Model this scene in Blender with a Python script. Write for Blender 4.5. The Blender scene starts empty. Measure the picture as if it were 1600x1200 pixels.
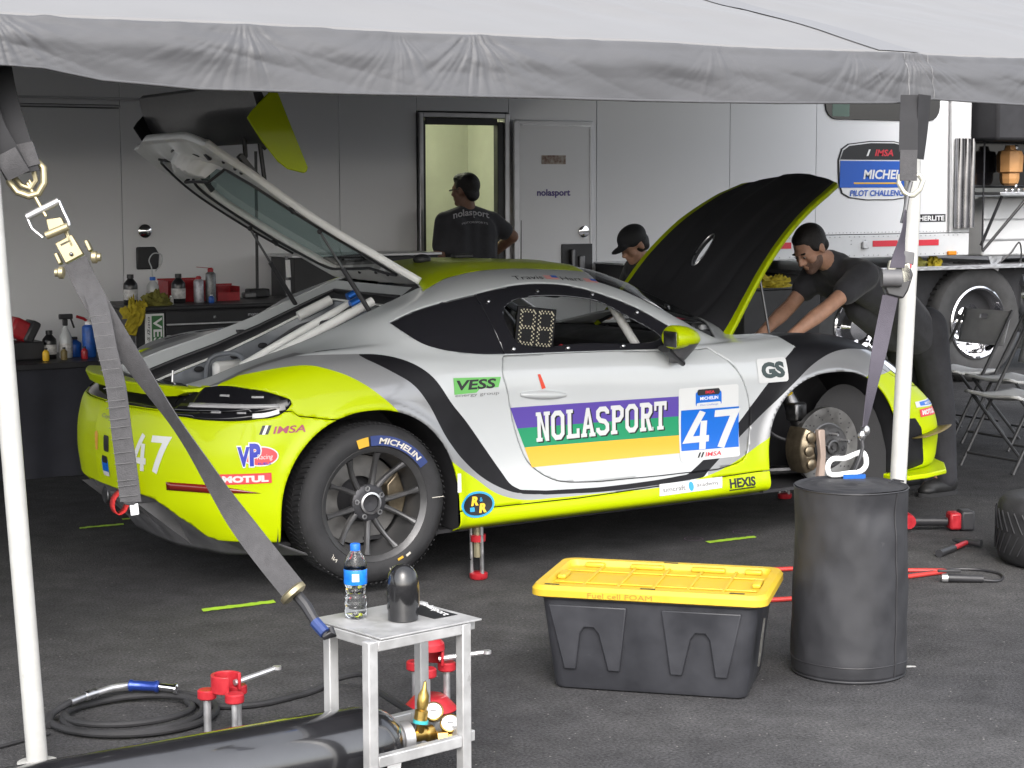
import bpy, bmesh, math, random
import numpy as np
from mathutils import Vector, Matrix, Euler, noise as mnoise
from mathutils.bvhtree import BVHTree
random.seed(7)
SC = bpy.context.scene
COL = SC.collection
R_ = math.radians

# ---------------------------------------------------------------- camera
cam = bpy.data.cameras.new('camera'); cam_o = bpy.data.objects.new('camera', cam); COL.objects.link(cam_o)
cam.sensor_width = 36.0; cam.lens = 2940/1600*36.0; cam.clip_start = .05; cam.clip_end = 2000
_p, _y, _r = R_(5.91), R_(30.12), R_(-.155)
_F = Vector((math.sin(_y)*math.cos(_p), math.cos(_y)*math.cos(_p), -math.sin(_p)))
_R0 = Vector((math.cos(_y), -math.sin(_y), 0)); _U0 = _R0.cross(_F)
_R = _R0*math.cos(_r)+_U0*math.sin(_r); _U = -_R0*math.sin(_r)+_U0*math.cos(_r)
cam_o.matrix_world = Matrix(((_R.x, _U.x, -_F.x, -3.41), (_R.y, _U.y, -_F.y, -7.89), (_R.z, _U.z, -_F.z, 1.70), (0, 0, 0, 1)))
SC.camera = cam_o

# ---------------------------------------------------------------- sky, sun, exposure (overcast day)
SUN_EL, SUN_AZ = 40, 206            # azimuth clockwise from +Y
wd = bpy.data.worlds.new('World'); SC.world = wd; wd.use_nodes = True
nt = wd.node_tree; nt.nodes.clear()
sky = nt.nodes.new('ShaderNodeTexSky'); sky.sky_type = 'NISHITA'; sky.sun_disc = False
sky.sun_elevation = R_(SUN_EL); sky.sun_rotation = R_(SUN_AZ); sky.dust_density = 4.0; sky.air_density = 1.0; sky.ozone_density = 1.0
hs = nt.nodes.new('ShaderNodeHueSaturation'); hs.inputs['Saturation'].default_value = .34
bg = nt.nodes.new('ShaderNodeBackground'); bg.inputs['Strength'].default_value = .15
wo = nt.nodes.new('ShaderNodeOutputWorld')
nt.links.new(sky.outputs[0], hs.inputs['Color']); nt.links.new(hs.outputs[0], bg.inputs['Color']); nt.links.new(bg.outputs[0], wo.inputs['Surface'])
sun = bpy.data.lights.new('sun', 'SUN'); sun.energy = .5; sun.angle = R_(150); sun.color = (1, .985, .97)
sun_o = bpy.data.objects.new('sun', sun); COL.objects.link(sun_o)
_sd = Vector((math.sin(R_(SUN_AZ))*math.cos(R_(SUN_EL)), math.cos(R_(SUN_AZ))*math.cos(R_(SUN_EL)), math.sin(R_(SUN_EL))))
sun_o.rotation_euler = (-_sd).to_track_quat('-Z', 'Y').to_euler()
vs = SC.view_settings; vs.view_transform = 'Standard'; vs.look = 'None'; vs.gamma = 1; vs.use_curve_mapping = False
vs.exposure = 1.68
SC.cycles.max_bounces = 8; SC.cycles.transparent_max_bounces = 12; SC.cycles.use_denoising = True
SC.cycles.caustics_reflective = False; SC.cycles.caustics_refractive = False
# ---------------------------------------------------------------- race car skin (half, near side mirrored)
# stations around the body from the tail centre to the nose centre; per station 13 girth points (x, half width, z)
def _side(x, ws, zs): return [(x, w, z) for w, z in zip(ws, zs)]
NET = [
 # tail centre
 [(-.70,0,.13),(-.80,0,.16),(-.87,0,.26),(-.905,0,.40),(-.91,0,.50),(-.902,0,.60),(-.868,0,.69),(-.815,0,.735),(-.775,0,.765),(-.745,0,.785),(-.69,0,.808),(-.64,0,.826),(-.60,0,.840)],
 [(-.70,.27,.13),(-.79,.28,.16),(-.855,.28,.26),(-.885,.29,.40),(-.89,.29,.50),(-.88,.285,.60),(-.85,.28,.69),(-.80,.28,.735),(-.762,.28,.765),(-.732,.28,.785),(-.675,.24,.808),(-.62,.16,.830),(-.575,.07,.848)],
 [(-.62,.52,.13),(-.71,.54,.16),(-.77,.56,.26),(-.795,.57,.40),(-.80,.57,.50),(-.79,.565,.60),(-.765,.55,.69),(-.725,.53,.735),(-.695,.52,.765),(-.665,.51,.787),(-.62,.43,.805),(-.56,.31,.832),(-.51,.13,.868)],
 [(-.53,.70,.13),(-.59,.735,.16),(-.625,.76,.26),(-.64,.772,.40),(-.64,.775,.50),(-.63,.765,.60),(-.61,.74,.69),(-.58,.69,.755),(-.56,.645,.797),(-.55,.59,.808),(-.53,.50,.822),(-.48,.38,.852),(-.43,.14,.896)],
 [(-.45,.78,.13),(-.47,.825,.16),(-.47,.852,.26),(-.47,.862,.40),(-.47,.866,.50),(-.465,.86,.60),(-.46,.835,.71),(-.45,.785,.81),(-.44,.715,.856),(-.43,.645,.858),(-.42,.54,.858),(-.395,.40,.872),(-.36,0,.922)],
 _side(-.24,(.82,.87,.887,.892,.893,.89,.87,.815,.74,.66,.55,.40,0),(.13,.16,.26,.40,.52,.63,.75,.855,.898,.902,.903,.914,.962)),
 _side(.02,(.84,.892,.90,.903,.903,.90,.884,.835,.77,.68,.56,.42,0),(.13,.16,.26,.39,.52,.64,.76,.86,.905,.932,.962,.995,1.045)),
 _side(.30,(.83,.895,.898,.893,.888,.884,.872,.838,.79,.735,.635,.44,0),(.118,.15,.24,.38,.52,.64,.755,.845,.89,.965,1.062,1.095,1.142)),
 _side(.60,(.82,.895,.888,.868,.858,.855,.855,.838,.80,.735,.63,.38,0),(.115,.15,.24,.38,.52,.64,.735,.81,.862,.99,1.125,1.205,1.225)),
 _side(1.10,(.82,.895,.884,.860,.852,.853,.852,.837,.80,.728,.612,.36,0),(.115,.15,.24,.375,.50,.62,.72,.79,.842,.99,1.14,1.22,1.238)),
 _side(1.45,(.82,.895,.884,.860,.854,.856,.852,.838,.80,.745,.652,.40,0),(.115,.15,.24,.375,.50,.61,.705,.775,.83,.92,1.055,1.165,1.205)),
 _side(1.70,(.82,.895,.884,.864,.858,.86,.855,.84,.80,.765,.72,.44,0),(.115,.15,.24,.375,.50,.605,.70,.765,.815,.85,.925,1.065,1.128)),
 _side(2.0,(.81,.892,.886,.874,.868,.87,.865,.842,.79,.71,.62,.42,0),(.115,.15,.24,.375,.50,.60,.70,.77,.815,.842,.858,.93,.985)),
 _side(2.25,(.81,.885,.892,.890,.885,.882,.868,.83,.755,.67,.56,.34,0),(.12,.15,.25,.38,.50,.61,.71,.785,.825,.845,.848,.855,.865)),
 _side(2.48,(.81,.885,.895,.897,.895,.89,.872,.82,.735,.64,.54,.32,0),(.12,.15,.25,.38,.50,.61,.71,.79,.83,.84,.835,.825,.825)),
 _side(2.75,(.80,.875,.888,.89,.885,.872,.845,.785,.70,.61,.52,.30,0),(.12,.15,.25,.38,.49,.59,.675,.745,.78,.79,.78,.765,.765)),
 [(2.98,.78,.12),(3.0,.845,.15),(3.0,.855,.25),(3.0,.856,.36),(3.0,.848,.45),(2.99,.825,.53),(2.985,.785,.60),(2.98,.725,.655),(2.975,.65,.685),(2.97,.57,.695),(2.965,.49,.69),(2.96,.28,.69),(2.96,0,.69)],
 [(3.14,.72,.12),(3.19,.77,.15),(3.205,.785,.25),(3.205,.785,.34),(3.195,.775,.41),(3.175,.75,.475),(3.15,.70,.53),(3.13,.64,.57),(3.115,.57,.595),(3.10,.50,.61),(3.095,.43,.615),(3.09,.25,.62),(3.09,0,.625)],
 [(3.25,.48,.12),(3.33,.52,.15),(3.355,.53,.24),(3.355,.53,.32),(3.34,.525,.385),(3.315,.51,.44),(3.285,.48,.485),(3.255,.44,.52),(3.23,.40,.54),(3.21,.36,.555),(3.20,.31,.56),(3.195,.18,.565),(3.195,0,.57)],
 [(3.33,0,.12),(3.41,0,.15),(3.44,0,.24),(3.44,0,.31),(3.43,0,.37),(3.41,0,.42),(3.38,0,.46),(3.35,0,.49),(3.32,0,.51),(3.30,0,.525),(3.28,0,.535),(3.26,0,.54),(3.24,0,.545)],
]
def _tang(P, t):
    T = np.zeros_like(P); n = len(P)
    for i in range(n):
        if i == 0: T[i] = (P[1]-P[0])/(t[1]-t[0])
        elif i == n-1: T[i] = (P[-1]-P[-2])/(t[-1]-t[-2])
        else:
            a = t[i]-t[i-1]; b = t[i+1]-t[i]
            T[i] = ((P[i]-P[i-1])/a*b + (P[i+1]-P[i])/b*a)/(a+b)
    return T
def _interp(P, t, u):
    """cubic Hermite through P at knots t, sampled at u (first axis)"""
    T = _tang(P, t); k = np.clip(np.searchsorted(t, u, 'right')-1, 0, len(t)-2)
    h = (t[k+1]-t[k]); s = (u-t[k])/h
    sh = (-1,)+(1,)*(P.ndim-1); s = s.reshape(sh); h = h.reshape(sh)
    return (P[k]*(1+2*s)*(1-s)**2 + T[k]*h*s*(1-s)**2 + P[k+1]*s*s*(3-2*s) + T[k+1]*h*s*s*(s-1))
def smooth(a, b, x):
    t = np.clip((x-a)/(b-a), 0, 1); return t*t*(3-2*t)
RAC, FAC = (-.02, .275, .405), (2.45, .275, .397)       # wheel arch centre x, z, radius
def car_skin(nu=22, nv=9):
    N = np.array(NET, float); ns, nl, _ = N.shape
    du = np.linalg.norm(np.diff(N[:, 4], axis=0), axis=1)*.5+np.linalg.norm(np.diff(N[:, 8], axis=0), axis=1)*.5
    tu = np.r_[0, np.cumsum(du)]; u = np.concatenate([np.linspace(tu[i], tu[i+1], max(6, int(du[i]/.0125)), endpoint=False) for i in range(ns-1)]+[tu[-1:]])
    dv = np.linalg.norm(np.diff(N[9], axis=0), axis=1); tv = np.r_[0, np.cumsum(dv)]
    v = np.concatenate([np.linspace(tv[i], tv[i+1], max(4, int(dv[i]/.0125)), endpoint=False) for i in range(nl-1)]+[tv[-1:]])
    G = _interp(N, tu, u)                    # (U, levels, 3)
    G = _interp(np.swapaxes(G, 0, 1), tv, v)  # (V, U, 3)
    X, W, Z = G[..., 0], G[..., 1], G[..., 2]
    side = smooth(.5, .75, W)
    for cx, cz, r in (RAC, FAC):             # flared arch lips
        d = np.hypot(X-cx, Z-cz)-r
        W = W + side*.014*np.exp(-((d-.012)/.028)**2)
    # scoop behind the door and hollow of the lower door
    return np.stack([X, W, Z], -1)
# ---------------------------------------------------------------- helpers: objects
WM = {}                                          # root matrix of every thing / part (parts sit at identity under it)
def tag(o, label=None, cat=None, group=None, kind=None):
    if label: o['label'] = label
    if cat: o['category'] = cat
    if group: o['group'] = group
    if kind: o['kind'] = kind
    return o
def thing(name, label, cat, loc=(0, 0, 0), rz=0, group=None, mat=None):
    o = bpy.data.objects.new(name, None); COL.objects.link(o); o.empty_display_size = .1
    m = mat if mat is not None else Matrix.Translation(loc) @ Matrix.Rotation(rz, 4, 'Z')
    o.matrix_world = m; WM[o.name] = m
    return tag(o, label, cat, group)
def link_mesh(name, me, mat, parent=None, m=None):
    o = bpy.data.objects.new(name, me); COL.objects.link(o)
    if mat is not None:
        for mm in (mat if isinstance(mat, (list, tuple)) else [mat]): me.materials.append(mm)
    if parent is not None:
        o.parent = parent; WM[o.name] = WM[parent.name]
    else:
        WM[o.name] = Matrix.Identity(4)
    return o
def copy_tree(o, parent=None):
    c = o.copy(); COL.objects.link(c)
    if parent is not None: c.parent = parent; c.matrix_parent_inverse = o.matrix_parent_inverse.copy()
    for ch in list(o.children): copy_tree(ch, c)
    return c
def basis(d):
    d = Vector(d).normalized(); a = Vector((0, 0, 1)) if abs(d.z) < .9 else Vector((1, 0, 0))
    u = d.cross(a).normalized(); return u, d.cross(u).normalized(), d

class M:
    """collects shapes (world coordinates) and links them as ONE mesh object"""
    def __init__(s): s.v = []; s.f = []; s.mi = []; s.cur = 0
    def add(s, vs, fs):
        b = len(s.v); s.v += [tuple(p) for p in vs]; s.f += [tuple(i+b for i in f) for f in fs]; s.mi += [s.cur]*len(fs); return s
    def box(s, c, d, rz=0, rot=None):
        m = rot if rot is not None else Matrix.Rotation(rz, 3, 'Z'); c = Vector(c)
        vs = [c + m @ Vector((x*d[0]/2, y*d[1]/2, z*d[2]/2)) for x in (-1, 1) for y in (-1, 1) for z in (-1, 1)]
        return s.add(vs, [(0, 1, 3, 2), (4, 6, 7, 5), (0, 4, 5, 1), (2, 3, 7, 6), (0, 2, 6, 4), (1, 5, 7, 3)])
    def bb(s, x0, x1, y0, y1, z0, z1): return s.box(((x0+x1)/2, (y0+y1)/2, (z0+z1)/2), (x1-x0, y1-y0, z1-z0))
    def cyl(s, a, b, r, r2=None, n=16, caps=True):
        r2 = r if r2 is None else r2; a, b = Vector(a), Vector(b); u, w, d = basis(b-a)
        vs = []; 
        for k in range(n):
            t = 2*math.pi*k/n; q = u*math.cos(t)+w*math.sin(t); vs += [a+q*r, b+q*r2]
        fs = [(2*k, 2*((k+1) % n), 2*((k+1) % n)+1, 2*k+1) for k in range(n)]
        if caps: fs += [tuple(2*k for k in reversed(range(n))), tuple(2*k+1 for k in range(n))]
        return s.add(vs, fs)
    def tube(s, pts, r, n=10, closed=False, caps=True):
        pts = [Vector(p) for p in pts]; m = len(pts); vs = []; fs = []
        u = None
        for i, p in enumerate(pts):
            a = pts[(i-1) % m] if (closed or i > 0) else p; b = pts[(i+1) % m] if (closed or i < m-1) else p
            d = (b-a).normalized()
            if u is None: u = basis(d)[0]
            u = (u-d*u.dot(d)).normalized(); w = d.cross(u)
            rr = r[i] if isinstance(r, (list, tuple)) else r
            vs += [p+(u*math.cos(2*math.pi*k/n)+w*math.sin(2*math.pi*k/n))*rr for k in range(n)]
        for i in range(m if closed else m-1):
            j = (i+1) % m
            fs += [(i*n+k, i*n+(k+1) % n, j*n+(k+1) % n, j*n+k) for k in range(n)]
        if caps and not closed: fs += [tuple(reversed(range(n))), tuple((m-1)*n+k for k in range(n))]
        return s.add(vs, fs)
    def lathe(s, prof, o=(0, 0, 0), axis=(0, 0, 1), n=32, caps=True, arc=None):
        """prof = [(radius, height along axis)]"""
        u, w, d = basis(axis); o = Vector(o); vs = []; fs = []; m = len(prof)
        for k in range(n):
            t = 2*math.pi*k/n; q = u*math.cos(t)+w*math.sin(t)
            vs += [o+d*h+q*r for r, h in prof]
        for k in range(n):
            k2 = (k+1) % n
            fs += [(k*m+i, k2*m+i, k2*m+i+1, k*m+i+1) for i in range(m-1)]
        if caps: fs += [tuple(k*m for k in reversed(range(n))), tuple(k*m+m-1 for k in range(n))]
        return s.add(vs, fs)
    def loft(s, rings, closed=True, caps=True):
        n = len(rings[0]); vs = [p for r in rings for p in r]; fs = []
        for i in range(len(rings)-1):
            for k in range(n if closed else n-1):
                fs.append((i*n+k, i*n+(k+1) % n, (i+1)*n+(k+1) % n, (i+1)*n+k))
        if caps and closed: fs += [tuple(reversed(range(n))), tuple((len(rings)-1)*n+k for k in range(n))]
        return s.add(vs, fs)
    def prism(s, poly, o, u, v, d):
        """poly in (u,v) plane at o, extruded by vector d"""
        o, u, v, d = Vector(o), Vector(u), Vector(v), Vector(d); n = len(poly)
        a = [o+u*p[0]+v*p[1] for p in poly]; b = [p+d for p in a]
        return s.add(a+b, [tuple(reversed(range(n))), tuple(range(n, 2*n))]+[(k, (k+1) % n, n+(k+1) % n, n+k) for k in range(n)])
    def ell(s, c, r, rot=None, n=16, m=10):
        c = Vector(c); rot = rot or Matrix.Identity(3); vs = []; fs = []
        for i in range(1, m):
            ph = math.pi*i/m
            for k in range(n):
                t = 2*math.pi*k/n; vs.append(c+rot @ Vector((r[0]*math.sin(ph)*math.cos(t), r[1]*math.sin(ph)*math.sin(t), r[2]*math.cos(ph))))
        vs += [c+rot @ Vector((0, 0, r[2])), c-rot @ Vector((0, 0, r[2]))]; T = (m-1)*n
        for i in range(m-2): fs += [(i*n+k, (i+1)*n+k, (i+1)*n+(k+1) % n, i*n+(k+1) % n) for k in range(n)]
        fs += [(T, k, (k+1) % n) for k in range(n)]+[(T+1, (m-2)*n+(k+1) % n, (m-2)*n+k) for k in range(n)]
        return s.add(vs, fs)
    def cap(s, a, b, r, r2=None):
        r2 = r if r2 is None else r2
        return s.ell(a, (r,)*3, n=12, m=8).ell(b, (r2,)*3, n=12, m=8).cyl(a, b, r, r2, 12)
    def grid(s, fn, nu, nv):
        vs = [fn(i/nu, j/nv) for i in range(nu+1) for j in range(nv+1)]
        return s.add(vs, [(i*(nv+1)+j, (i+1)*(nv+1)+j, (i+1)*(nv+1)+j+1, i*(nv+1)+j+1) for i in range(nu) for j in range(nv)])
    def build(s, name, mat, parent=None, sm=35, bevel=0, local=False, seg=2, subd=0, solid=0):
        me = bpy.data.meshes.new(name)
        vs = s.v
        if parent is not None and not local:
            inv = WM[parent.name].inverted(); vs = [inv @ Vector(p) for p in vs]
        me.from_pydata([tuple(p) for p in vs], [], s.f)
        if any(s.mi): me.polygons.foreach_set('material_index', s.mi)
        bm = bmesh.new(); bm.from_mesh(me); bmesh.ops.recalc_face_normals(bm, faces=bm.faces) ; bm.to_mesh(me); bm.free()
        if sm:
            me.polygons.foreach_set('use_smooth', [True]*len(me.polygons)); me.set_sharp_from_angle(angle=R_(sm))
        me.update()
        o = link_mesh(name, me, mat, parent)
        if solid: md = o.modifiers.new('solid', 'SOLIDIFY'); md.thickness = solid; md.offset = 0
        if bevel:
            md = o.modifiers.new('bevel', 'BEVEL'); md.width = bevel; md.segments = seg; md.limit_method = 'ANGLE'; md.angle_limit = R_(40); md.use_clamp_overlap = True
        if subd: md = o.modifiers.new('sub', 'SUBSURF'); md.levels = subd; md.render_levels = subd
        return o
def spline(pts, step=.02, closed=False):
    """smooth curve through points (any dimension), numpy array"""
    P = np.array(pts, float)
    if closed: P = np.vstack([P[-2:], P, P[:3]])
    d = np.maximum(np.linalg.norm(np.diff(P, axis=0), axis=1), 1e-6)**.75; t = np.r_[0, np.cumsum(d)]
    L = np.linalg.norm(np.diff(P, axis=0), axis=1).sum(); n = max(8, int(L/step))
    if closed: u = np.linspace(t[2], t[-3], n*2, endpoint=False)
    else: u = np.linspace(0, t[-1], n)
    return _interp(P, t, u)

# ---------------------------------------------------------------- helpers: materials (all procedural)
def material(name, col, rough=.5, metal=0., var=.0, vscale=8., bump=0., bscale=60., coat=0., spec=.5, rvar=0., trans=0., emit=None, estr=0., alpha=1., col2=None, ior=1.45, detail=4., stretch=None, sheen=0., scuff=None):
    m = bpy.data.materials.new(name); m.use_nodes = True; nt = m.node_tree; b = nt.nodes['Principled BSDF']
    b.inputs['Base Color'].default_value = (*col, 1); b.inputs['Roughness'].default_value = rough; b.inputs['Metallic'].default_value = metal
    b.inputs['Specular IOR Level'].default_value = spec; b.inputs['Coat Weight'].default_value = coat; b.inputs['Coat Roughness'].default_value = .06
    b.inputs['Transmission Weight'].default_value = trans; b.inputs['Alpha'].default_value = alpha; b.inputs['IOR'].default_value = ior
    if sheen: b.inputs['Sheen Weight'].default_value = sheen
    if emit: b.inputs['Emission Color'].default_value = (*emit, 1); b.inputs['Emission Strength'].default_value = estr
    tc = nt.nodes.new('ShaderNodeTexCoord'); src = tc.outputs['Object']
    if stretch:
        mp = nt.nodes.new('ShaderNodeMapping'); mp.inputs['Scale'].default_value = stretch; nt.links.new(src, mp.inputs['Vector']); src = mp.outputs[0]
    if var or rvar or col2:
        n = nt.nodes.new('ShaderNodeTexNoise'); n.inputs['Scale'].default_value = vscale; n.inputs['Detail'].default_value = detail; n.inputs['Roughness'].default_value = .6
        nt.links.new(src, n.inputs['Vector'])
        if var or col2:
            mx = nt.nodes.new('ShaderNodeMix'); mx.data_type = 'RGBA'
            a = col if col2 else tuple(c*(1-var) for c in col); c2 = col2 if col2 else tuple(min(1, c*(1+var)) for c in col)
            mx.inputs['A'].default_value = (*a, 1); mx.inputs['B'].default_value = (*c2, 1)
            rp = nt.nodes.new('ShaderNodeMapRange'); rp.inputs['From Min'].default_value = .32; rp.inputs['From Max'].default_value = .68
            nt.links.new(n.outputs['Fac'], rp.inputs['Value']); nt.links.new(rp.outputs[0], mx.inputs['Factor']); nt.links.new(mx.outputs['Result'], b.inputs['Base Color'])
        if rvar:
            rr = nt.nodes.new('ShaderNodeMapRange'); rr.inputs['From Min'].default_value = .3; rr.inputs['From Max'].default_value = .7
            rr.inputs['To Min'].default_value = max(.02, rough-rvar); rr.inputs['To Max'].default_value = min(1, rough+rvar)
            nt.links.new(n.outputs['Fac'], rr.inputs['Value']); nt.links.new(rr.outputs[0], b.inputs['Roughness'])
    if scuff:                                   # worn streaks and specks of another colour: (colour, scale, threshold, stretch)
        sc_, ss, th, st = scuff; mp = nt.nodes.new('ShaderNodeMapping'); mp.inputs['Scale'].default_value = st; nt.links.new(tc.outputs['Object'], mp.inputs['Vector'])
        ns = nt.nodes.new('ShaderNodeTexNoise'); ns.inputs['Scale'].default_value = ss; ns.inputs['Detail'].default_value = 8; ns.inputs['Roughness'].default_value = .72; nt.links.new(mp.outputs[0], ns.inputs['Vector'])
        r3 = nt.nodes.new('ShaderNodeMapRange'); r3.inputs['From Min'].default_value = th; r3.inputs['From Max'].default_value = th+.10; r3.inputs['To Max'].default_value = .75; nt.links.new(ns.outputs['Fac'], r3.inputs['Value'])
        m3 = nt.nodes.new('ShaderNodeMix'); m3.data_type = 'RGBA'; m3.inputs['B'].default_value = (*sc_, 1); nt.links.new(r3.outputs[0], m3.inputs['Factor'])
        bi = b.inputs['Base Color']
        if bi.links: nt.links.new(bi.links[0].from_socket, m3.inputs['A'])
        else: m3.inputs['A'].default_value = (*col, 1)
        nt.links.new(m3.outputs['Result'], bi)
    if bump:
        n2 = nt.nodes.new('ShaderNodeTexNoise'); n2.inputs['Scale'].default_value = bscale; n2.inputs['Detail'].default_value = 6; nt.links.new(src, n2.inputs['Vector'])
        bp = nt.nodes.new('ShaderNodeBump'); bp.inputs['Strength'].default_value = bump; bp.inputs['Distance'].default_value = .01
        nt.links.new(n2.outputs['Fac'], bp.inputs['Height']); nt.links.new(bp.outputs[0], b.inputs['Normal'])
    return m
MT = {}
def mt(name, *a, **k):
    if name not in MT: MT[name] = material(name, *a, **k)
    return MT[name]
W3 = lambda c: (c, c, c)
mt('black_plastic', (.026, .026, .029), .45, var=.15, rvar=.1)
mt('black_gloss', (.008, .008, .01), .12, coat=.6)
mt('black_matte', (.022, .022, .025), .7, var=.2)
mt('rubber', (.022, .022, .024), .72, var=.25, vscale=14, bump=.15, bscale=180, rvar=.1)
mt('steel', (.55, .55, .56), .35, 1., var=.1, rvar=.12, vscale=30)
mt('dark_steel', (.16, .16, .165), .42, 1., var=.2, rvar=.12, vscale=25)
mt('chrome', (.8, .8, .82), .08, 1.)
mt('alu', (.62, .62, .63), .42, .85, var=.1, rvar=.12, vscale=18)
mt('white_paint', (.72, .73, .73), .35, var=.05, rvar=.1, vscale=12)
mt('red_paint', (.36, .018, .026), .38, var=.15, vscale=30, rvar=.12)
mt('red_cloth', (.55, .03, .03), .8, var=.2, vscale=60)
mt('print_white', (.80, .80, .80), .45)
mt('print_black', (.012, .012, .014), .45)
mt('print_blue', (.01, .10, .50), .4)
mt('print_red', (.60, .03, .05), .4)
mt('print_yellow', (.80, .48, .03), .4)
mt('print_green', (.02, .30, .14), .4)

# ---------------------------------------------------------------- helpers: lettering
_tc = {}
def text_geo(s, bold=0., slant=0.):
    """triangulated glyph mesh of one line, normalised to cap height 1, left edge 0, baseline 0 -> (verts 2D, faces, width)"""
    k = (s, bold, slant)
    if k in _tc: return _tc[k]
    cu = bpy.data.curves.new('t', 'FONT'); cu.body = s; cu.size = 1; cu.offset = bold; cu.resolution_u = 3; cu.shear = slant
    o = bpy.data.objects.new('t', cu); COL.objects.link(o)
    dg = bpy.context.evaluated_depsgraph_get(); me = bpy.data.meshes.new_from_object(o.evaluated_get(dg))
    V = np.array([v.co[:2] for v in me.vertices]); Fs = [tuple(p.vertices) for p in me.polygons]
    bpy.data.objects.remove(o); bpy.data.curves.remove(cu); bpy.data.meshes.remove(me)
    V[:, 0] -= V[:, 0].min(); V = V/.72 if len(V) else V
    _tc[k] = (V, Fs, V[:, 0].max()); return _tc[k]
def box_text(s, w, h, bold=0., slant=0.):
    """glyphs scaled to fill a w x h box, origin at box corner"""
    V, Fs, W = text_geo(s, bold, slant); V = V.copy(); y0, y1 = V[:, 1].min(), V[:, 1].max()
    V[:, 0] *= w/V[:, 0].max(); V[:, 1] = (V[:, 1]-y0)*h/(y1-y0); return V, Fs
def flat_text(name, s, o, u, v, w, h, mat, parent, bold=0., slant=0., off=0., local=False):
    """lettering lying on a flat surface: box corner o, unit axes u, v"""
    V, Fs = box_text(s, w, h, bold, slant); o, u, v = Vector(o), Vector(u).normalized(), Vector(v).normalized(); n = u.cross(v)
    m = M(); m.add([o+u*a+v*b+n*off for a, b in V], Fs); return m.build(name, mat, parent, sm=0, local=local)
def rrect(w, h, r, n=4):
    P = []
    for cx, cy, a0 in ((w-r, h-r, 0), (r, h-r, 90), (r, r, 180), (w-r, r, 270)):
        P += [(cx+r*math.cos(R_(a0+90*k/n)), cy+r*math.sin(R_(a0+90*k/n))) for k in range(n+1)]
    return P
# ================================================================ SETTING
# ---------------------------------------------------------------- asphalt
def asphalt():
    m = bpy.data.materials.new('asphalt'); m.use_nodes = True; nt = m.node_tree; b = nt.nodes['Principled BSDF']; N = nt.nodes.new; L = nt.links.new
    tc = N('ShaderNodeTexCoord')
    def noise(scale, det=5, ro=.6):
        n = N('ShaderNodeTexNoise'); n.inputs['Scale'].default_value = scale; n.inputs['Detail'].default_value = det; n.inputs['Roughness'].default_value = ro
        L(tc.outputs['Object'], n.inputs['Vector']); return n
    big, mid, fine = noise(.55, 5), noise(7, 6), noise(95, 4, .75)
    vor = N('ShaderNodeTexVoronoi'); vor.inputs['Scale'].default_value = 150; L(tc.outputs['Object'], vor.inputs['Vector'])
    def ramp(src, a, b_, c0, c1):
        r = N('ShaderNodeValToRGB'); r.color_ramp.elements[0].position = a; r.color_ramp.elements[1].position = b_
        r.color_ramp.elements[0].color = (*c0, 1); r.color_ramp.elements[1].color = (*c1, 1); L(src, r.inputs['Fac']); return r
    base = ramp(fine.outputs['Fac'], .3, .75, (.021, .021, .023), (.122, .121, .123))
    def mul(a, b2, fac=1.):
        x = N('ShaderNodeMix'); x.data_type = 'RGBA'; x.blend_type = 'MULTIPLY'; x.inputs['Factor'].default_value = fac; L(a, x.inputs['A']); L(b2, x.inputs['B']); return x.outputs['Result']
    c = mul(base.outputs[0], ramp(big.outputs['Fac'], .35, .65, (.66, .66, .68), (1.2, 1.19, 1.17)).outputs[0])
    c = mul(c, ramp(mid.outputs['Fac'], .3, .7, (.74,)*3, (1.18,)*3).outputs[0])
    # scattered pale grit
    vd = N('ShaderNodeTexVoronoi'); vd.inputs['Scale'].default_value = 26; L(tc.outputs['Object'], vd.inputs['Vector'])
    g1 = N('ShaderNodeMath'); g1.operation = 'LESS_THAN'; g1.inputs[1].default_value = .085; L(vd.outputs['Distance'], g1.inputs[0])
    g2 = N('ShaderNodeMath'); g2.operation = 'GREATER_THAN'; g2.inputs[1].default_value = .60; L(vd.outputs['Color'], g2.inputs[0])
    g3 = N('ShaderNodeMath'); g3.operation = 'MULTIPLY'; L(g1.outputs[0], g3.inputs[0]); L(g2.outputs[0], g3.inputs[1])
    mx = N('ShaderNodeMix'); mx.data_type = 'RGBA'; mx.inputs['B'].default_value = (.21, .205, .195, 1); L(g3.outputs[0], mx.inputs['Factor']); L(c, mx.inputs['A'])
    L(mx.outputs['Result'], b.inputs['Base Color'])
    b.inputs['Roughness'].default_value = .86; b.inputs['Specular IOR Level'].default_value = .15
    ad = N('ShaderNodeMath'); ad.operation = 'ADD'; L(fine.outputs['Fac'], ad.inputs[0]); L(vor.outputs['Distance'], ad.inputs[1])
    bp = N('ShaderNodeBump'); bp.inputs['Strength'].default_value = .55; bp.inputs['Distance'].default_value = .006; L(ad.outputs[0], bp.inputs['Height']); L(bp.outputs[0], b.inputs['Normal'])
    return m
g = M(); g.add([(-400, -400, 0), (400, -400, 0), (400, 400, 0), (-400, 400, 0)], [(0, 1, 2, 3)])
ground = g.build('ground', asphalt(), sm=0); tag(ground, 'dark weathered asphalt of the paddock lot', 'ground', kind='structure')

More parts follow.
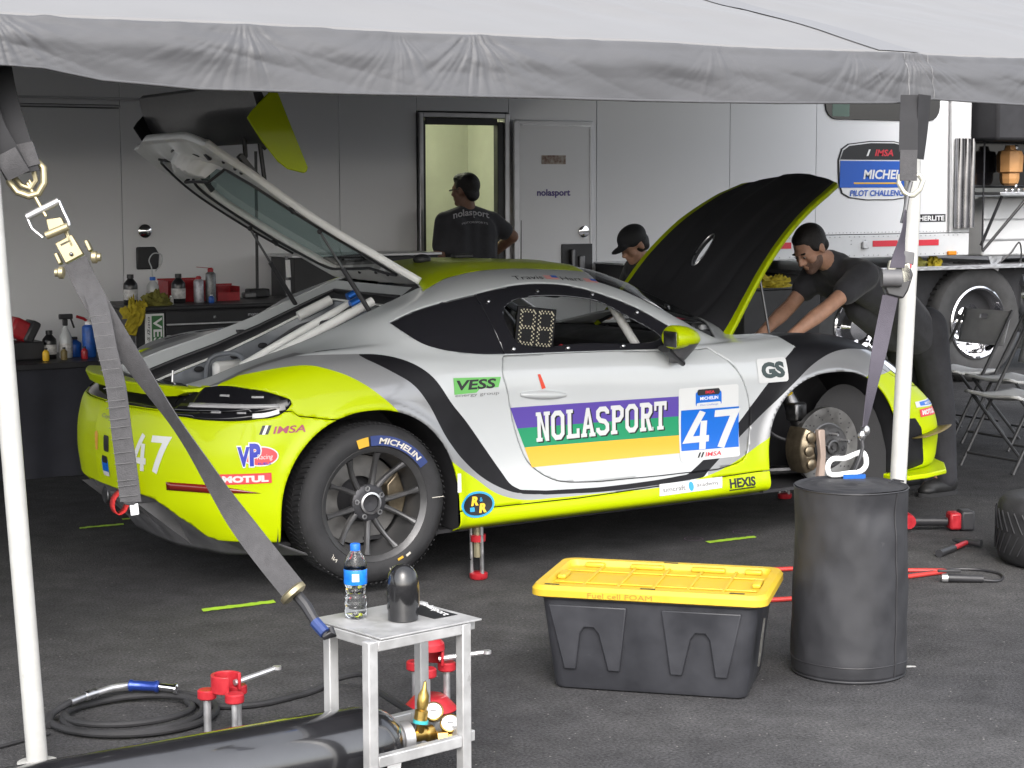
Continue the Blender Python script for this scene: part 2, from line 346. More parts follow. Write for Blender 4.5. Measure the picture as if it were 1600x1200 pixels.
def ground_mark(name, pts, mat, label, cat, z=.004, group=None):
    m = M(); m.add([(x, y, z) for x, y in pts], [tuple(range(len(pts)))]); o = m.build(name, mat, sm=0); return tag(o, label, cat, group)
mt('lime_tape', (.42, .68, .05), .5, var=.15, vscale=20)
def tape(x0, x1, y, w, label, skew=0):
    n = 16; P = [(x0+(x1-x0)*k/n, y-w/2+skew*k/n+random.uniform(-.006, .006)) for k in range(n+1)]+[(x0+(x1-x0)*k/n+.01, y+w/2+skew*k/n+random.uniform(-.006, .006)) for k in range(n, -1, -1)]
    ground_mark('tape_strip', P, MT['lime_tape'], label, 'tape', group='lime tape marks on the asphalt')
tape(-.74, -.42, -.765, .05, 'lime tape strip on asphalt beside the rear wheel')
tape(1.89, 2.18, -.62, .045, 'lime tape strip on asphalt behind the yellow lidded tote')
tape(-.60, -.37, 1.32, .04, 'lime tape strip under the rear bumper, longer of two')
tape(-.33, -.20, 1.46, .04, 'short lime tape strip under the rear bumper')
mt('purple_chalk', (.16, .09, .16), .85); mt('pale_stain', (.066, .065, .061), .9, var=.35, vscale=30)
def ring(name, cx, cy, rx, ry, w, mat, label, cat, group=None):
    n = 40; m = M(); vs = []
    for k in range(n):
        t = 2*math.pi*k/n; j = 1+.12*mnoise.noise(Vector((math.cos(t)*1.5, math.sin(t)*1.5, cx)))
        ww = w*(.4+.9*abs(mnoise.noise(Vector((math.cos(t)*3, math.sin(t)*3, cy)))))
        vs += [(cx+(rx*j-ww)*math.cos(t), cy+(ry*j-ww)*math.sin(t), .004), (cx+(rx*j+ww)*math.cos(t), cy+(ry*j+ww)*math.sin(t), .004)]
    m.add(vs, [(2*k, 2*k+1, (2*k+3) % (2*n), (2*k+2) % (2*n)) for k in range(n)]); tag(m.build(name, mat, sm=0), label, cat, group)
ring('chalk_ring', 1.89, -.515, .045, .045, .004, MT['purple_chalk'], 'faint purple chalk ring left of the lime tape under the car', 'chalk mark', 'chalk rings')
ring('chalk_ring', 2.21, -.484, .05, .045, .004, MT['purple_chalk'], 'faint purple chalk ring right of the lime tape under the car', 'chalk mark', 'chalk rings')

# ---------------------------------------------------------------- transporter trailer
mt('trailer_skin', (.78, .785, .80), .17, var=.012, vscale=1.5, coat=.3, spec=.5)
mt('trailer_dark', (.10, .10, .105), .5); mt('trailer_trim', (.42, .42, .43), .35, .7, var=.1)
mt('trailer_white', (.62, .63, .64), .3, coat=.2, var=.03)
mt('room_wall', (.60, .62, .52), .6, var=.04, vscale=5)
TY = 4.2
tr = thing('trailer', 'long white race transporter trailer with open side door behind the car', 'trailer', (3, 5.4, 0))
def panel(x0, x1, z0, z1, y=TY, d=.03, mat='trailer_skin', name='panel', g=.0016):
    return M().bb(x0+g, x1-g, y, y+d, z0+g, z1-g).build(name, MT[mat], tr, bevel=.003)
XS = [-5.0, -2.6, -1.2, .63, 2.21, 2.82]
for a, b in zip(XS, XS[1:]): 
    if b == .63: panel(a, b, .42, 2.235, name='hatch_door'); panel(a, b, 2.255, 4.0)
    else: panel(a, b, .42, 4.0)
panel(2.82, 3.58, 2.26, 4.0)
for a, b in ((3.58, 4.35), (4.35, 5.6), (5.6, 6.47)): panel(a, b, .42 if b < 5.7 else 1.12, 4.0)
panel(6.47, 7.96, 1.32, 4.0)
M().bb(-5, 5.88, TY+.05, 6.75, .40, .46).bb(5.86, 5.9, TY+.05, 6.75, .42, 1.16).bb(5.9, 8.15, TY+.05, 6.75, 1.14, 1.18).build('chassis', MT['trailer_dark'], tr)
M().bb(-5.02, 8.1, TY, 6.78, 4.002, 4.06).build('roof', MT['trailer_skin'], tr, bevel=.02)
M().bb(-5, 8.1, 6.72, 6.75, .46, 4.0).bb(-5.03, -5.0, TY+.03, 6.75, .46, 4.0).build('far_wall', MT['trailer_skin'], tr)
M().bb(-5, 2.8, TY+.035, TY+.045, .46, 3.99).bb(3.6, 8.1, TY+.035, TY+.045, 1.2, 3.99).bb(3.6, 5.86, TY+.035, TY+.045, .46, 1.2).build('inner_lining', MT['trailer_dark'], tr)
# header moulding of the left hatch
M().bb(-1.2, .63, TY-.012, TY-.001, 2.24, 2.252).bb(-1.2, .92, TY-.016, TY-.001, 2.29, 2.305).build('drip_rail', MT['trailer_trim'], tr)
# doorway: frame, jambs, lit room
fr = M().bb(2.83, 2.86, TY-.03, TY+.06, .46, 2.25).bb(3.535, 3.575, TY-.03, TY+.06, .46, 2.25).bb(2.861, 3.534, TY-.03, TY+.06, 2.215, 2.25).build('door_frame', MT['trailer_trim'], tr, bevel=.004)
M().bb(2.862, 2.885, TY-.015, TY+.05, .47, 2.19).bb(3.48, 3.533, TY-.015, TY+.05, .47, 2.19).bb(2.886, 3.479, TY-.015, TY+.05, 2.165, 2.213).bb(2.77, 2.861, TY+.061, TY+.069, .46, 2.32).bb(3.534, 3.63, TY+.061, TY+.069, .46, 2.32).bb(2.862, 3.533, TY+.061, TY+.069, 2.2145, 2.32).build('door_seal_light_stop', MT['black_plastic'], tr, bevel=.004)  # seal strips, plus back strips added to block room light leaking round the frame
rm = M(); rm.bb(2.6, 4.2, 5.95, 5.97, .46, 2.6).bb(2.58, 2.6, TY+.07, 5.97, .46, 2.6).bb(4.2, 4.22, TY+.07, 5.97, .46, 2.6).bb(2.58, 4.22, TY+.07, 5.97, 2.6, 2.62).bb(2.58, 4.22, TY+.07, 5.97, .462, .482)
rm.build('room', MT['room_wall'], tr)
M().bb(3.70, 3.715, 5.925, 5.948, .5, 2.6).build('room_corner_strip', MT['trailer_trim'], tr)
M().bb(2.95, 3.25, TY+.9, TY+1.0, 2.56, 2.595).build('ceiling_lamp', material('room_lamp', (.9, .9, .8), .5, emit=(1, 1, .80), estr=30), tr)
M().bb(2.62, 3.4, 5.3, 5.92, 1.16, 1.2).build('room_counter', MT['white_paint'], tr, bevel=.01)
M().bb(2.62, 3.38, 5.32, 5.92, .49, 1.155).build('room_cabinet', MT['black_plastic'], tr)
M().bb(3.0, 3.1, 5.925, 5.948, 2.28, 2.33).build('room_vent', MT['dark_steel'], tr)
# door leaf folded open against the wall
lf = M().bb(3.60, 4.29, TY-.055, TY-.02, .52, 2.21).build('door_leaf', MT['trailer_skin'], tr, bevel=.012)
M().bb(3.595, 3.635, TY-.062, TY-.056, .55, 2.19).bb(3.66, 4.27, TY-.059, TY-.0555, 2.165, 2.175).bb(4.255, 4.262, TY-.059, TY-.0555, .55, 2.165).build('edge_trim', MT['trailer_trim'], lf)
M().bb(4.0, 4.275, TY-.063, TY-.0556, 1.08, 1.29).build('lock_plate', MT['black_plastic'], lf, bevel=.006)
M().bb(4.07, 4.10, TY-.10, TY-.063, 1.10, 1.25).bb(4.15, 4.2, TY-.08, TY-.063, 1.1, 1.2).build('lock_handle', MT['dark_steel'], lf, bevel=.006)
M().lathe([(.045, 0), (.045, .008), (.03, .012)], (4.2, TY-.056, 1.38), (0, -1, 0), 20).build('lock_cylinder', MT['chrome'], lf)
M().bb(4.16, 4.24, TY-.072, TY-.068, 1.374, 1.386).build('lock_bar', MT['dark_steel'], lf)
flat_text('door_lettering', 'nolasport', (3.79, TY-.057, 1.635), (1, 0, 0), (0, 0, 1), .29, .065, material('purple_print', (.09, .06, .25), .5), lf, bold=.03)
M().bb(3.83, 4.04, TY-.0575, TY-.0556, 1.885, 1.95).build('sticker', material('sticker_brown', (.20, .09, .06), .5, var=.8, vscale=25, col2=(.55, .5, .42)), lf)
# latch on the left hatch
M().lathe([(.045, 0), (.045, .01), (.02, .02)], (.78, TY-.001, 1.43), (0, -1, 0), 20).build('latch_cylinder', MT['chrome'], tr)
lp = [(0, 0), (.15, 0), (.16, .10), (.13, .15), (0, .15)]
M().prism(lp, (.715, TY-.001, 1.175), (1, 0, 0), (0, 0, 1), (0, -.02, 0)).build('latch_plate', MT['black_plastic'], tr, bevel=.01)
# window, sign, reflectors, rivets, corner
wn = M().prism(rrect(1.24, .62, .12), (6.55, TY-.001, 2.26), (1, 0, 0), (0, 0, 1), (0, -.012, 0)).build('window', MT['black_gloss'], tr, bevel=.003)
M().bb(6.62, 6.80, TY-.0145, TY-.0135, 2.285, 2.42).build('pane', mt('pane_green', (.10, .17, .14), .1), wn)
def plate(name, poly, y, mat, par): return M().prism(poly, (0, y, 0), (1, 0, 0), (0, 0, 1), (0, -.003, 0)).build(name, MT[mat], par, sm=0)
sg = [(6.70, 1.93), (6.74, 2.02), (6.82, 2.06), (7.1, 2.085), (7.4, 2.085), (7.62, 2.05), (7.68, 2.0), (7.71, 1.92), (7.70, 1.70), (7.64, 1.63), (7.4, 1.605), (7.05, 1.605), (6.84, 1.625), (6.75, 1.66), (6.71, 1.75)]
_k = lambda P: [(6.70+(x-6.70)*.845, z) for x, z in P]
sg = _k(sg); cxs, czs = 7.12, 1.84
def sc(p, k): return [(cxs+(x-cxs)*k, czs+(z-czs)*k) for x, z in p]
s0 = plate('series_sign', sc(sg, 1.02), TY-.002, 'print_black', tr)
plate('sign_field', sc(sg, .985), TY-.006, 'print_white', s0)
plate('sign_blue_band', _k([(6.712, 1.705), (7.69, 1.705), (7.69, 1.925), (6.718, 1.925)]), TY-.0095, 'print_blue', s0)
top = [(6.715, 1.935), (7.69, 1.935), (7.665, 1.995), (7.61, 2.04), (7.4, 2.072), (7.1, 2.072), (6.83, 2.047), (6.755, 2.01)]
plate('sign_top_band', _k(top), TY-.0095, 'print_black', s0)
flat_text('sign_lettering', 'MICHELIN', (6.96, TY-.014, 1.775), (1, 0, 0), (0, 0, 1), .53, .078, MT['print_white'], s0, bold=.03, slant=.15)
flat_text('sign_lettering', 'PILOT CHALLENGE', (6.82, TY-.014, 1.635), (1, 0, 0), (0, 0, 1), .62, .05, MT['print_blue'], s0, bold=.02, slant=.15)
flat_text('sign_lettering', 'IMSA', (7.08, TY-.014, 1.965), (1, 0, 0), (0, 0, 1), .2, .055, MT['print_red'], s0, bold=.03, slant=.2)
plate('sign_stripe', [(6.99, 1.965), (7.01, 1.965), (7.035, 2.02), (7.015, 2.02)], TY-.0105, 'print_white', s0)
plate('sign_underline', [(6.86, 1.735), (7.34, 1.735), (7.35, 1.748), (6.86, 1.748)], TY-.0105, 'print_yellow', s0)
M().bb(5.9, 8.16, TY-.004, TY+.03, 1.125, 1.315).build('rub_rail', MT['trailer_white'], tr, bevel=.006)
M().bb(7.96, 8.17, TY+.002, TY+.05, 1.318, 2.6).build('corner_post', MT['trailer_white'], tr, bevel=.012)
for k, x in enumerate((8.0, 8.075, 8.145)):
    M().cyl((x, TY-.03, 1.36), (x, TY-.03, 2.12), .034, n=14).build('polished_corner_tube', mt('chrome_smoke', (.42, .42, .44), .12, 1., var=.3, vscale=3), tr)
M().cyl((7.92, TY-.02, 1.33), (7.90, TY-.02, 2.6), .012, n=8).build('trim_strip', MT['trailer_trim'], tr)
for x0, x1 in ((7.08, 7.35), (7.58, 7.81), (6.05, 6.22)):
    M().bb(x0, x1, TY-.008, TY-.0045, 1.215, 1.265).build('red_reflector', MT['print_red'], tr)
M().bb(7.905, 8.0, TY-.03, TY-.0045, 1.128, 1.165).build('amber_marker', mt('amber', (.75, .25, .02), .25), tr, bevel=.008)
M().bb(7.55, 7.885, TY-.004, TY-.0005, 1.415, 1.48).build('maker_plate', MT['print_black'], tr)
flat_text('maker_lettering', 'FEATHERLITE', (7.41, TY-.0055, 1.425), (1, 0, 0), (0, 0, 1), .46, .042, MT['print_white'], tr, bold=.03)
M().bb(6.96, 7.02, TY-.03, TY-.0045, 1.20, 1.26).build('latch', MT['steel'], tr, bevel=.005)
rv = M()
for i in range(40):
    x = 6.0+i*.052
    for z in (1.30, 1.145): 
        if (i*7+int(z*100)) % 5: rv.ell((x, TY-.004 if z < 1.31 else TY, z), (.006, .005, .006), n=6, m=4)
for x in (6.85, 7.0, 7.4, 7.78): 
    for z in (1.24, 1.27): rv.ell((x, TY-.004, z), (.006, .005, .006), n=6, m=4)
for i in range(38): rv.ell((6.5+i*.038, TY, 1.335), (.005, .004, .005), n=6, m=4)
tag(rv.build('rivet_row', MT['trailer_trim'], tr), kind='stuff')

# ---------------------------------------------------------------- tractor under the gooseneck
tk = thing('truck_tractor', 'black and white truck tractor with polished wheels under the trailer nose', 'truck', (9, 5.4, 0))
mt('diamond_plate', (.55, .55, .56), .3, .9, bump=.6, bscale=40)
mt('tank_alu', (.75, .76, .78), .16, 1., rvar=.05)
M().bb(6.3, 12.0, 4.6, 4.72, .72, .98).bb(6.3, 12.0, 6.1, 6.22, .72, .98).build('chassis_rail', MT['black_plastic'], tk)
M().bb(6.35, 9.2, 4.22, 6.5, 1.0, 1.035).build('deck', MT['diamond_plate'], tk, bevel=.004)
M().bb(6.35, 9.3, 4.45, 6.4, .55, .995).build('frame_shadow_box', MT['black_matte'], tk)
def truck_wheel(x):
    y = 4.34
    tp = [(.30, .02), (.33, -.005), (.42, -.02), (.485, -.01), (.512, .02), (.52, .06), (.52, .26), (.50, .29), (.40, .30), (.30, .29)]
    w = M().lathe(tp, (x, y, .52), (0, 1, 0), 48, caps=False).build('wheel', mt('truck_rubber', (.045, .045, .046), .7, var=.2), tk)
    tg = M()
    for k in range(60):
        t = 2*math.pi*k/60; c = Vector((x+.521*math.cos(t), y+.16, .52+.521*math.sin(t)))
        tg.box(c, (.016, .2, .012), rot=Matrix.Rotation(-t, 3, 'Y'))
    tag(tg.build('tread', MT['rubber'], w), kind='stuff')
    M().lathe([(.315, .0), (.325, -.012), (.31, -.02), (.295, -.005), (.285, .10), (.25, .16), (.17, .17), (.16, .10), (.10, .05), (.04, .045), (0, .045)], (x, y, .52), (0, 1, 0), 40, caps=False).build('rim', MT['chrome'], w)
    for k in range(10):
        t = 2*math.pi*k/10; M().lathe([(.017, 0), (.017, .03), (.008, .04)], (x+.21*math.cos(t), y+.165, .52+.21*math.sin(t)), (0, -1, 0), 8).build('lug_nut', MT['chrome'], w)
    M().lathe(tp, (x, y+.34, .52), (0, 1, 0), 36, caps=False).build('inner_tyre', MT['rubber'], w)
for x in (7.12, 8.42): truck_wheel(x)
M().lathe([(.0, 0), (.30, 0), (.34, .03), (.34, 1.57), (.30, 1.6), (0, 1.6)], (9.02, 4.72, .72), (1, 0, 0), 40).build('fuel_tank', MT['tank_alu'], tk)
fa = M().bb(8.52, 12.0, 4.40, 6.5, 1.10, 1.62).build('fairing', MT['trailer_white'], tk, bevel=.02)
for z in (1.24, 1.42): M().bb(8.53, 12.0, 4.385, 4.402, z, z+.012).build('fairing_rib', MT['trailer_trim'], fa)
M().bb(8.40, 12.0, 4.44, 6.5, 1.70, 2.16).build('sleeper_panel', MT['black_gloss'], tk, bevel=.02)
M().bb(8.22, 12.0, 3.95, 6.55, 2.10, 3.5).build('sleeper_hood', MT['black_matte'], tk, bevel=.03)
M().bb(8.42, 12.0, 4.10, 4.43, 1.635, 1.665).build('step_shelf', MT['diamond_plate'], tk, bevel=.004)
M().cyl((8.80, 4.14, 1.63), (8.42, 4.30, 1.15), .014, n=8).cyl((8.50, 4.16, 1.63), (8.40, 4.3, 1.2), .014, n=8).build('shelf_brace', MT['black_plastic'], tk)
M().prism([(0, 0), (.17, 0), (.12, -.14), (.08, -.16)], (8.56, 4.38, 1.10), (1, 0, 0), (0, 0, 1), (0, -.01, 0)).build('mud_bracket', MT['steel'], tk)
for k in range(5): M().ell((8.50+.075*k, 4.12, 1.68), (.018, .018, .018), n=10, m=6).build('shelf_bolt', MT['chrome'], tk)
for k in range(5): M().ell((8.93, 4.43, 1.72+.085*k), (.02, .012, .02), n=10, m=6).build('marker_stud', MT['chrome'], tk)
M().tube(spline([(8.6, 4.35, 1.0), (8.75, 4.3, 1.12), (8.86, 4.3, 1.22), (8.9, 4.32, 1.05), (8.8, 4.3, .98)], .03), .008, 6).build('air_line', MT['black_plastic'], tk)
M().bb(8.26, 8.272, TY-.06, TY-.05, 1.17, 2.2).build('grab_strap', MT['black_matte'], tk)
ln = M(); ln.lathe([(.05, 0), (.075, .02), (.085, .06), (.085, .11), (.11, .12), (.115, .26), (.10, .30), (.05, .31), (.04, .35), (0, .35)], (8.70, 4.28, 1.72), (0, 0, 1), 8)
tag(ln.build('tan_housing', mt('tan_plastic', (.50, .26, .10), .5, var=.1), sm=0), 'tan faceted plastic housing standing on the truck step shelf', 'housing')
mt('rag_yellow', (.38, .30, .02), .9, var=.25, vscale=30); mt('rag_green', (.16, .15, .03), .9, var=.3, vscale=30)
def rag(c, r, mat, label, seed=0, group=None, name='rag'):
    m = M(); n, k = 28, 14
    def fn(u, v):
        t = u*2*math.pi; q = v; rad = math.sin(q*math.pi*.5)
        d = Vector((math.cos(t)*rad, math.sin(t)*rad, math.cos(q*math.pi*.5)))
        f = 1+.45*mnoise.noise(d*2.1+Vector((seed, 0, 0)))+.3*mnoise.noise(d*5+Vector((0, seed, 0)))
        return (c[0]+d.x*r[0]*f, c[1]+d.y*r[1]*f, c[2]+max(.0, d.z*r[2]*f*(1+.5*mnoise.noise(d*7))))
    m.grid(fn, n, k); o = m.build(name, MT[mat]); tag(o, label, 'rag', group); return o
rag((7.62, 4.3, 1.036), (.13, .07, .075), 'rag_green', 'crumpled olive rag on the truck deck plate', 3, 'work rags')
rag((7.86, 4.3, 1.036), (.07, .05, .07), 'rag_yellow', 'small yellow green rag at the right end of the truck deck plate', 5, 'work rags')

# ---------------------------------------------------------------- awning
mt('awning_fabric_shaded', (.068, .069, .074), .5, var=.05, vscale=4, bump=.08, bscale=350, rvar=.08, sheen=.1)  # same cloth as the roof; darker colour carries the valance's shade
mt('awning_fabric_lit', (.165, .163, .163), .55, var=.03, vscale=3)  # roof copy of the awning cloth, colour lightened for the skylight on it
mt('awning_seam', (.15, .15, .155), .6); mt('pole_paint', (.42, .42, .405), .4, var=.05, vscale=25, rvar=.1, scuff=((.18, .17, .15), 40, .64, (1, 1, .5)))
aw = thing('awning', 'grey fabric awning over the car with drooping front valance and white poles', 'awning', (0, -2.5, 0))
AX0, AX1, AY0 = -6.5, 6.9, -2.5
def nz(x, y=0, z=0): return mnoise.noise(Vector((x, y, z)))
def rg0(x, y=0, z=0): return 1-2*abs(nz(x, y, z))
def roof_z(x, y):
    t = (y-AY0)/(4.19-AY0); k = min(1, t*9); return 2.195+.006*nz(x*2, 1)+k*(.016*nz(x*1.7, y*1.7, 5)+.010*rg0(x*2.3+y*.8, y*1.1)+.004*rg0(x*5, y*3))+1.72*t+.05*math.sin(math.pi*min(t*1.0, 1))*(.3+nz(x*.5, y*.5))
M().grid(lambda u, v: (AX0+(AX1-AX0)*u, AY0+(4.19-AY0)*v, roof_z(AX0+(AX1-AX0)*u, AY0+(4.19-AY0)*v)), 320, 150).build('roof', MT['awning_fabric_lit'], aw, solid=.004)
def val_bot(x):
    P = [(-6.5, 2.03), (-3, 2.04), (-1.956, 2.048), (-1.846, 2.043), (-1.678, 2.014), (-1.385, 1.995), (-.968, 1.992), (-.28, 1.993), (.225, 1.993), (.773, 1.996), (1.308, 2.008), (1.495, 2.026), (1.688, 2.02), (2.02, 2.012), (5, 2.01)]
    return float(np.interp(x, [p[0] for p in P], [p[1] for p in P]))
def ux(u):      # columns packed where the valance is in view
    return float(np.interp(u, [0, .12, .88, 1], [AX0, -2.3, 2.4, AX1]))
def rg(x, y=0, z=0): return 1-2*abs(nz(x, y, z))        # ridged noise: sharp creases
PINS = ((-1.22, .0, .45), (-.43, .0, .75), (-.70, .0, .35), (.52, .0, .25), (1.42, .02, .9), (1.16, 0, .4), (-1.99, .0, .7), (2.1, 0, .5))
def val_at(x, v):
    zt = roof_z(x, AY0)-.002; zb = val_bot(x); z = zt+(zb-zt)*v; h = zt-z
    w1 = nz(x*1.3+v*.6, 3.3, v*.4); w2 = nz(x*3.1-v*1.2, 7.1, v*.5)
    y = AY0-.012-.045*math.sin(min(1, v*2.2)*math.pi/2)+.030*w1*v+.020*w2*v*(1-.4*v)
    for px_, dz, k in PINS:              # creases running out from where the cloth is gathered
        dx = x-px_; r = math.hypot(dx, (h+.02)*1.5); th = math.atan2(h+.02, dx)
        y += k*.011*math.exp(-(r/.28)**2)*min(1, v*7)*(rg(th*4.2, px_*3, r*2)+.5*rg(th*9, px_, r*3))
    y += .0045*rg(x*4-v*2.9, 4.4, v*1.4)*min(1, v*8)*(1-.6*v)+.0009*rg(x*19+v*6, 8.8, v*5)*min(1, v*8)*(1-.5*v)
    y -= .030*max(0, v-.6)**1.2
    if v < .12: z += .008*math.sin(v/.12*math.pi)*(1+1.2*nz(x*12, 1.7))
    return (x, y, z)
def valance(u, v): return val_at(ux(u), v)
M().grid(valance, 1500, 40).build('valance', MT['awning_fabric_shaded'], aw, solid=.003, sm=80)
def hem(u, v):
    p = valance(u, .955+.04*v); return (p[0], p[1]-.0035, p[2])
M().grid(hem, 1500, 2).build('hem', MT['awning_fabric_shaded'], aw, solid=.002, sm=80)
M().grid(lambda u, v: (1.40-.16*v+.20*(u-.5)+.05*v, AY0+.02+3.5*v, roof_z(1.40-.16*v+.20*(u-.5)+.05*v, AY0+.02+3.5*v)+.006), 6, 90).build('seam_strip', MT['awning_seam'], aw)
for xx in (1.385, 1.50):
    M().grid(lambda u, v: (xx+.004*u, val_at(xx+.004*u, v)[1]-.0035, val_at(xx, v)[2]), 1, 24).build('seam_stitch', MT['awning_seam'], aw)
pl = M().tube([(-1.896, -2.46, 0), (-1.985, -2.46, 1.714), (-2.006, -2.45, 2.16)], .031, 24).build('pole', MT['pole_paint'], aw)
M().lathe([(.06, 0), (.06, .008), (.036, .012)], (-1.896, -2.46, 0.001), (0, 0, 1), 24).build('foot', MT['pole_paint'], pl)
pr = M().tube([(1.390, -2.5, 0), (1.416, -2.5, .62), (1.46, -2.5, 1.662), (1.478, -2.46, 2.16)], .031, 24).build('pole', MT['pole_paint'], aw)
M().lathe([(.06, 0), (.06, .008), (.036, .012)], (1.39, -2.5, 0.001), (0, 0, 1), 24).build('foot', MT['pole_paint'], pr)
M().cyl((AX0, AY0+.05, 2.165), (AX1, AY0+.05, 2.165), .02, n=12).build('edge_rail', MT['alu'], aw)
# ================================================================ RACE CAR (car frame: x forward from the rear axle, near side y<0)
mt('paint_silver', (.475, .495, .505), .28, var=.02, vscale=2, coat=.9)
mt('paint_grey', (.26, .265, .275), .28, .25, coat=.9)
mt('paint_black', (.011, .011, .013), .42, coat=.0, spec=.22, var=.15)
mt('paint_yellow', (.415, .515, .0), .42, coat=.16, spec=.2)
mt('paint_lime', (.46, .57, .0), .38, coat=.25)
mt('bare_white', (.80, .805, .79), .38, coat=.3, var=.06, vscale=9)
mt('trunk_grey', (.135, .147, .165), .38, var=.25, vscale=5, coat=.2)
mt('carbon', (.024, .024, .026), .38, coat=.25, var=.3, vscale=60)
mt('diffuser_grey', (.095, .095, .10), .5, var=.2, vscale=10)
mt('window_tint', (.016, .016, .020), .05, coat=1.)
def glass_mat(name, tint, rough=.02, fac=.86):
    m = bpy.data.materials.new(name); m.use_nodes = True; nt = m.node_tree; nt.nodes.clear()
    o = nt.nodes.new('ShaderNodeOutputMaterial'); t = nt.nodes.new('ShaderNodeBsdfTransparent'); g = nt.nodes.new('ShaderNodeBsdfGlossy'); mx = nt.nodes.new('ShaderNodeMixShader')
    t.inputs['Color'].default_value = (*tint, 1); g.inputs['Roughness'].default_value = rough
    lw = nt.nodes.new('ShaderNodeLayerWeight'); lw.inputs['Blend'].default_value = .5; pw = nt.nodes.new('ShaderNodeMath'); pw.operation = 'POWER'; pw.inputs[1].default_value = 4.; ma = nt.nodes.new('ShaderNodeMath'); ma.operation = 'MULTIPLY_ADD'; ma.inputs[1].default_value = .8; ma.inputs[2].default_value = .045
    nt.links.new(lw.outputs['Facing'], pw.inputs[0]); nt.links.new(pw.outputs[0], ma.inputs[0]); nt.links.new(ma.outputs[0], mx.inputs[0]); nt.links.new(t.outputs[0], mx.inputs[1]); nt.links.new(g.outputs[0], mx.inputs[2]); nt.links.new(mx.outputs[0], o.inputs['Surface'])
    MT[name] = m; return m
def painted_reflection(m, col, f):  # flat diffuse colour stands in for a bright reflection on the glass
    nt = m.node_tree; o = nt.nodes['Material Output']; src = o.inputs['Surface'].links[0].from_socket
    d = nt.nodes.new('ShaderNodeBsdfDiffuse'); d.inputs['Color'].default_value = (*col, 1); mx = nt.nodes.new('ShaderNodeMixShader'); mx.inputs[0].default_value = f
    nt.links.new(src, mx.inputs[1]); nt.links.new(d.outputs[0], mx.inputs[2]); nt.links.new(mx.outputs[0], o.inputs['Surface'])
glass_mat('clear_pane', (.88, .88, .88)); painted_reflection(glass_mat('green_glass', (.62, .78, .76)), (.26, .37, .36), .32); glass_mat('screen_glass', (.86, .88, .88))
L0, LS = .111, .0168
car_m = Matrix.Translation((0, 0, L0)) @ Matrix.Rotation(-math.atan(LS), 4, 'Y')
car = thing('race_car', 'silver and fluorescent yellow race coupe on air jacks with hood and rear hatch open', 'race car', mat=car_m)

G = car_skin(); NV, NU, _ = G.shape
GP = G.copy(); GP[..., 1] *= -1
def quads(nv, nu): return [(i*nu+j, i*nu+j+1, (i+1)*nu+j+1, (i+1)*nu+j) for i in range(nv-1) for j in range(nu-1)]
SKV = [tuple(p) for p in GP.reshape(-1, 3)]; SKF = quads(NV, NU)
BV = BVHTree.FromPolygons(SKV, SKF)
def top_z(x, w):
    h = BV.ray_cast(Vector((x, -abs(w) if abs(w) > .004 else -.004, 3)), Vector((0, 0, -1))); return h[0].z if h[0] else .8

def sd_poly(x, z, poly):
    """signed distance to polygon, negative inside"""
    P = np.array(poly, float); Q = np.roll(P, -1, 0); x = np.asarray(x, float); z = np.asarray(z, float)
    d2 = np.full(x.shape, 1e9); ins = np.zeros(x.shape, bool)
    for (ax, az), (bx, bz) in zip(P, Q):
        ex, ez = bx-ax, bz-az; L = ex*ex+ez*ez
        if L < 1e-12: continue
        t = np.clip(((x-ax)*ex+(z-az)*ez)/L, 0, 1); d2 = np.minimum(d2, (x-ax-ex*t)**2+(z-az-ez*t)**2)
        if az != bz:
            c = ((az > z) != (bz > z)) & (x < ex*(z-az)/(bz-az)+ax); ins ^= c
    return np.where(ins, -1, 1)*np.sqrt(d2)
def arch(x, z, A, e):
    cx, cz, r = A; dx = np.abs(x-cx)/r; dz = np.maximum(z-cz, 0)/r
    return r*((dx**e+dz**e+1e-9)**(1/e)-1)
def cut(bm, fn):
    bm.verts.index_update(); bm.edges.index_update()
    co = np.array([v.co[:] for v in bm.verts]); val = fn(co[:, 0], -co[:, 1], co[:, 2]); val = np.where(np.abs(val) < 1e-5, 1e-5, val)
    ev = np.array([(e.verts[0].index, e.verts[1].index) for e in bm.edges])
    cr = np.nonzero(val[ev[:, 0]]*val[ev[:, 1]] < 0)[0]
    bm.edges.ensure_lookup_table(); es = [bm.edges[i] for i in cr]; new = set()
    for i, e in zip(cr, es):
        a, b = ev[i]; t = val[a]/(val[a]-val[b]); v0 = e.verts[0]
        if v0.index != a: t = 1-t
        new.add(bmesh.utils.edge_split(e, v0, min(max(t, .002), .998))[1])
    faces = {f for v in new for f in v.link_faces}
    for f in faces:
        vs = [v for v in f.verts if v in new]
        if len(vs) == 2:
            try: bmesh.utils.face_split(f, vs[0], vs[1])
            except Exception: pass
def fvals(bm, fn):
    c = np.array([f.calc_center_median()[:] for f in bm.faces]); return fn(c[:, 0], -c[:, 1], c[:, 2])

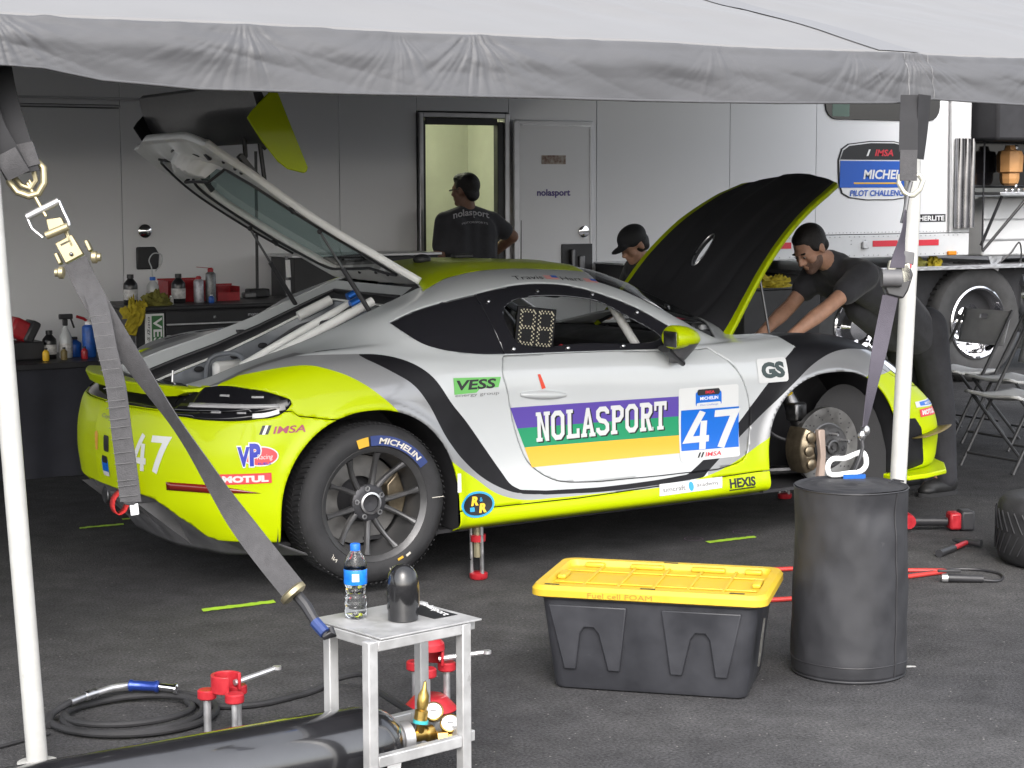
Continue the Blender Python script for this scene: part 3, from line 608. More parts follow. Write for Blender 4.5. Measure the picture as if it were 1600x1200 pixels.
# ---- outlines in the car's side view (x, z) or plan (x, w)
wt_x, wt_w = [-.75, -.70, -.655, -.55, -.4, -.2, .05, .25, .42], [.40, .43, .45, .46, .46, .455, .45, .45, .45]
def f_trunk(x, w, z): return np.maximum.reduce([w-np.interp(x, wt_x, wt_w), x-(.52-.07*(w/.45)**2), -.700-x, .77-z])
def f_hood(x, w, z): return np.maximum.reduce([w-np.interp(x, [2.0, 2.25, 2.5, 2.75, 3.0, 3.12], [.60, .565, .54, .505, .455, .40]), (2.13-.10*(w/.58)**2)-x, x-(3.19-.10*(w/.45)**2)])
def f_screen(x, w, z): return np.maximum.reduce([w-np.interp(x, [1.3, 1.45, 1.6, 1.75, 1.95], [.555, .60, .65, .69, .70]), (1.37-.05*(w/.55)**2)-x, x-(2.09-.20*(w/.69)**2)])
def f_roof(x, w, z): return np.maximum.reduce([w-np.interp(x, [.40, .43, .57, .77, 1.08, 1.28, 1.36], [.53, .515, .462, .454, .446, .43, .43]), (.528-.07*(w/.45)**2)-x, x-(1.36-.05*(w/.55)**2)])
DLO = spline([(.203, 1.018), (.305, 1.059), (.45, 1.093), (.619, 1.12), (.812, 1.148), (.984, 1.152), (1.149, 1.133), (1.303, 1.086), (1.456, 1.021), (1.60, .931)], .02).tolist()+[(1.605, .90), (1.56, .832), (1.1, .848), (.681, .862)]+spline([(.60, .866), (.521, .875), (.396, .896), (.292, .933), (.233, .983), (.203, 1.018)], .02).tolist()[:-1]
def f_dlo(x, w, z): return np.maximum(sd_poly(x, z, DLO), .45-w)
DOOR = spline([(.672, .856), (.646, .792), (.664, .694), (.673, .646), (.704, .509), (.751, .392), (.809, .337), (.887, .296), (1.052, .272), (1.257, .266), (1.538, .263), (1.829, .271), (1.923, .302), (1.955, .404), (1.963, .524), (1.931, .647), (1.88, .734), (1.775, .822)], .02).tolist()+[(1.62, .815), (1.3, .838), (1.0, .848)]
def f_door(x, w, z): return np.maximum(sd_poly(x, z, DOOR), .6-w)
def f_ra(x, w, z): return np.maximum(arch(x, z, RAC, 2.1), .45-w)
def f_fa(x, w, z): return np.maximum(arch(x, z, FAC, 2.3), .45-w)
def f_diff(x, w, z):     # lower edge of the painted rear bumper; below it sits the dark diffuser
    e = np.interp(w, [0, .13, .40, .485, .55, .63, .665, .70, .80, .95], [.345, .345, .343, .333, .300, .232, .185, .170, .164, .16])
    return np.maximum(z-e, x+.40)
TLQ = [(-.205, .738), (-.093, .780), (.05, .797), (.199, .795), (.399, .772), (.503, .731), (.461, .694), (.314, .674), (.1, .670), (-.075, .679), (-.20, .700)]
TLQ = spline(TLQ, .02, closed=True).tolist()
def f_tl(x, w, z): return np.maximum.reduce([sd_poly(x+w, z, TLQ), x+.25, .45-w])
def f_rbar(x, w, z): return np.maximum.reduce([.703-z, z-.80, x+.655, w-.56])
def f_bumpgap(x, w, z):  # seam rear bumper / quarter
    e = np.interp(x, [-.9, -.36, -.336, -.192, .1], [.70, .70, .678, .655, .62]); return np.maximum(z-e, x+.13)
def f_fbump(x, w, z):
    e = np.interp(x, [2.62, 2.652, 2.687, 2.791, 2.857, 3.0, 3.5], [.60, .629, .648, .66, .625, .56, .50]); return np.maximum(z-e, 2.64-x)
HL = spline([(2.83, .70), (2.86, .655), (2.93, .615), (3.02, .60), (3.07, .615), (3.05, .65), (2.97, .69), (2.88, .72)], .02, closed=True).tolist()
def f_hl(x, w, z): return np.maximum.reduce([sd_poly(x, z, HL), .50-w])
SILL = [(.30, .0), (.30, .215), (1.0, .205), (2.10, .19), (2.10, 0)]
def f_sill(x, w, z): return np.maximum.reduce([z-np.interp(x, [.3, 1.0, 2.05], [.215, .207, .232]), .3-x, x-2.12, .5-w])
# livery
B_OUT = [(-.014, .904), (.06, .900), (.134, .886), (.186, .868), (.24, .839), (.292, .796), (.372, .679), (.449, .587), (.536, .468), (.616, .355), (.657, .299), (.703, .272)]
B_IN = [(.009, .884), (.107, .827), (.19, .772), (.26, .681), (.344, .524), (.45, .40), (.544, .324), (.654, .269), (.718, .252)]
B_TOP = [(.833, .256), (1.117, .243), (1.43, .246), (1.591, .255)]; B_BOT = [(.832, .238), (1.115, .222), (1.427, .223), (1.68, .232)]
FS_L = [(1.609, .262), (1.695, .315), (1.802, .39), (1.909, .477), (1.983, .556), (2.062, .638), (2.183, .75), (2.274, .80), (2.26, .825), (2.25, .84), (2.25, 1.0)]
FS_R = [(1.707, .256), (1.782, .311), (1.907, .405), (2.057, .517), (2.216, .638), (2.321, .706), (2.458, .757), (2.58, .769), (2.80, .745), (2.86, .73), (2.95, 1.0)]
sp = lambda p: spline(p, .015).tolist()
BLK = sp(B_OUT)+sp(B_TOP)+sp(FS_L[:8])+FS_L[8:]+list(reversed(sp(FS_R[:9])+FS_R[9:]))+list(reversed(sp(B_BOT)))+list(reversed(sp(B_IN)))
def f_blk(x, w, z): return np.maximum(sd_poly(x, z, BLK), .52-w)
GRY = [(-.72, .775), (-.64, .795)]+sp([(-.561, .828), (-.473, .870), (-.372, .897), (-.236, .908), (-.014, .905)])+sp(B_OUT)+B_TOP+[(1.68, .10), (0, .10), (-.62, .6)]
def f_gry(x, w, z): return np.maximum(sd_poly(x, z, GRY), .57-w)
GR2 = sp(FS_R[:9])+[(2.9, .72), (2.95, .6), (2.5, .2), (1.71, .2)]
def f_gr2(x, w, z): return np.maximum(sd_poly(x, z, GR2), .55-w)
YR = sp([(.14, .62), (.106, .662), (.044, .725), (-.03, .785), (-.103, .828), (-.168, .854), (-.23, .872), (-.334, .871), (-.482, .844), (-.556, .816), (-.63, .790)])+[(-.70, .80), (-1.3, .83), (-1.3, -.1), (.14, -.1)]
def f_yr(x, w, z): return np.maximum(sd_poly(x, z, YR), np.minimum(.615-w, z-.795))
YS = [(.30, .48)]+sp([(.33, .455), (.361, .427), (.48, .342), (.575, .272), (.692, .231), (.885, .220), (1.117, .216), (1.425, .211), (1.6, .222), (1.791, .26), (1.92, .311), (2.043, .377), (2.13, .44)])+[(2.13, -.1), (.30, -.1)]
def f_ys(x, w, z): return np.maximum(sd_poly(x, z, YS), .5-w)
YF = [(2.60, .60), (2.644, .63), (2.687, .650), (2.733, .630), (2.80, .636), (2.869, .645), (3.0, .60), (3.10, .60), (3.7, .60), (3.7, -.1), (2.6, -.1)]
def f_yf(x, w, z): return sd_poly(x, z, YF)
INTK = [(2.915, .405), (3.0, .40), (3.05, .345), (3.075, .16), (2.93, .14)]
def f_in(x, w, z): return np.maximum(sd_poly(x, z, INTK), .7-w)

bm = bmesh.new(); bv = [bm.verts.new(p) for p in SKV]
for q in SKF:
    try: bm.faces.new([bv[i] for i in q])
    except Exception: pass
bmesh.ops.remove_doubles(bm, verts=bm.verts, dist=1e-5)
def kill(fn):
    v = fvals(bm, fn); fs = [f for f, a in zip(bm.faces, v) if a < 0]; bmesh.ops.delete(bm, geom=fs, context='FACES')
lay = bm.faces.layers.int.new('part'); GAP = .0022
for fn in (f_ra, f_fa, f_diff): cut(bm, fn); kill(fn)
PARTS = [('body', None), ('side_skirt', f_sill), ('rear_bumper', f_bumpgap), ('front_bumper', f_fbump), ('door', f_door), ('roof', f_roof), ('windscreen', f_screen), ('hatch', f_trunk), ('hood', f_hood), ('window', f_dlo), ('tail_light', f_tl), ('rear_bar', f_rbar), ('head_light', f_hl)]
for i, (nm, fn) in enumerate(PARTS):
    if fn is None: continue
    g = 0 if nm in ('window', 'roof', 'rear_bar') else GAP
    if g:
        cut(bm, lambda x, w, z: fn(x, w, z)-g); cut(bm, lambda x, w, z: fn(x, w, z)+g)
        v = fvals(bm, fn); fs = [f for f, a in zip(bm.faces, v) if abs(a) < g*.98]; bmesh.ops.delete(bm, geom=fs, context='FACES')
    else: cut(bm, fn)
    v = fvals(bm, fn)
    for f, a in zip(bm.faces, v):
        if a < 0: f[lay] = i
PID = {nm: i for i, (nm, _) in enumerate(PARTS)}
def livery(fn, mi, parts):
    ids = {PID[p] for p in parts}; cut(bm, fn); v = fvals(bm, fn)
    for f, a in zip(bm.faces, v):
        if a < 0 and f[lay] in ids: f.material_index = mi
BODY = ('body', 'side_skirt', 'rear_bumper', 'front_bumper', 'door')
livery(f_gry, 1, BODY); livery(f_gr2, 1, BODY); livery(f_blk, 2, BODY); livery(f_yr, 3, BODY); livery(f_ys, 3, BODY); livery(f_yf, 3, BODY); livery(f_in, 2, BODY)
def f_hedge(x, w, z): return np.interp(x, [2.0, 2.25, 2.5, 2.75, 3.0, 3.12], [.60, .565, .54, .505, .455, .40])-.04-w
livery(f_hedge, 4, ('hood',))
def f_dw(x, w, z): return .655+(1.0-z)*.24+.0*w-x           # split quarter window / door window (negative = door side)
def f_dwin(x, w, z): return np.maximum(sd_poly(x, z, DIN), .45-w)
DIN = spline([(.735, 1.045), (.80, 1.085), (.951, 1.098), (1.119, 1.087), (1.251, 1.060), (1.382, .988), (1.535, .882), (1.50, .872), (1.1, .885), (.80, .893), (.755, .92)], .02, closed=True).tolist()
for fn in (f_dw, f_dwin): cut(bm, fn)
# window in the hatch
def f_hw(x, w, z): return np.maximum.reduce([w-np.interp(x, [-.5, -.40, -.2, .1, .40], [.24, .31, .36, .372, .365]), x-.40, -.46+.10*(w/.35)**2-x])
cut(bm, f_hw); cut(bm, lambda x, w, z: np.maximum(f_hw(x, w, z), .32-x))
bm.normal_update()
FC = np.array([f.calc_center_median()[:] for f in bm.faces]); FX, FW, FZ = FC[:, 0], -FC[:, 1], FC[:, 2]
fl = list(bm.faces); FP = np.array([f[lay] for f in fl]); 
out = sum(f.normal.dot(Vector((0, f.calc_center_median().y, f.calc_center_median().z-.5))) for f in fl[::50]); FLIP = out < 0
def extract(idx):
    vm = {}; vs = []; fs = []; mi = []
    for i in idx:
        f = fl[i]; r = []
        for v in (reversed(f.verts) if FLIP else f.verts):
            if v not in vm: vm[v] = len(vs); vs.append(tuple(v.co))
            r.append(vm[v])
        fs.append(tuple(r)); mi.append(f.material_index)
    return vs, fs, mi
def panel_mesh(name, mats, idx, side, parent=None, solid=.005, xf=None, force=None, inset=0.):
    """side: 'near', 'far' or 'both' (joined across the centre line)"""
    vs, fs, mi = extract(idx); V = []; Fc = []; Mi = []
    if side in ('near', 'both'): V += vs; Fc += fs; Mi += mi
    if side in ('far', 'both'):
        b = len(V); V += [(x, -y, z) for x, y, z in vs]; Fc += [tuple(i+b for i in reversed(f)) for f in fs]; Mi += mi
    me = bpy.data.meshes.new(name); me.from_pydata(V, [], Fc); me.polygons.foreach_set('material_index', [force if force is not None else k for k in Mi])
    b2 = bmesh.new(); b2.from_mesh(me)
    if side == 'both': bmesh.ops.remove_doubles(b2, verts=[v for v in b2.verts if abs(v.co.y) < 1e-4], dist=2e-4)
    if inset:
        b2.normal_update()
        for v in b2.verts: v.co -= v.normal*inset
    if xf is not None: b2.transform(xf)
    b2.to_mesh(me); b2.free()
    me.polygons.foreach_set('use_smooth', [True]*len(me.polygons)); me.set_sharp_from_angle(angle=R_(50)); me.update()
    o = link_mesh(name, me, [MT[m] for m in mats], parent or car)
    if solid: md = o.modifiers.new('solid', 'SOLIDIFY'); md.thickness = solid; md.offset = -1
    return o
PM = ['paint_silver', 'paint_grey', 'paint_black', 'paint_yellow', 'paint_lime']
sel = lambda nm, extra=None: np.nonzero((FP == PID[nm]) & (extra if extra is not None else True))[0]
body = panel_mesh('body', PM, sel('body'), 'both', solid=.012)
for s in ('near', 'far'):
    panel_mesh('side_skirt', PM, sel('side_skirt'), s)
DOORS = {s: panel_mesh('door', PM, sel('door'), s, solid=.012) for s in ('near', 'far')}
RB = panel_mesh('rear_bumper', PM, sel('rear_bumper'), 'both', solid=.008)
FB = panel_mesh('front_bumper', PM, sel('front_bumper'), 'both', solid=.008)
panel_mesh('roof', ['paint_lime'], sel('roof'), 'both', force=0)
panel_mesh('windscreen', ['screen_glass'], sel('windscreen'), 'both', force=0, solid=0, inset=.004)
panel_mesh('rear_bar', ['black_gloss'], sel('rear_bar'), 'both', force=0, solid=0, inset=.006)
dw = f_dw(FX, FW, FZ) < 0; di = f_dwin(FX, FW, FZ) < 0
for s in ('near', 'far'):
    panel_mesh('quarter_window', ['window_tint'], sel('window', ~dw), s, force=0, solid=.003, inset=.006)
    wf = panel_mesh('door_window', ['window_tint'], sel('window', dw & ~di), s, force=0, solid=.003, inset=.004)
    panel_mesh('clear_pane', ['clear_pane'], sel('window', dw & di), s, wf, force=0, solid=0, inset=.005)
    if s == 'near':
        for x, z in ((.675, 1.088), (.943, 1.118), (1.232, 1.090), (.735, .881), (1.015, .869), (1.31, .860), (1.445, 1.0)):
            h = BV.ray_cast(Vector((x, -2, z)), Vector((0, 1, 0)))
            M().lathe([(.0085, 0), (.0085, .003), (.004, .006), (0, .0065)], h[0]+h[1]*(.001 if h[1].y < 0 else -.001), h[1] if h[1].y < 0 else -h[1], 10).build('screw', MT['steel'], wf, local=True)
    tl = panel_mesh('tail_light', ['black_gloss'], sel('tail_light'), s, force=0, solid=.004, inset=-.004)
    panel_mesh('head_light', ['chrome'], sel('head_light'), s, force=0, solid=.003)
# ---- tail light bars, reflector
def rear_ray(x, w, z, y=-1):
    """point on the skin near plan position (x, w) at height z, cast towards the corner"""
    o = Vector((-.2, -.30, z)); d = Vector((x, -w, z))-o; d.normalize(); h = BV.ray_cast(o+d*2.5, -d); return h[0], (h[1] if h[1].dot(d) > 0 else -h[1])
def skin_strip(name, pts, hgt, mat, par, off=.006, n=24, taper=False):
    m = M(); P = spline(pts, .02); vs = []
    for i, (x, w, z) in enumerate(P):
        hh = hgt*(min(1, 2.2*(len(P)-.8-i)/len(P)) if taper else 1)
        a, na = rear_ray(x, w, z+hh/2); b, nb = rear_ray(x, w, z-hh/2); vs += [a+na*off, b+nb*off]
    m.add(vs, [(2*i, 2*i+1, 2*i+3, 2*i+2) for i in range(len(P)-1)]); return m.build(name, MT[mat], par, local=True, solid=.002)
mt('lamp_clear', (.30, .30, .31), .15, coat=.5); mt('lamp_red', (.16, .012, .008), .2, coat=.6)
skin_strip('light_bar', [(-.70, .60, .722), (-.6, .72, .722), (-.5, .80, .722), (-.41, .86, .722)], .016, 'lamp_clear', tl)
skin_strip('light_bar', [(-.62, .70, .760), (-.585, .735, .760)], .008, 'lamp_clear', tl); skin_strip('light_bar', [(-.50, .79, .758), (-.46, .82, .758)], .008, 'lamp_clear', tl)
skin_strip('light_bar', [(-.63, .69, .698), (-.60, .72, .698)], .007, 'lamp_clear', tl); skin_strip('light_bar', [(-.55, .765, .697), (-.52, .785, .697)], .007, 'lamp_clear', tl)
skin_strip('indicator_lens', [(-.50, .80, .685), (-.46, .83, .688), (-.41, .855, .700)], .018, 'print_white', tl, off=.007)
skin_strip('reflector', [(-.80, .57, .395), (-.70, .70, .395), (-.60, .78, .388), (-.50, .85, .374)], .034, 'lamp_red', RB, off=.003, taper=True)

# ---- inner shell so that panel gaps look dark
step = 3; g2 = GP[::step, ::step]; a2, b2 = g2.shape[:2]
X2, W2, Z2 = g2[..., 0], -g2[..., 1], g2[..., 2]; ins = np.stack([X2*.985+.008, -(W2-.028*smooth(.2, .5, W2)), Z2-.022*(W2 < .7)], -1)
shell = M(); fc = []
bad = (f_ra(X2, W2, Z2) < .03) | (f_fa(X2, W2, Z2) < .03) | (f_trunk(X2, W2, Z2) < .05) | (f_hood(X2, W2, Z2) < .05) | (f_screen(X2, W2, Z2) < .03) | (f_dlo(X2, W2, Z2) < .03) | (f_diff(X2, W2, Z2) < .04) | (Z2 < .16)
for i in range(a2-1):
    for j in range(b2-1):
        if not (bad[i, j] or bad[i+1, j] or bad[i, j+1] or bad[i+1, j+1]): fc.append((i*b2+j, i*b2+j+1, (i+1)*b2+j+1, (i+1)*b2+j))
fv = [tuple(p) for p in ins.reshape(-1, 3)]; shell.add(fv, fc); shell.add([(x, -y, z) for x, y, z in fv], fc)
shell.build('inner_shell', MT['black_matte'], car, local=True)

# ---- rear hatch, swung up
hinge_h = Vector((.50, 0, 1.15)); HX = Matrix.Translation(hinge_h) @ Matrix.Rotation(R_(50), 4, 'Y') @ Matrix.Translation(-hinge_h)
hw = f_hw(FX, FW, FZ) < 0; blk = hw & (FX > .32)
hatch = panel_mesh('hatch', ['bare_white'], sel('hatch', ~hw), 'both', force=0, solid=.032, xf=HX)
panel_mesh('hatch_glass', ['green_glass'], sel('hatch', hw & ~blk), 'both', hatch, force=0, solid=0, xf=HX)
panel_mesh('glass_border', ['black_gloss'], sel('hatch', blk), 'both', hatch, force=0, solid=.004, xf=HX)
def hp(x, w, dz=-.036): 
    return HX @ Vector((x, w, top_z(x, w)+dz))
m = M(); m.tube([hp(x, w, -.038) for x, w in spline([(.39, .25), (.38, .345), (.25, .378), (-.1, .374), (-.36, .33), (-.43, .23), (-.455, 0), (-.43, -.23), (-.36, -.33), (-.1, -.374), (.25, -.378), (.38, -.345), (.395, 0)], .05, closed=True)], .007, 6, closed=True); m.build('glass_seal', MT['black_plastic'], hatch, local=True)
m = M(); m.tube([hp(*p, -.045) for p in spline([(-.56, .22), (-.55, .32), (-.46, .385), (-.35, .42), (-.1, .425), (.1, .42), (.22, .415)], .04)], .006, 6)
m.tube([hp(*p, -.045) for p in spline([(-.57, -.18), (-.62, -.05), (-.60, .10), (-.54, .2), (-.57, .3)], .04)], .006, 6); m.build('wiring_loom', MT['black_plastic'], hatch, local=True)
for x, w in ((-.18, -.415), (-.57, -.30), (.12, .415)): M().box(hp(x, w, -.042), (.035, .03, .012), rot=HX.to_3x3()).build('rubber_stop', MT['black_plastic'], hatch, bevel=.003, local=True)
for x, w in ((-.53, -.39), (-.48, -.41), (-.45, -.415), (.43, -.15), (.435, 0.), (.43, .15), (.42, .28)): M().ell(hp(x, w, -.034), (.009, .009, .009), n=8, m=6).build('fixing_hole', MT['black_plastic'], hatch, local=True)
m = M()
m.grid(lambda u, v: HX @ Vector((-.66+.19*u, -.34+.68*v, top_z(-.66+.19*u, -.34+.68*v)-.034-.030*math.sin(math.pi*u)*math.sin(math.pi*v)*(1+.4*math.sin(v*19)))), 10, 30); m.build('inner_pressing', MT['bare_white'], hatch, local=True, sm=60)
# gas struts
for s in (-1, 1):
    a = hp(-.02, s*.395, -.052); b = Vector((.24, s*.415, 1.02)); mid = a.lerp(b, .42)
    st = M().cyl(mid, b, .011, n=12).build('gas_strut', MT['black_plastic'], car, local=True)
    M().cyl(a, mid, .0055, n=10).build('rod', MT['dark_steel'], st, local=True); M().ell(a, (.012,)*3, n=10, m=6).build('ball_joint', MT['black_plastic'], st, local=True)

# ---- rear wing on the hatch
wg = M()
def wing_pt(y, s, t):    # chord s 0..1 from trailing (upper) to leading edge, t +1/-1 thickness
    c = Vector((-.405, y, 2.03)).lerp(Vector((-.275, y, 1.79)), s)
    nrm = Vector((-.80, 0, -.58)).normalized(); th = .022*math.sin(math.pi*min(1, s*.9+.1))**.6+.002
    return c+nrm*(.018*math.sin(math.pi*s))+nrm*th*t
rings = [[wing_pt(y, s, 1) for s in np.linspace(0, 1, 9)]+[wing_pt(y, s, -1) for s in np.linspace(1, 0, 9)] for y in np.linspace(-.69, .69, 15)]
wing = M().loft(rings).build('rear_wing', MT['carbon'], car, local=True, sm=50)
ep = [(-.500, 1.893), (-.482, 1.918), (-.399, 1.999), (-.362, 1.995), (-.300, 1.84), (-.238, 1.690), (-.245, 1.672), (-.259, 1.667), (-.329, 1.684), (-.371, 1.715), (-.44, 1.80)]
for s, nm in ((-1, 'paint_lime'), (1, 'paint_black')):
    M().prism([(x+.055, z-.006) for x, z in ep], (0, s*.70-.006, 0), (1, 0, 0), (0, 0, 1), (0, .012, 0)).build('end_plate', MT['paint_yellow' if s < 0 else 'paint_black'], wing, bevel=.004, local=True)
for s in (-1, 1):
    y = s*.33
    a1, a2_, b1, b2_ = Vector((-.31, y, 1.84)), Vector((-.24, y, 1.80)), hp(-.46, y, .0), hp(-.32, y, .0)
    mm = M(); mm.tube([a1, a1.lerp(b1, .6)+Vector((.02, 0, -.02)), b1], .011, 8); mm.tube([a2_, b2_], .010, 8); mm.tube([a1+Vector((-.05, 0, .06)), a1, a2_, a2_+Vector((.03, 0, -.03))], .012, 8)
    mm.box(hp(-.39, y, .012), (.20, .03, .022), rot=HX.to_3x3()); mm.build('wing_bracket', MT['carbon'], wing, local=True)

# ---- hood, swung up
hinge_f = Vector((2.05, 0, .86)); FX_ = Matrix.Translation(hinge_f) @ Matrix.Rotation(R_(-54), 4, 'Y') @ Matrix.Translation(-hinge_f)
mt('hood_black', (.034, .034, .038), .58, coat=.05, spec=.3)
hood = panel_mesh('hood', ['hood_black', 'hood_black', 'hood_black', 'hood_black', 'paint_yellow'], sel('hood'), 'both', solid=0)
hb = bmesh.new(); hb.from_mesh(hood.data)
def f_hole(x, w, z): y = -w; c, s = math.cos(.25), math.sin(.25); a = (x-2.54)*c+(y-.055)*s; b = -(x-2.54)*s+(y-.055)*c; return np.hypot(a/.115, b/.042)-1
cut(hb, f_hole); v = fvals(hb, f_hole); bmesh.ops.delete(hb, geom=[f for f, a in zip(hb.faces, v) if a < 0], context='FACES')
for vtx in hb.verts:     # raised centre bulge and side creases
    y = abs(vtx.co.y); vtx.co.z += .012*(1-smooth(.10, .17, y))*smooth(2.1, 2.5, vtx.co.x)-.006*math.exp(-((y-.33)/.03)**2)
hb.transform(FX_); hb.to_mesh(hood.data); hb.free()
md = hood.modifiers.new('solid', 'SOLIDIFY'); md.thickness = .022; md.offset = -1
rim = M(); pts = [(2.54+.115*math.cos(t)*math.cos(.25)-.042*math.sin(t)*math.sin(.25), .055+.115*math.cos(t)*math.sin(.25)+.042*math.sin(t)*math.cos(.25)) for t in np.linspace(0, 2*math.pi, 28, endpoint=False)]
rim.tube([FX_ @ Vector((x, y, top_z(x, y)+.013)) for x, y in pts], .004, 6, closed=True); rim.build('vent_rim', MT['steel'], hood, local=True)
#V, Fs = box_text('Race Team', .30, .045, slant=.3); m = M(); m.add([FX_ @ Vector((3.10-b, .10+(.15-a)+.1, top_z(3.10-b, .10+(.15-a)+.1)+.003)) for a, b in V], Fs)
for s in (-1, 1):
    a = FX_ @ Vector((2.42, s*.50, top_z(2.42, .50)-.02)); M().cyl(a, (2.36, s*.52, .78), .006, n=8).build('hood_strut', MT['dark_steel'], car, local=True)
# front luggage bay
bay = M(); fe = [(2.10, .575), (2.25, .555), (2.5, .53), (2.75, .495), (3.0, .445), (3.12, .38), (3.17, .2), (3.18, 0)]
pe = [(x, -w) for x, w in fe]+[(x, w) for x, w in reversed(fe[:-1])]
r0 = [Vector((x, y, top_z(x, y)-.02)) for x, y in pe]; r1 = [Vector((2.55+(x-2.55)*.92, y*.9, top_z(x, y)-.06)) for x, y in pe]; r2 = [Vector((2.55+(x-2.55)*.85, y*.82, .46)) for x, y in pe]
bay.loft([r0, r1, r2], closed=True, caps=False); bay.add(r2, [tuple(range(len(r2)))]); bayo = bay.build('front_bay', MT['black_matte'], car, local=True)
M().tube(r1, .010, 6, closed=True).build('seal', MT['black_plastic'], bayo, local=True)
mt('bay_grey', (.10, .105, .115), .5, var=.2)
M().box((2.35, .28, .70), (.34, .30, .20)).build('fuel_cell_cover', MT['bay_grey'], bayo, bevel=.03, local=True)
M().box((2.78, .15, .70), (.26, .45, .10)).build('front_tray', MT['bay_grey'], bayo, bevel=.02, local=True)
M().box((2.95, -.10, .68), (.10, .50, .04)).build('slam_panel', MT['trunk_grey'], bayo, bevel=.01, local=True)
for x, y in ((2.42, .36), (2.52, .30)): M().lathe([(.045, 0), (.045, .025), (.03, .035), (0, .036)], (x, y, .80), (0, 0, 1), 20).build('reservoir_cap', MT['steel'], bayo, local=True)
M().box((2.45, .40, .86), (.07, .05, .02)).build('red_tag', mt('hot_pink', (.75, .05, .12), .5), bayo, bevel=.004, local=True)

# ---- rear trunk
ep_ = [(.44, .40), (.36, .44), (.05, .452), (-.2, .457), (-.4, .462), (-.55, .46), (-.65, .445), (-.695, .38), (-.705, .2), (-.71, 0)]
pe = [(x, -w) for x, w in ep_]+[(x, w) for x, w in reversed(ep_[:-1])]
def inset(p, d): L = math.hypot(p[0]+.15, p[1]); return (p[0]-(p[0]+.15)*d/L*.8, p[1]*(1-d/max(.3, abs(p[1])) if abs(p[1]) > .3 else 1-d))
z_of = lambda p: top_z(min(max(p[0], -.69), .6), p[1])
q0 = [Vector((x, y, z_of((x, y))-.006)) for x, y in pe]; p1 = [inset(p, .055) for p in pe]; q1 = [Vector((x, y, z_of(pe[i])-.050)) for i, (x, y) in enumerate(p1)]
p2 = [inset(p, .105) for p in pe]; q2 = [Vector((x, y, z_of(pe[i])-.098)) for i, (x, y) in enumerate(p2)]
p3 = [inset(p, .13) for p in pe]; q3 = [Vector((x, y, max(.58, z_of(pe[i])-.26))) for i, (x, y) in enumerate(p3)]
p4 = [inset(p, .20) for p in pe]; q4 = [Vector((x, y, .57)) for i, (x, y) in enumerate(p4)]
trk = M().loft([q2, q3, q4], caps=False); trk.add(q4, [tuple(range(len(q4)))]); trk = trk.build('trunk', MT['trunk_grey'], car, local=True, sm=60)
M().loft([q0, q1], caps=False).build('seal_channel', MT['paint_silver'], trk, local=True)
M().tube(q1, .009, 8, closed=True).build('weatherstrip', MT['black_plastic'], trk, local=True); M().tube([p+Vector((0, 0, .008)) for p in q2], .006, 6, closed=True).build('pinch_lip', MT['bare_white'], trk, local=True)
M().loft([[p+Vector((0, 0, .004)) for p in q1], [p+Vector((0, 0, .006)) for p in q2]], caps=False).build('flange', MT['black_plastic'], trk, local=True, solid=.003)
M().box((-.06, .415, .925), (.035, .04, .02)).build('seal_clip', MT['black_plastic'], trk, bevel=.004, local=True)
cg = M(); cg.tube([(-.35, -.30, .80), (.0, -.29, .955), (.30, -.28, 1.085)], .022, 14).build('cage_tube', MT['bare_white'], trk, local=True)
M().tube([(-.30, -.18, .82), (.0, -.17, .96), (.28, -.16, 1.085)], .020, 14).build('cage_tube', MT['bare_white'], trk, local=True)
M().tube([(.20, .32, .99), (.36, .30, 1.06)], .024, 14).build('cage_tube', MT['bare_white'], trk, local=True)
mt('blue_anod', (.02, .12, .45), .35, .6)
for c in ((.20, -.26, 1.075), (.215, -.20, 1.105), (-.20, -.28, .83)): M().cyl(c, (c[0]+.05, c[1], c[2]+.02), .018, n=12).build('hose_fitting', MT['blue_anod'], trk, local=True)
M().tube(spline([(.20, -.28, 1.06), (.12, -.22, 1.0), (.05, -.1, .98), (.0, .1, .9), (-.1, .2, .8)], .03), .014, 8).build('fuel_hose', MT['black_plastic'], trk, local=True)
M().box((-.19, .25, .74), (.16, .05, .14), rz=.2).build('bracket', MT['bare_white'], trk, bevel=.02, local=True)
M().box((-.30, -.05, .66), (.07, .07, .14)).build('filler_neck', MT['steel'], trk, bevel=.02, local=True)
M().cyl((-.24, -.20, .76), (-.16, -.16, .80), .05, n=14).build('hose_coupling', MT['black_plastic'], trk, local=True)
M().tube(spline([(-.34, .15, .70), (-.30, .18, .83), (-.2, .1, .85), (-.18, 0, .78)], .03), .012, 8).build('vent_hose', MT['trunk_grey'], trk, local=True)
for x, y, z in ((-.45, .335, .73), (-.12, .335, .82), (.02, .335, .86), (-.30, .335, .77)): M().ell((x, y, z), (.025, .006, .014), n=10, m=6).build('drain_hole', MT['black_matte'], trk, local=True)
M().cyl((-.66, -.30, .77), (-.655, -.30, .84), .006, .004, n=8).build('lid_pin', MT['steel'], trk, local=True)

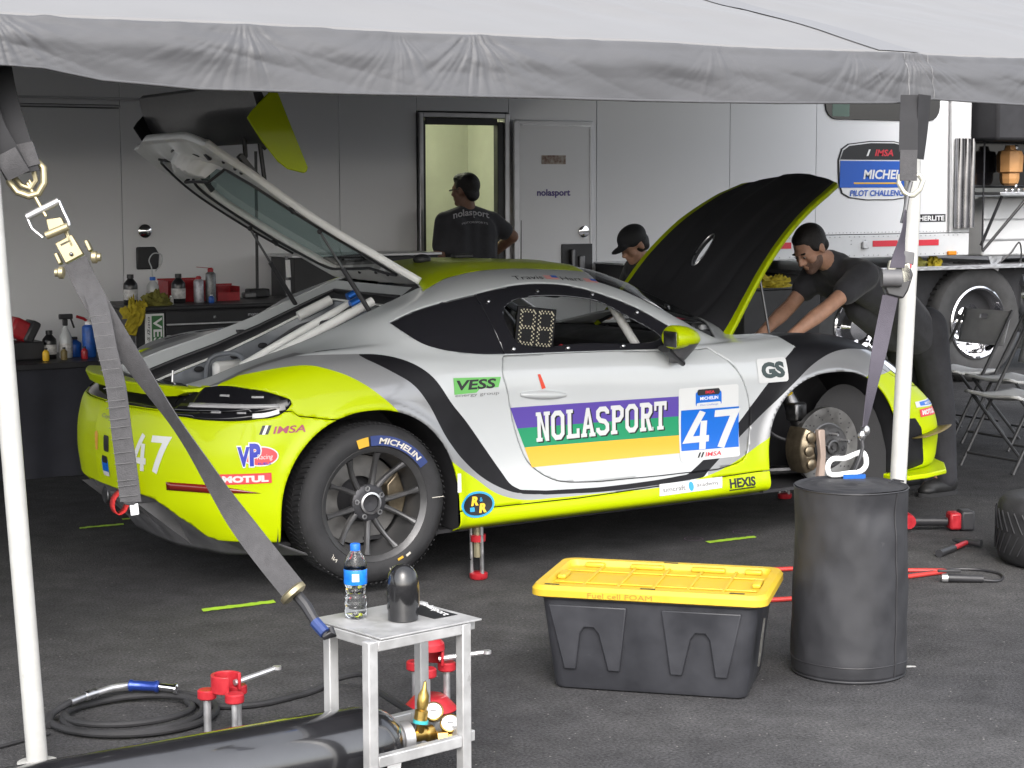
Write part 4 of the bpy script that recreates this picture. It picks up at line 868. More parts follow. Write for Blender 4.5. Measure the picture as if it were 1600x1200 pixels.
# ---- duck tail, diffuser, tow strap
tailx = lambda y: float(np.interp(abs(y), [0, .2, .35, .5, .58], [-.855, -.848, -.825, -.775, -.720]))
sr = []
for y in np.linspace(-.585, .585, 31):
    e = min(1, (.585-abs(y))/.06+.25); x = tailx(y); zt = .795-.012*(1-e)
    sr.append([Vector((x+.115, y, .768)), Vector((x+.115, y, .790)), Vector((x+.05, y, zt+.002)), Vector((x, y, zt+.008*e)), Vector((x-.006, y, zt+.002)), Vector((x+.012, y, zt-.038*e)), Vector((x+.05, y, zt-.040*e))])
M().loft(sr).build('duck_tail', MT['paint_yellow'], car, local=True, sm=35)
df = M(); 
def diff_pt(u, v):       # u across -1..1, v 0 top .. 1 bottom
    y = u*.80; w = abs(y); e = float(np.interp(w, [0, .13, .40, .485, .55, .63, .665, .70, .80], [.345, .345, .343, .333, .300, .232, .185, .170, .164]))
    xs = float(np.interp(w, [0, .28, .56, .70, .80], [-.875, -.86, -.765, -.60, -.47]))
    rid = .030*math.cos(w*2*math.pi/.19)*math.sin(math.pi*min(1, v*1.3))*(1 if w < .66 else 0)
    return (xs+.015+.20*v+rid*.9, y, e+.004+(.075-e)*v-rid*.2)
df.grid(lambda a, b: diff_pt(a*2-1, b), 90, 12); dfo = df.build('diffuser', MT['diffuser_grey'], car, local=True, sm=60, solid=.004)
for y in (-.38, -.19, 0, .19, .38): M().prism([(-.86, .30), (-.60, .075), (-.45, .075), (-.50, .30)], (0, y-.004, 0), (1, 0, 0), (0, 0, 1), (0, .008, 0)).build('strake', MT['diffuser_grey'], dfo, local=True)
for y in (-.15, .15): M().lathe([(.036, 0), (.040, .005), (.040, .12), (.034, .12), (.034, .01)], (-.83, y, .26), (1, 0, 0), 24).build('exhaust_tip', MT['dark_steel'], dfo, local=True)
M().prism([(-.62, -.30), (-.40, -.62), (.3, -.78), (3.0, -.78), (3.0, .78), (.3, .78), (-.40, .62), (-.62, .30)], (0, 0, .10), (1, 0, 0), (0, 1, 0), (0, 0, .015)).build('floor_pan', MT['black_matte'], car, local=True)
ts = M(); loop = [(-.885, -.33, .385), (-.91, -.335, .36), (-.945, -.33, .325), (-.95, -.325, .285), (-.93, -.32, .255), (-.90, -.315, .265), (-.885, -.315, .29)]
P = spline(loop, .01); ts.add([v for p in P for v in ((p[0], p[1]-.028, p[2]), (p[0], p[1]+.028, p[2]))], [(2*i, 2*i+1, 2*i+3, 2*i+2) for i in range(len(P)-1)]); ts.build('tow_strap', MT['red_cloth'], car, local=True, solid=.004)
M().prism([(-.02, .0), (.10, .0), (.075, .05), (.03, .085)], (-.897, -.40, .345), (0, 1, 0), (.0, 0, 1), (-.004, 0, 0)).build('tow_mark', MT['print_red'], RB, local=True)

# ---- splitter, canard, mirror, handle
half = [(2.83, .88), (2.88, .945), (3.0, .945), (3.17, .895), (3.32, .72), (3.45, .42), (3.49, .15)]
pp_ = [(x, -w) for x, w in half]+[(x, w) for x, w in reversed(half)]
M().prism(pp_, (0, 0, .108), (1, 0, 0), (0, 1, 0), (0, 0, .024)).build('splitter', MT['paint_yellow'], car, bevel=.006, local=True)
for s in (-1, 1):
    M().grid(lambda u, v: (2.97+.27*u, s*(.855-.10*u*u+.10*v), .30+.03*u-.075*u*u*0+.018*v), 8, 3).build('canard', mt('canard_tan', (.17, .13, .05), .45, var=.15), car, local=True, solid=.006)
mp = M()
def mir(u, v):   # mirror cap
    t = v*2*math.pi; k = math.sin(math.pi*min(.98, .06+.94*u)**.75*.53)
    return None
rings = []
for i, (x, a, b, c) in enumerate([(1.452, .068, .056, 0), (1.462, .074, .062, 0), (1.50, .073, .060, .0), (1.545, .062, .052, -.002), (1.585, .042, .036, -.006), (1.605, .018, .016, -.010), (1.61, .004, .004, -.011)]):
    rings.append([Vector((x, -.955+a*math.cos(t), .893+c+b*math.sin(t)*(1 if math.sin(t) > 0 else .75))) for t in np.linspace(0, 2*math.pi, 24, endpoint=False)])
mo = M().loft(rings).build('mirror', MT['paint_yellow'], car, local=True)
M().loft([[Vector((1.455+.1*k, -.90+.05*math.cos(t)*(1-.5*k)+.03*k*0, .845-.07*k+.016*math.sin(t))) for t in np.linspace(0, 2*math.pi, 12, endpoint=False)] for k in (0, .5, 1)]).build('arm', MT['black_plastic'], mo, local=True)
ml = []
for z, a, x0, x1 in ((.868, .064, 1.458, 1.60), (.835, .056, 1.47, 1.59), (.79, .034, 1.50, 1.575), (.775, .028, 1.505, 1.57)): ml.append([Vector(((x0+x1)/2+(x1-x0)/2*math.cos(t), -.95+a*math.sin(t)+(.868-z)*.8, z)) for t in np.linspace(0, 2*math.pi, 16, endpoint=False)])
M().loft(ml).build('lower_housing', MT['diffuser_grey'], mo, local=True)
M().box((1.450, -.955, .893), (.003, .10, .07)).build('mirror_glass', MT['dark_steel'], mo, bevel=.02, local=True)
mo2 = copy_tree(mo, car); mo2.scale = (1, -1, 1)
def side_pt(x, z, off=0.):
    h = BV.ray_cast(Vector((x, -2, z)), Vector((0, 1, 0))); n = h[1] if h[1].y < 0 else -h[1]; return h[0]+n*off
hd = []
for i, u in enumerate(np.linspace(0, 1, 14)):
    x = .725+.235*u; z = .686-.018*u; k = math.sin(math.pi*(.04+.92*u))**.5; c = side_pt(x, z, .004)
    hd.append([c+Vector((0, -.026*k*max(0, math.cos(t))+.004, .020*k*math.sin(t))) for t in np.linspace(-math.pi, math.pi, 14, endpoint=False)])
M().loft(hd).build('handle', MT['paint_silver'], DOORS['near'], local=True)

# ---- wheels
mt('wheel_grey', (.098, .098, .101), .38, .6, var=.12, rvar=.08, vscale=12); mt('wheel_dark', (.045, .045, .05), .45, .5, var=.2)
mt('disc_steel', (.22, .215, .21), .42, .9, var=.1, vscale=20, rvar=.12); mt('caliper_gold', (.20, .165, .115), .32, .8, var=.3, vscale=18); mt('spring_yellow', (.62, .42, .01), .4)
def wheel(cx, cz, yf, tr_, rr, wid, s, detail=True):
    """s = -1 near side; yf = |y| of the outer face"""
    ax = (0, s, 0); o = Vector((cx, s*(yf-wid), cz)); w = wid
    tp = [(rr-.006, .012), (rr+.012, -.004), (rr+.045, -.012), (tr_-.035, -.004), (tr_-.008, .022), (tr_, .055), (tr_, w-.050), (tr_-.010, w-.020), (tr_-.036, w-.002), (rr+.050, w+.004), (rr+.016, w-.002), (rr-.004, w-.016)]
    wo_ = M().lathe(tp, o, ax, 72, caps=False).build('wheel', MT['rubber'], car, local=True, sm=40)
    M().lathe([(rr-.006, .01), (rr-.02, .03), (rr-.035, .10), (rr-.04, w*.5), (rr-.022, w-.06), (rr-.016, w-.022), (rr-.005, w-.012), (rr+.006, w-.004), (rr+.010, w-.010), (rr+.004, w-.03)], o, ax, 64, caps=False).build('rim', MT['wheel_grey'], wo_, local=True)
    if not detail: return wo_
    u, v, d = Vector((1, 0, 0)), Vector((0, 0, 1)), Vector(ax)
    P = lambda r, t, h: o+u*r*math.cos(t)+v*r*math.sin(t)+d*h
    hubh = w-.062
    M().lathe([(0, hubh-.03), (.075, hubh-.03), (.078, hubh-.004), (.066, hubh+.004), (.046, hubh+.004), (.046, hubh+.016), (.039, hubh+.018), (.036, hubh+.004), (.0, hubh+.0)], o, ax, 40, caps=False).build('hub', MT['wheel_dark'], wo_, local=True)
    M().lathe([(.046, hubh+.005), (.047, hubh+.018), (.039, hubh+.020), (.036, hubh+.002)], o, ax, 36, caps=False).build('centre_ring', MT['steel'], wo_, local=True)
    for k in range(5):
        t0 = 2*math.pi*k/5+R_(64)
        for sd in (-1, 1):
            sp_ = M(); rings = []
            for i, q in enumerate(np.linspace(0, 1, 10)):
                r = .062+(rr-.020-.062)*q; t = t0+sd*(R_(9)+R_(9.5)*q**.8*(1) - (0)); hw_ = .0115-.003*q if q < .8 else .0091+.006*(q-.8)/.2; tw = hw_/r
                hgt = hubh-.004+.044*q**2.2; dep = .030-.008*q
                rings.append([P(r, t-tw, hgt-dep), P(r, t-tw*.95, hgt-.004), P(r, t-tw*.35, hgt+.002), P(r, t+tw*.35, hgt+.002), P(r, t+tw*.95, hgt-.004), P(r, t+tw, hgt-dep)])
            sp_.loft(rings).build('spoke', MT['wheel_grey'], wo_, local=True, sm=30)
        t = t0+R_(36); c = P(.062, t, hubh-.012)
        M().lathe([(.0115, 0), (.0115, .020), (.007, .020), (.006, .012), (0, .012)], c, ax, 12).build('lug_nut', MT['steel'], wo_, local=True)
    # brake behind the spokes
    M().lathe([(.10, .0), (.19, .0), (.19, .03), (.10, .03)], o+d*(w-.20), ax, 48, caps=False).build('brake_disc', MT['disc_steel'], wo_, local=True)
    cal = [P(r, R_(a), w-.12) for r, a in [(.125, -22), (.20, -26), (.205, 0), (.20, 34), (.125, 28)]]
    m = M(); n = len(cal); m.add(cal+[p-d*.09 for p in cal], [tuple(range(n)), tuple(range(2*n-1, n-1, -1))]+[(i, (i+1) % n, n+(i+1) % n, n+i) for i in range(n)]); m.build('caliper', MT['caliper_gold'], wo_, local=True, bevel=.008)
    M().lathe([(.0, 0), (.13, 0), (.13, .01), (0, .01)], o+d*(w-.235), ax, 32).build('upright', MT['black_matte'], wo_, local=True)
    return wo_
RWZ = .39-L0; rw = wheel(0, RWZ, .885, .338, .236, .275, -1); wheel(0, RWZ, .885, .338, .236, .275, 1)
wheel(2.484, .32, .86, .322, .236, .25, 1, detail=False)
# tyre lettering: blue band with maker's name bent along the sidewall
def on_tyre(pts, off): return [Vector((r*math.cos(t), -.885-.0045-off, RWZ+r*math.sin(t))) for r, t in pts]
def arc_band(name, r0, r1, a0, a1, mat, off=.001, n=30):
    m = M(); A = np.linspace(R_(a0), R_(a1), n); m.add([p for a in A for p in on_tyre([(r0, a), (r1, a)], off)], [(2*i, 2*i+1, 2*i+3, 2*i+2) for i in range(n-1)]); return m.build(name, MT[mat], rw, local=True)
mt('tyre_blue', (.025, .045, .16), .6, var=.15); mt('tyre_print', (.55, .52, .46), .6, var=.15, vscale=60); mt('tyre_yellow', (.62, .36, .03), .6)
arc_band('sidewall_band', .250, .292, 94, 33, 'tyre_blue')
arc_band('sidewall_badge', .252, .290, 107, 96, 'tyre_yellow')
def arc_text(name, s, r, a0, a1, h, mat, off=.0022, bold=.03, slant=.15):
    V, Fs = box_text(s, 1, h, bold, slant); m = M(); m.add(on_tyre([(r+b, R_(a0+(a1-a0)*a)) for a, b in V], off), Fs); m.build(name, MT[mat], rw, local=True, sm=0)
arc_text('sidewall_lettering', 'MICHELIN', .257, 86, 40, .026, 'tyre_print')
arc_text('chalk_lettering', 'MT', .278, 281, 288, .014, 'tyre_print', bold=0)
arc_text('chalk_lettering', 'JN', .276, 222, 229, .018, 'tyre_print', bold=0)
arc_band('sidewall_label', .262, .272, 300, 305, 'tyre_print'); arc_band('sidewall_label', .256, .266, 291, 297, 'tyre_yellow'); arc_band('chalk_line', .262, .318, 1.2, .6, 'tyre_print', n=3)
# tread grooves on the rear tyre
tg = M()
for k in range(90):
    t = 2*math.pi*k/90; c = Vector((.3385*math.cos(t), 0, RWZ+.3385*math.sin(t)))
    for y, sk in ((-.83, .25), (-.76, -.25), (-.70, .25)): tg.box((c.x, y, c.z), (.0035, .06, .007), rot=Matrix.Rotation(-t, 3, 'Y') @ Matrix.Rotation(sk, 3, 'X'))
tag(tg.build('tread_block', MT['rubber'], rw, local=True), kind='stuff')
# ---- wheel wells
def well(A, y0, y1, z0, name, rmul=1.03, e=2.2):
    cx, cz, r = A; r *= rmul; n = 26; os_ = []
    T = np.linspace(0, math.pi, n); prof = [(cx+r, z0)]+[(cx+r*np.sign(math.cos(t))*abs(math.cos(t))**(2/e), cz+r*math.sin(t)**(2/e)) for t in T]+[(cx-r, z0)]
    for s in (-1, 1):
        m = M(); a = [Vector((x, s*y0, z)) for x, z in prof]; b = [Vector((x, s*y1, z)) for x, z in prof]; k = len(prof)
        m.add(a+b, [(i, i+1, k+i+1, k+i) for i in range(k-1)]+[tuple(range(k, 2*k))]); os_.append(m.build(name, MT['black_matte'], car, local=True))
    return os_[0]
well(RAC, .87, .42, .12, 'rear_wheel_well'); fw = well(FAC, .865, .42, .12, 'front_wheel_well')
M().grid(lambda u, v: (2.50+.34*u, -.58-.24*u, .10+.48*v*math.sqrt(max(.02, 1-((u-.5)*1.9)**2))), 16, 8).build('liner', MT['rubber'], fw, local=True)
# ---- front corner: disc, hub, caliper, strut, spring
FH = Vector((2.484, -.80, .451-L0-LS*2.484)); ax = (0, -1, 0)
dsc = M().lathe([(.115, -.03), (.19, -.03), (.19, .0), (.115, .0), (.11, -.002), (.11, -.03)], FH, ax, 64, caps=False).build('brake_disc', MT['disc_steel'], car, local=True)
M().lathe([(0, -.05), (.115, -.04), (.115, .002), (.108, .004), (.10, .03), (.092, .036), (.038, .036), (.036, .05), (.028, .052), (.026, .04), (.012, .04), (.010, .05), (0, .05)], FH, ax, 48, caps=False).build('hub', MT['wheel_grey'], dsc, local=True)
for k in range(5):
    t = 2*math.pi*k/5+.45; c = FH+Vector((.066*math.cos(t), -.036, .066*math.sin(t))); M().cyl(c, c+Vector((0, -.055, 0)), .0075, .0065, n=10).build('wheel_stud', MT['steel'], dsc, local=True)
for k in range(5):
    t = 2*math.pi*k/5+1.08; c = FH+Vector((.07*math.cos(t), -.0365, .07*math.sin(t))); M().ell(c, (.013, .003, .013), n=12, m=6).build('hub_bore', MT['black_matte'], dsc, local=True)
slot = M()
for k in range(14):
    for j in range(3): t = 2*math.pi*k/14+j*.10; r = .135+.018*j; slot.ell(FH+Vector((r*math.cos(t), -.0005, r*math.sin(t))), (.004, .0015, .004), n=6, m=4)
tag(slot.build('disc_drilling', MT['black_matte'], dsc, local=True), kind='stuff')
cal = []
for i, a in enumerate(np.linspace(148, 214, 12)):
    t = R_(a); k = 1-.25*abs(i-5.5)/5.5*(i in (0, 11)); r0, r1 = .122, .205
    q = lambda r, y: FH+Vector((r*math.cos(t), y, r*math.sin(t))); bl = .008*math.sin(i*1.9)
    cal.append([q(r0, -.05), q(r0+.01, -.062-bl), q(r1-.025, -.066-bl*.5), q(r1, -.048), q(r1+.006, .0), q(r1, .07), q(r0, .075), q(r0, .03)])
M().loft(cal).build('caliper', MT['caliper_gold'], dsc, local=True, bevel=.006)
for a in (158, 181, 204):
    t = R_(a); c = FH+Vector((.168*math.cos(t), -.062, .168*math.sin(t))); M().lathe([(.026, 0), (.026, .012), (.020, .016), (0, .016)], c, ax, 18).build('caliper_piston_cap', MT['caliper_gold'], dsc, local=True)
M().prism([(-.02, -.12), (.02, -.11), (.028, .0), (.02, .12), (-.02, .12), (-.004, 0)], FH+Vector((-.115, -.068, -.02)), (1, 0, 0), (0, 0, 1), (0, -.03, 0)).build('brake_pad_plate', mt('pad_tan', (.42, .33, .28), .5, .3, var=.15), dsc, local=True, bevel=.005)
up = M().tube([FH+Vector((-.05, .10, .05)), FH+Vector((-.11, .12, .18)), FH+Vector((-.14, .16, .30))], [.05, .045, .03], 12).build('damper', MT['dark_steel'], car, local=True)
M().box(FH+Vector((-.12, .09, .17)), (.09, .07, .09), rz=.3).build('upright_clamp', MT['dark_steel'], up, bevel=.012, local=True)
sprg = [FH+Vector((-.15+.055*math.cos(t)-.006*t/6, .155+.055*math.sin(t)+.01*t/6, .215+t*.0085)) for t in np.linspace(0, 2*math.pi*2.6, 60)]
M().tube(sprg, .0075, 8).build('coil_spring', MT['spring_yellow'], up, local=True)
M().tube([FH+Vector((-.02, .08, -.12)), FH+Vector((-.25, .30, -.14))], .022, 10).tube([FH+Vector((.03, .08, -.13)), FH+Vector((.20, .34, -.14))], .02, 10).tube([FH+Vector((.1, .05, -.02)), FH+Vector((.12, .4, -.03))], .012, 8).build('control_arm', MT['dark_steel'], up, local=True)
M().tube(spline([FH+Vector((-.13, .06, .02)), FH+Vector((-.24, .10, .06)), FH+Vector((-.30, .2, .16)), FH+Vector((-.28, .3, .26))], .03), .008, 8).build('brake_line', MT['black_plastic'], up, local=True)

# ---- air jacks
def jack(x, y, zt):
    c = car_m.inverted() @ Vector((x, y, 0)); c0 = Vector((c.x, c.y, c.z)); up_ = Vector((0, 0, 1))
    j = M().cyl(c0+up_*.10, c0+up_*zt, .020, n=20).build('air_jack', mt('jack_rod', (.40, .36, .24), .3, .6, var=.15), car, local=True)
    for a in (0, 120, 240): q = Vector((.030*math.cos(R_(a+35)), .030*math.sin(R_(a+35)), 0)); M().cyl(c0+q+up_*.02, c0+q+up_*zt, .008, n=10).build('guide_rod', MT['steel'], j, local=True)
    M().lathe([(.0, 0), (.036, 0), (.040, .006), (.040, .024), (.030, .030), (0, .030)], c0+up_*.004, (0, 0, 1), 28).build('foot', MT['red_paint'], j, local=True)
    M().lathe([(.0, 0), (.033, 0), (.035, .03), (0, .032)], c0+up_*.17, (0, 0, 1), 28).build('collar', MT['red_paint'], j, local=True)
jack(.535, -.795, .24); jack(.535, .795, .24); jack(3.03, .22, .30)

# ---- cockpit
ck = M().bb(.55, 2.05, -.74, .74, .13, .16).bb(.55, 2.0, .745, .77, .16, .80).bb(.55, 2.0, -.77, -.745, .16, .80).bb(.42, .55, -.70, .70, .16, .88).build('cockpit_tub', MT['black_matte'], car, local=True)
M().loft([[Vector((x, -.72, z)) for x, z in ((1.62, .60), (1.66, .80), (1.80, .84), (2.0, .84), (2.0, .60))], [Vector((x, .72, z)) for x, z in ((1.62, .60), (1.66, .80), (1.80, .84), (2.0, .84), (2.0, .60))]]).build('dashboard', MT['black_plastic'], ck, local=True, bevel=.02)
def seat(y):
    rg = []
    for z, x, w, d in ((.20, 1.20, .22, .26), (.32, 1.16, .25, .27), (.50, 1.00, .25, .16), (.70, .93, .25, .13), (.86, .88, .24, .12), (.98, .85, .18, .10), (1.04, .83, .13, .07)):
        rg.append([Vector((x+d*math.cos(t), y+w*math.sin(t)*(1 if True else 0), z)) for t in np.linspace(0, 2*math.pi, 18, endpoint=False)])
    return M().loft(rg).build('seat', MT['carbon'], ck, local=True)
seat(-.36); seat(.36)
for pts in ([(.78, .62, .2), (.76, .60, 1.02), (.74, .5, 1.15), (.74, -.5, 1.15), (.76, -.60, 1.02), (.78, -.62, .2)], [(.76, .60, .4), (.74, -.45, 1.14)]):
    M().tube(pts, .021, 12).build('roll_hoop', MT['trunk_grey'], ck, local=True)
for s in (-1, 1):
    M().tube([(1.36, s*.60, 1.045), (1.52, s*.62, .80), (1.62, s*.64, .5)], .021, 12).build('door_brace', MT['bare_white'], ck, local=True)
    M().tube([(.76, s*.54, 1.12), (1.2, s*.56, 1.13), (1.42, s*.60, 1.03), (1.75, s*.66, .84)], .019, 12).build('roof_brace', MT['trunk_grey'], ck, local=True)
M().lathe([(.15, -.012), (.162, 0), (.15, .012)], (1.48, .36, .80), (1, 0, -.4), 28, caps=False).build('steering_wheel', MT['black_plastic'], ck, local=True)
M().box((1.35, -.05, 1.08), (.05, .22, .07)).build('rear_view_mirror', MT['black_plastic'], ck, bevel=.015, local=True)
M().tube(spline([(1.10, -.60, .86), (1.05, -.60, .83), (1.0, -.6, .80)], .02), .012, 6).build('pull_handle', MT['red_paint'], ck, local=True)
ld = M().box((.965, -.585, .948), (.205, .015, .185), rot=Matrix.Rotation(R_(8), 3, 'Y')).build('number_display', mt('display_black', (.008, .008, .01), .5), ck, bevel=.004, local=True)
dots = M(); rt = Matrix.Rotation(R_(8), 3, 'Y'); mt('led_amber', (.80, .74, .56), .4)
for dx in (-.048, .048):
    segs = [((-.034, .074), (.034, .074)), ((-.034, 0), (.034, 0)), ((-.034, -.074), (.034, -.074)), ((-.034, .074), (-.034, -.074)), ((.034, .074), (.034, -.074))]
    seen = set()
    for (x0, z0), (x1, z1) in segs:
        n = 8 if z0 == z1 else 16
        for k in range(n+1):
            for o2 in (-.0045, .0045):
                a = x0+(x1-x0)*k/n+(o2 if x0 == x1 else (o2 if k % 2 else -o2)*0); b = z0+(z1-z0)*k/n+(o2 if z0 == z1 else 0)
                if (k+(o2 > 0)) % 2: continue
                dots.ell(Vector((.965, -.5945, .948))+rt @ Vector((dx+a, -.001, b)), (.0040, .0015, .0040), n=6, m=4)
tag(dots.build('display_dot', MT['led_amber'], ld, local=True), kind='stuff')
# ---- roof furniture
M().ell((.70, 0.0, top_z(.70, 0)+.012), (.045, .035, .025), n=16, m=8).build('camera_pod', MT['black_plastic'], car, local=True)
M().box((.98, .12, top_z(.98, .12)+.01), (.10, .05, .02)).build('antenna_base', MT['black_plastic'], car, bevel=.006, local=True)
M().cyl((1.27, .05, top_z(1.27, .05)), (1.275, .05, top_z(1.27, .05)+.19), .003, .0018, n=6).build('antenna', MT['black_plastic'], car, local=True)
# ---------------------------------------------------------------- vinyl lettering and stickers on the car
def refine(V, Fs, mx=.03):
    b = bmesh.new(); vs = [b.verts.new((p[0], p[1], 0)) for p in V]
    for f in Fs:
        try: b.faces.new([vs[i] for i in f])
        except Exception: pass
    bmesh.ops.triangulate(b, faces=b.faces)
    for _ in range(6):
        es = [e for e in b.edges if e.calc_length() > mx]
        if not es: break
        bmesh.ops.subdivide_edges(b, edges=es, cuts=1); bmesh.ops.triangulate(b, faces=[f for f in b.faces if len(f.verts) > 3])
    b.verts.index_update(); V2 = [v.co[:2] for v in b.verts]; F2 = [tuple(v.index for v in f.verts) for f in b.faces]; b.free(); return V2, F2
SIDE = lambda p: (Vector((p[0], -2.5, p[1])), Vector((0, 1, 0)))
REAR = lambda p: (Vector((-2.5, p[0], p[1])), Vector((1, 0, 0)))
_dR = Vector((.55, .835, 0))
CORN = lambda p: (Vector((-.55, -.80, p[1]))+Vector((.835, -.55, 0))*p[0]-_dR*2, _dR)     # rear corner seen square-on
_dN = Vector((0, .62, -.785)); NAME = lambda p: (Vector((p[0], -.60, 1.16))+Vector((0, .785, .62))*p[1]-_dN*2, _dN)
_dF = Vector((-.72, .69, 0)); FCORN = lambda p: (Vector((3.05, -.83, p[1]))+Vector((.69, .72, 0))*p[0]-_dF*2, _dF)
def decal(name, V, Fs, mp, mat, off, par, mx=.03):
    V2, F2 = refine(V, Fs, mx); vs = []
    for p in V2:
        o, d = mp(p); h = BV.ray_cast(o, d)
        if h[0] is None: return None
        n = h[1] if h[1].dot(d) < 0 else -h[1]; vs.append(h[0]+n*off)
    m = M(); m.add(vs, F2); return m.build(name, MT[mat] if isinstance(mat, str) else mat, par, local=True, sm=60)
def dpoly(name, poly, mp, mat, off=.0015, par=None): return decal(name, poly, [tuple(range(len(poly)))], mp, mat, off, par or car)
def dtext(name, s, x, z, w, h, mp, mat, off=.003, par=None, bold=.02, slant=0., shear=0.):
    V, Fs = box_text(s, w, h, bold, slant); return decal(name, [(x+a, z+b+shear*a) for a, b in V], Fs, mp, mat, off, par or car)
def ell2(cx, cz, rx, rz, n=28): return [(cx+rx*math.cos(2*math.pi*k/n), cz+rz*math.sin(2*math.pi*k/n)) for k in range(n)]
def rr(x0, z0, x1, z1, r=.012): return [(x0+a, z0+b) for a, b in rrect(x1-x0, z1-z0, r)]
def stroke(pts, w):
    """thick polyline with mitred joints -> list of quads"""
    P = [Vector((*p, 0)) for p in pts]; n = len(P); L = []; closed = (P[0]-P[-1]).length < 1e-6
    if closed: P = P[:-1]; n -= 1
    for i in range(n):
        a = (P[i]-P[i-1]).normalized() if (i > 0 or closed) else (P[1]-P[0]).normalized(); b = (P[(i+1) % n]-P[i]).normalized() if (i < n-1 or closed) else a
        t = (a+b).normalized(); nn = Vector((-t.y, t.x, 0)); c = max(.45, nn.dot(Vector((-a.y, a.x, 0)))); L.append((P[i]+nn*w/2/c, P[i]-nn*w/2/c))
    Q = []
    for i in range(n if closed else n-1): j = (i+1) % n; Q.append([L[i][0][:2], L[i][1][:2], L[j][1][:2], L[j][0][:2]])
    return Q
rect = lambda x0, y0, x1, y1: [[(x0, y0), (x1, y0), (x1, y1), (x0, y1)]]
_S = 1.35
def oct_(x0, y0, x1, y1, c): return [(x0+c, y0), (x1-c, y0), (x1, y0+c), (x1, y1-c), (x1-c, y1), (x0+c, y1), (x0, y1-c), (x0, y0+c), (x0+c, y0)]
h_ = _S/2
GLY = {  # block slab letters, 5 wide x 8 high
 'N': rect(.5, 0, 1.8, 8)+rect(3.5, 0, 4.8, 8)+[[(1.8, 8), (1.8, 5.4), (3.5, 0), (3.5, 2.6)]]+rect(0, 0, .5, 1)+rect(1.8, 0, 2.3, 1)+rect(0, 7, .5, 8)+rect(3.0, 7, 3.5, 8)+rect(4.8, 7, 5.3, 8),
 'O': stroke(oct_(h_, h_, 5-h_, 8-h_, 1.0), _S),
 'L': rect(.5, 0, 1.9, 8)+rect(1.9, 0, 5, 1.2)+rect(3.9, 1.2, 5, 2.6)+rect(0, 0, .5, 1)+rect(0, 7, .5, 8)+rect(1.9, 7, 2.5, 8),
 'A': [[(.3, 1), (1.7, 1), (3.1, 8), (1.9, 8)], [(3.5, 1), (4.9, 1), (3.1, 8), (2.62, 6.1)]]+rect(1.9, 2.2, 3.2, 3.3)+rect(-.2, 0, 2.1, 1)+rect(3.0, 0, 5.4, 1),
 'S': stroke([(4.4, 5.9), (4.4, 6.5), (3.5, 8-h_), (1.6, 8-h_), (h_, 6.6), (h_, 5.2), (1.6, 4.2), (3.4, 3.8), (4.4, 2.8), (4.4, 1.5), (3.4, h_), (1.6, h_), (h_, 1.5), (h_, 2.2)], _S),
 'P': rect(.5, 0, 1.9, 8)+stroke([(1.9, 8-h_), (3.4, 8-h_), (4.4, 6.6), (4.4, 5.0), (3.4, 3.9), (1.9, 3.9)], _S)+rect(0, 0, .5, 1)+rect(1.9, 0, 2.5, 1)+rect(0, 7, .5, 8),
 'R': rect(.5, 0, 1.9, 8)+stroke([(1.9, 8-h_), (3.4, 8-h_), (4.3, 6.7), (4.3, 5.3), (3.4, 4.2), (1.9, 4.2)], _S)+[[(2.4, 3.5), (3.7, 3.5), (5.0, 0), (3.5, 0)]]+rect(0, 0, .5, 1)+rect(1.9, 0, 2.5, 1)+rect(0, 7, .5, 8)+rect(5.0, 0, 5.4, 1),
 'T': rect(1.8, 0, 3.2, 6.8)+rect(0, 6.8, 5, 8)+rect(0, 5.5, .9, 6.8)+rect(4.1, 5.5, 5, 6.8)+rect(1.2, 0, 1.8, 1)+rect(3.2, 0, 3.8, 1),
 '4': stroke([(4.9, 2.2), (.6, 2.2), (3.2, 8)], 1.35)+rect(3.0, 0, 4.3, 1.52)+rect(3.0, 2.88, 4.3, 6.0),
 '7': stroke([(.2, 7.3), (4.4, 7.3), (1.9, 0)], 1.45)}
def blocks(name, s, x, z, w, h, mp, mat, off, par, gap=.7, shear=0., skew=0.):
    adv = 5+gap; k = w/(adv*len(s)-gap); q = 0; V = []; Fs = []
    for i, ch in enumerate(s):
        for quad in GLY[ch]:
            b = len(V); V += [(x+(i*adv+a)*k+skew*bz*h/8, z+bz*h/8+shear*(i*adv+a)*k) for a, bz in quad]; Fs.append((b, b+1, b+2, b+3))
    return decal(name, V, Fs, mp, mat, off, par, .05)
D = DOORS['near']
mt('vinyl_purple', (.085, .05, .30), .35, coat=.3); mt('vinyl_green', (.012, .25, .11), .35, coat=.3); mt('vinyl_gold', (.72, .40, .035), .35, coat=.3)
mt('vinyl_blue', (.0, .115, .52), .35, coat=.3); mt('vinyl_white', (.58, .59, .59), .35, coat=.3)
dpoly('purple_band', [(.708, .538), (1.575, .524), (1.575, .616), (.674, .632)], SIDE, 'vinyl_purple', .0012, D)
dpoly('green_band', [(.741, .452), (1.575, .436), (1.575, .524), (.708, .538)], SIDE, 'vinyl_green', .0012, D)
dpoly('gold_band', [(.772, .362), (1.571, .354), (1.575, .436), (.741, .452)], SIDE, 'vinyl_gold', .0012, D)
blocks('team_lettering_shadow', 'NOLASPORT', .811, .465, .692, .130, SIDE, 'print_black', .0018, D, gap=.75)
blocks('team_lettering', 'NOLASPORT', .803, .471, .692, .130, SIDE, 'vinyl_white', .0028, D, gap=.75)
pl_ = dpoly('number_plate', rr(1.562, .312, 1.896, .651, .012), SIDE, 'vinyl_white', .0032, D)
dpoly('blue_field', [(1.570, .362), (1.892, .356), (1.899, .546), (1.575, .550)], SIDE, 'vinyl_blue', .0042, pl_)
blocks('race_number', '47', 1.585, .362, .29, .175, SIDE, 'vinyl_white', .0052, pl_, gap=.5, skew=.12)
